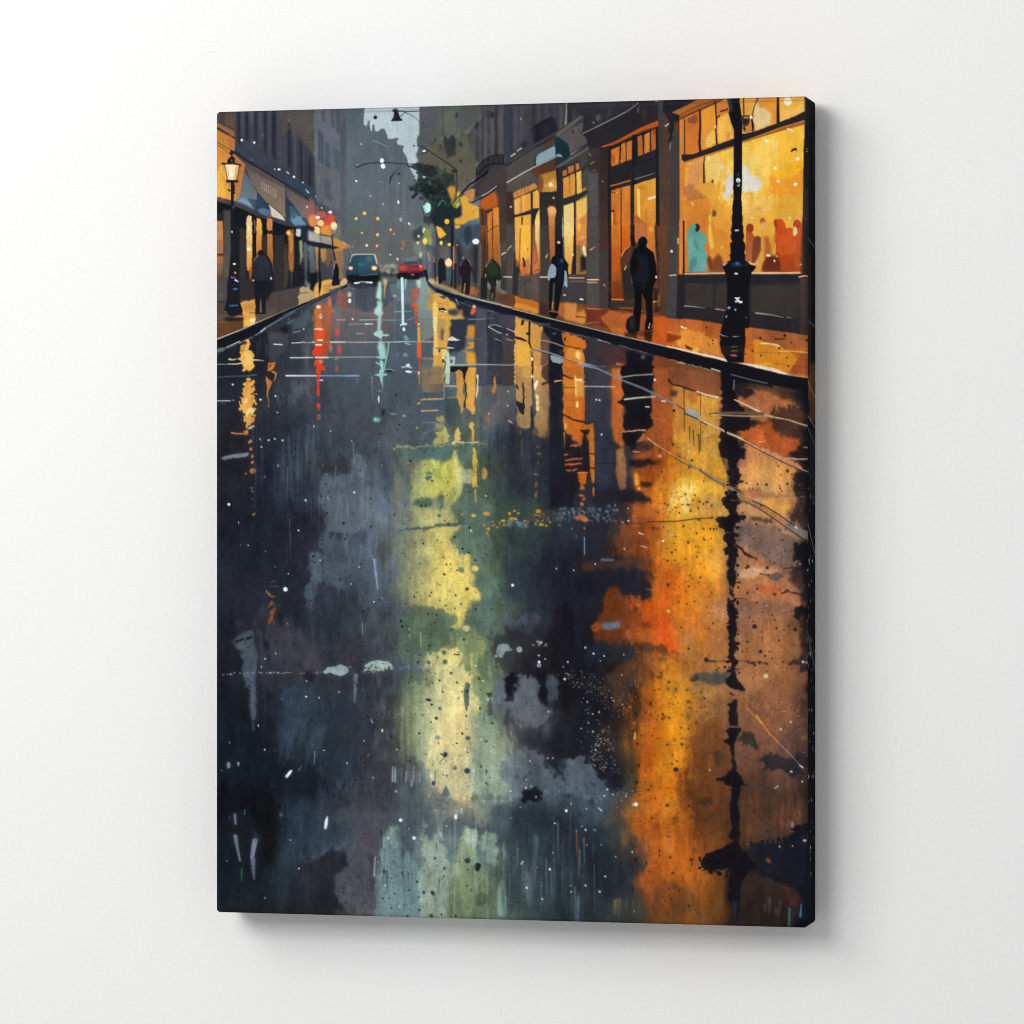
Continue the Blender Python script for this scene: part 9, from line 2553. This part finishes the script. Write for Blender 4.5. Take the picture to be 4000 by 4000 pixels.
def splash():
    """last crisp marks over the dry washes: droplets, ripples round the lamp reflection, thin runs"""
    org(2280, 2800, 2)
    S(['131217', '17151c'], [905, 1090, 960, 1060, 1120, 1030, 1180, 1090, 1150, 1250, 1040, 1250, 905, 1190], 80, rr=(6, 15), a=(.8, 1), seed=141)
    S(['131217', '17151c'], [1180, 1040, 1300, 1080, 1360, 1200, 1260, 1230, 1190, 1240], 50, rr=(5, 13), a=(.8, 1), seed=142)
    S(['16171f'], [1300, 985, 1440, 965, 1560, 940, 1640, 860, 1740, 800, 1740, 880, 1600, 990, 1320, 1040], 60, rr=(6, 15), a=(.6, 1), seed=143)
    S(['16171f'], [1350, 1230, 1500, 1270, 1640, 1330, 1640, 1300, 1500, 1240, 1380, 1190], 40, rr=(5, 13), a=(.6, 1), seed=144)
    org(0, 0, 1)
    S(['15131a'], [2835, 1650, 2880, 1650, 2890, 2660, 2838, 2660], 90, rr=(4, 10), a=(.7, 1), seed=145)
    gg = np.random.default_rng(12)
    for _ in range(16):
        y, x = gg.uniform(1640, 2680), 2862 + gg.uniform(-20, 20)
        L('15131a', [x, y, x + gg.uniform(-48, 48), y + gg.uniform(-3, 3)], gg.uniform(4, 12), 1, a=.75, r=1)
    S(['e8ecf0', 'cfd6de', 'f4f0e8'], [860, 1500, 1500, 1500, 1500, 3560, 860, 3500], 46, rr=(1.5, 4.5), a=(.6, 1), seed=146)
    S(['e8ecf0', 'c8d4dc', 'f4e8d8'], [1500, 2600, 2480, 2500, 2480, 3560, 1500, 3560], 60, rr=(1.5, 5), a=(.6, 1), seed=147)
    S(['1b1c24', '15222c', '20242c'], [1560, 1800, 1880, 1800, 1880, 3000, 1560, 3000], 60, rr=(2, 5.5), a=(.7, 1), seed=148)
    S(['1b1c24', '2a2c34'], [900, 2500, 1600, 2300, 1600, 3100, 900, 3000], 70, rr=(2, 6), a=(.35, .8), seed=149)
    S(['1d1512', '241814'], [2880, 1750, 3120, 1750, 3120, 2700, 2890, 2700], 50, rr=(2, 5), a=(.6, 1), seed=150)
    V('8fa0aa', 1120, 1650, 1560, 2150, 26, w=(2.5, 6), ln=(.08, .3), a=(.12, .4), f=.5, seed=151)
    V('9fb4ac', 1560, 3150, 2350, 3600, 34, w=(3, 9), ln=(.1, .4), a=(.12, .4), f=.5, seed=152)
    V('20262c', 1450, 3200, 2100, 3580, 22, w=(4, 9), ln=(.1, .3), a=(.2, .5), f=.5, seed=153)
    D('eef0f4', [894, 1970, 5, 1115, 2302, 8, 2002, 2286, 5, 2106, 2586, 5, 2212, 3167, 5, 1565, 3204, 6, 1617, 3274, 6, 2484, 3142, 7, 1780, 3190, 6])
    E('eef0f4', 1130, 3020, 5, 14, rot=38)
    E('dce8e4', 1274, 3214, 6, 20, rot=8)

# ---------------------------------------------------------------- paint the picture
under()
left_side()
mid_back()
street_far()
left_pavement()
right_shops()
right_window()
right_figures()
lamp_post()
reflections()
cloth_wash()
splash()
INK_GAIN = 0.93      # ink albedo against the colours above (paper white is not a perfect reflector)


def srgb_lin(c):
    return np.where(c <= 0.04045, c / 12.92, ((c + 0.055) / 1.055) ** 2.4)


PIG_LIN = (srgb_lin(np.clip(PIG, 0, 1)) * INK_GAIN).astype(np.float32)


def ink(x, z):
    """ink at a point of the picture, x right and z up from its centre"""
    u = np.clip((x / CW + 0.5) * PW - 0.5, 0, PW - 1.001)
    v = np.clip((0.5 - z / CH) * PH - 0.5, 0, PH - 1.001)
    a, b = u.astype(int), v.astype(int)
    fu, fv = (u - a)[..., None], (v - b)[..., None]
    P = PIG_LIN
    return (P[b, a] * (1 - fu) + P[b, a + 1] * fu) * (1 - fv) + (P[b + 1, a] * (1 - fu) + P[b + 1, a + 1] * fu) * fv


def grid_mesh(name, co, colr, mat, parent, flip=False):
    """one mesh from a rows x cols sheet of points with ink colours"""
    r, c = co.shape[:2]
    me = bpy.data.meshes.new(name)
    n = r * c
    i = np.arange(n).reshape(r, c)
    q = np.stack([i[:-1, :-1], i[1:, :-1], i[1:, 1:], i[:-1, 1:]], -1).reshape(-1, 4)
    if flip:
        q = q[:, ::-1]
    nq = len(q)
    me.vertices.add(n)
    me.vertices.foreach_set('co', co.reshape(-1).astype(np.float32))
    me.loops.add(nq * 4)
    me.loops.foreach_set('vertex_index', np.ascontiguousarray(q).reshape(-1).astype(np.int32))
    me.polygons.add(nq)
    me.polygons.foreach_set('loop_start', (np.arange(nq) * 4).astype(np.int32))
    me.polygons.foreach_set('use_smooth', np.ones(nq, bool))
    me.update()
    me.validate()
    at = me.color_attributes.new('ink', 'FLOAT_COLOR', 'POINT')
    rgba = np.concatenate([colr.reshape(-1, 3), np.ones((n, 1))], 1).astype(np.float32)
    at.data.foreach_set('color', rgba.reshape(-1))
    me.materials.append(mat)
    o = bpy.data.objects.new(name, me)
    COL.objects.link(o)
    o.parent = parent
    return o


root = bpy.data.objects.new('canvas_print', None)
COL.objects.link(root)
root.location = (0, 0, ZC)
root['label'] = 'portrait canvas print of a rainy city street at dusk hanging on a white wall'
root['category'] = 'wall art'
CM = canvas_material()

# stretched front of the canvas with softly rolled edges
R = 0.0028
NX, NZ_ = 900, 1206
gx = np.linspace(-CW / 2, CW / 2, NX)
gz = np.linspace(CH / 2, -CH / 2, NZ_)
# a few extra rows close to the edges so that the roll stays smooth
ed = R * (1 - np.cos(np.linspace(0, math.pi / 2, 7)))[1:-1]
gx = np.unique(np.concatenate([gx, -CW / 2 + ed, CW / 2 - ed]))
gz = np.unique(np.concatenate([gz, -CH / 2 + ed, CH / 2 - ed]))[::-1]
X, Z = np.meshgrid(gx, gz)
qx = np.maximum(np.abs(X) - (CW / 2 - R), 0)
qz = np.maximum(np.abs(Z) - (CH / 2 - R), 0)
m_ = np.maximum(qx, qz)
h_ = np.maximum(np.hypot(qx, qz), 1e-9)
ang = m_ / R * math.pi / 2
cx = np.sign(X) * np.minimum(np.abs(X), CW / 2 - R) + np.sign(X) * qx / h_ * R * np.sin(ang)
cz = np.sign(Z) * np.minimum(np.abs(Z), CH / 2 - R) + np.sign(Z) * qz / h_ * R * np.sin(ang)
cy = R * (1 - np.cos(ang))
front = np.stack([cx, cy, cz], -1)
face = grid_mesh('printed_front', front, ink(X, Z), CM, root)

# the wrap round the four sides: rings of the outline pushed back to the wall
hx, hz = CW / 2 - R, CH / 2 - R
out = []
nrm = []


def run(a, b, n, nv):
    for t in np.linspace(0, 1, n, endpoint=False):
        out.append((a[0] + (b[0] - a[0]) * t, a[1] + (b[1] - a[1]) * t))
        nrm.append(nv)


def arc(c, a0, a1, n=8):
    for t in np.linspace(0, 1, n, endpoint=False):
        a = a0 + (a1 - a0) * t
        out.append((c[0], c[1]))
        nrm.append((math.cos(a), math.sin(a)))


run((hx, -hz), (hx, hz), 900, (1, 0))
arc((hx, hz), 0, math.pi / 2)
run((hx, hz), (-hx, hz), 620, (0, 1))
arc((-hx, hz), math.pi / 2, math.pi)
run((-hx, hz), (-hx, -hz), 700, (-1, 0))
arc((-hx, -hz), math.pi, 1.5 * math.pi)
run((-hx, -hz), (hx, -hz), 620, (0, -1))
arc((hx, -hz), 1.5 * math.pi, 2 * math.pi)
out.append(out[0])
nrm.append(nrm[0])
O_, N_ = np.array(out), np.array(nrm)
RB = 0.006
dep = np.concatenate([np.linspace(R, CD - RB, 60), CD - RB + RB * np.sin(np.linspace(0, math.pi / 2, 7))[1:]])
ins = np.concatenate([np.zeros(60), RB * (1 - np.cos(np.linspace(0, math.pi / 2, 7)))[1:]])
side = np.zeros((len(dep), len(O_), 3))
sc = np.zeros_like(side)
for k, (d, i_) in enumerate(zip(dep, ins)):
    P_ = O_ + N_ * (R - i_)
    side[k, :, 0], side[k, :, 1], side[k, :, 2] = P_[:, 0], d, P_[:, 1]
    # the picture carries on round the edge, mirrored
    S_ = O_ + N_ * (R - 0.0006 - d * 0.9)
    sc[k] = ink(S_[:, 0], S_[:, 1])
# the right-hand wrap is printed almost black, with cold streaks, glints and the cable running on
org(0, 0, 1)


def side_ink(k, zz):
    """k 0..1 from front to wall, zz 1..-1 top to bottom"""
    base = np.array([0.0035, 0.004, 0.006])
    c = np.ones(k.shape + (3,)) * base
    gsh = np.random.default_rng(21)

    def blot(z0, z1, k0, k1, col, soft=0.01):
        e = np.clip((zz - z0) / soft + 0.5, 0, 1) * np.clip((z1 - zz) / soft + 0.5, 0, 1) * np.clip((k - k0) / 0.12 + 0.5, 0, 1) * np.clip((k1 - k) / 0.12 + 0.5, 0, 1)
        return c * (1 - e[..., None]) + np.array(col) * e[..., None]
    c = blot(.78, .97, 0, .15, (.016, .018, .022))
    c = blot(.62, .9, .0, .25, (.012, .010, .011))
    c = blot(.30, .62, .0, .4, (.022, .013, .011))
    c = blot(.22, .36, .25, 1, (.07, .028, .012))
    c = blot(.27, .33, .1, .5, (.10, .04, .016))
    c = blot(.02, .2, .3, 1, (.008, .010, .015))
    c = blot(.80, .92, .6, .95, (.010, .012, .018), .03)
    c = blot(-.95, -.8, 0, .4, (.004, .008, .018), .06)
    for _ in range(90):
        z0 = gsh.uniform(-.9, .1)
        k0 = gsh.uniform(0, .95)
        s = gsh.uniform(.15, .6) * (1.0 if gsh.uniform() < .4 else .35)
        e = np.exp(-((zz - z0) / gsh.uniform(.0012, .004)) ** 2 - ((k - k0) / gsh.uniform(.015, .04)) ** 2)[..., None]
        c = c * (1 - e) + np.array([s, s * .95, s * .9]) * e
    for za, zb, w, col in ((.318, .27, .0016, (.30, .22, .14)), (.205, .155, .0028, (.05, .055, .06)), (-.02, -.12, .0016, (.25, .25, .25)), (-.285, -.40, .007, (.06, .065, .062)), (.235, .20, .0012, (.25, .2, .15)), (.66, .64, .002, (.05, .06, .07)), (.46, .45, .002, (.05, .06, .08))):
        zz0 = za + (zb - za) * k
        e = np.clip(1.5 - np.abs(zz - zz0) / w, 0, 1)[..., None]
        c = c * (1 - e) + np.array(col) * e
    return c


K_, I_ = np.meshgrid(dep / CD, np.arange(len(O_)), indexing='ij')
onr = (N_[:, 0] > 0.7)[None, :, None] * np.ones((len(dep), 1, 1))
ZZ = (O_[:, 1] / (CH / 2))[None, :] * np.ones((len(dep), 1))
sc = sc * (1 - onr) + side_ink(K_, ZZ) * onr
wrap = grid_mesh('wrapped_edge', side, sc, CM, root, flip=False)
wrap['label'] = 'near black side of the stretched canvas with small pale specks'

# pine stretcher bars behind the cloth
WM = wood_material()


def bar(x0, x1, z0, z1):
    me = bpy.data.meshes.new('stretcher_bar')
    b = bmesh.new()
    y0, y1 = 0.006, CD - 0.0005
    v = [b.verts.new(c) for c in ((x0, y0, z0), (x1, y0, z0), (x1, y0, z1), (x0, y0, z1), (x0, y1, z0), (x1, y1, z0), (x1, y1, z1), (x0, y1, z1))]
    for q in ((0, 1, 2, 3), (7, 6, 5, 4), (4, 5, 1, 0), (3, 2, 6, 7), (0, 3, 7, 4), (1, 5, 6, 2)):
        b.faces.new([v[i] for i in q])
    bmesh.ops.recalc_face_normals(b, faces=b.faces)
    bmesh.ops.bevel(b, geom=b.edges[:], offset=0.0012, segments=2, affect='EDGES')
    b.to_mesh(me)
    me.materials.append(WM)
    o = bpy.data.objects.new('stretcher_bar', me)
    COL.objects.link(o)
    o.parent = root


w_, e_ = 0.04, 0.0045
bar(-CW / 2 + e_, -CW / 2 + w_, -CH / 2 + e_, CH / 2 - e_)
bar(CW / 2 - w_, CW / 2 - e_, -CH / 2 + e_, CH / 2 - e_)
bar(-CW / 2 + w_ + .0005, CW / 2 - w_ - .0005, CH / 2 - w_, CH / 2 - e_)
bar(-CW / 2 + w_ + .0005, CW / 2 - w_ - .0005, -CH / 2 + e_, -CH / 2 + w_)
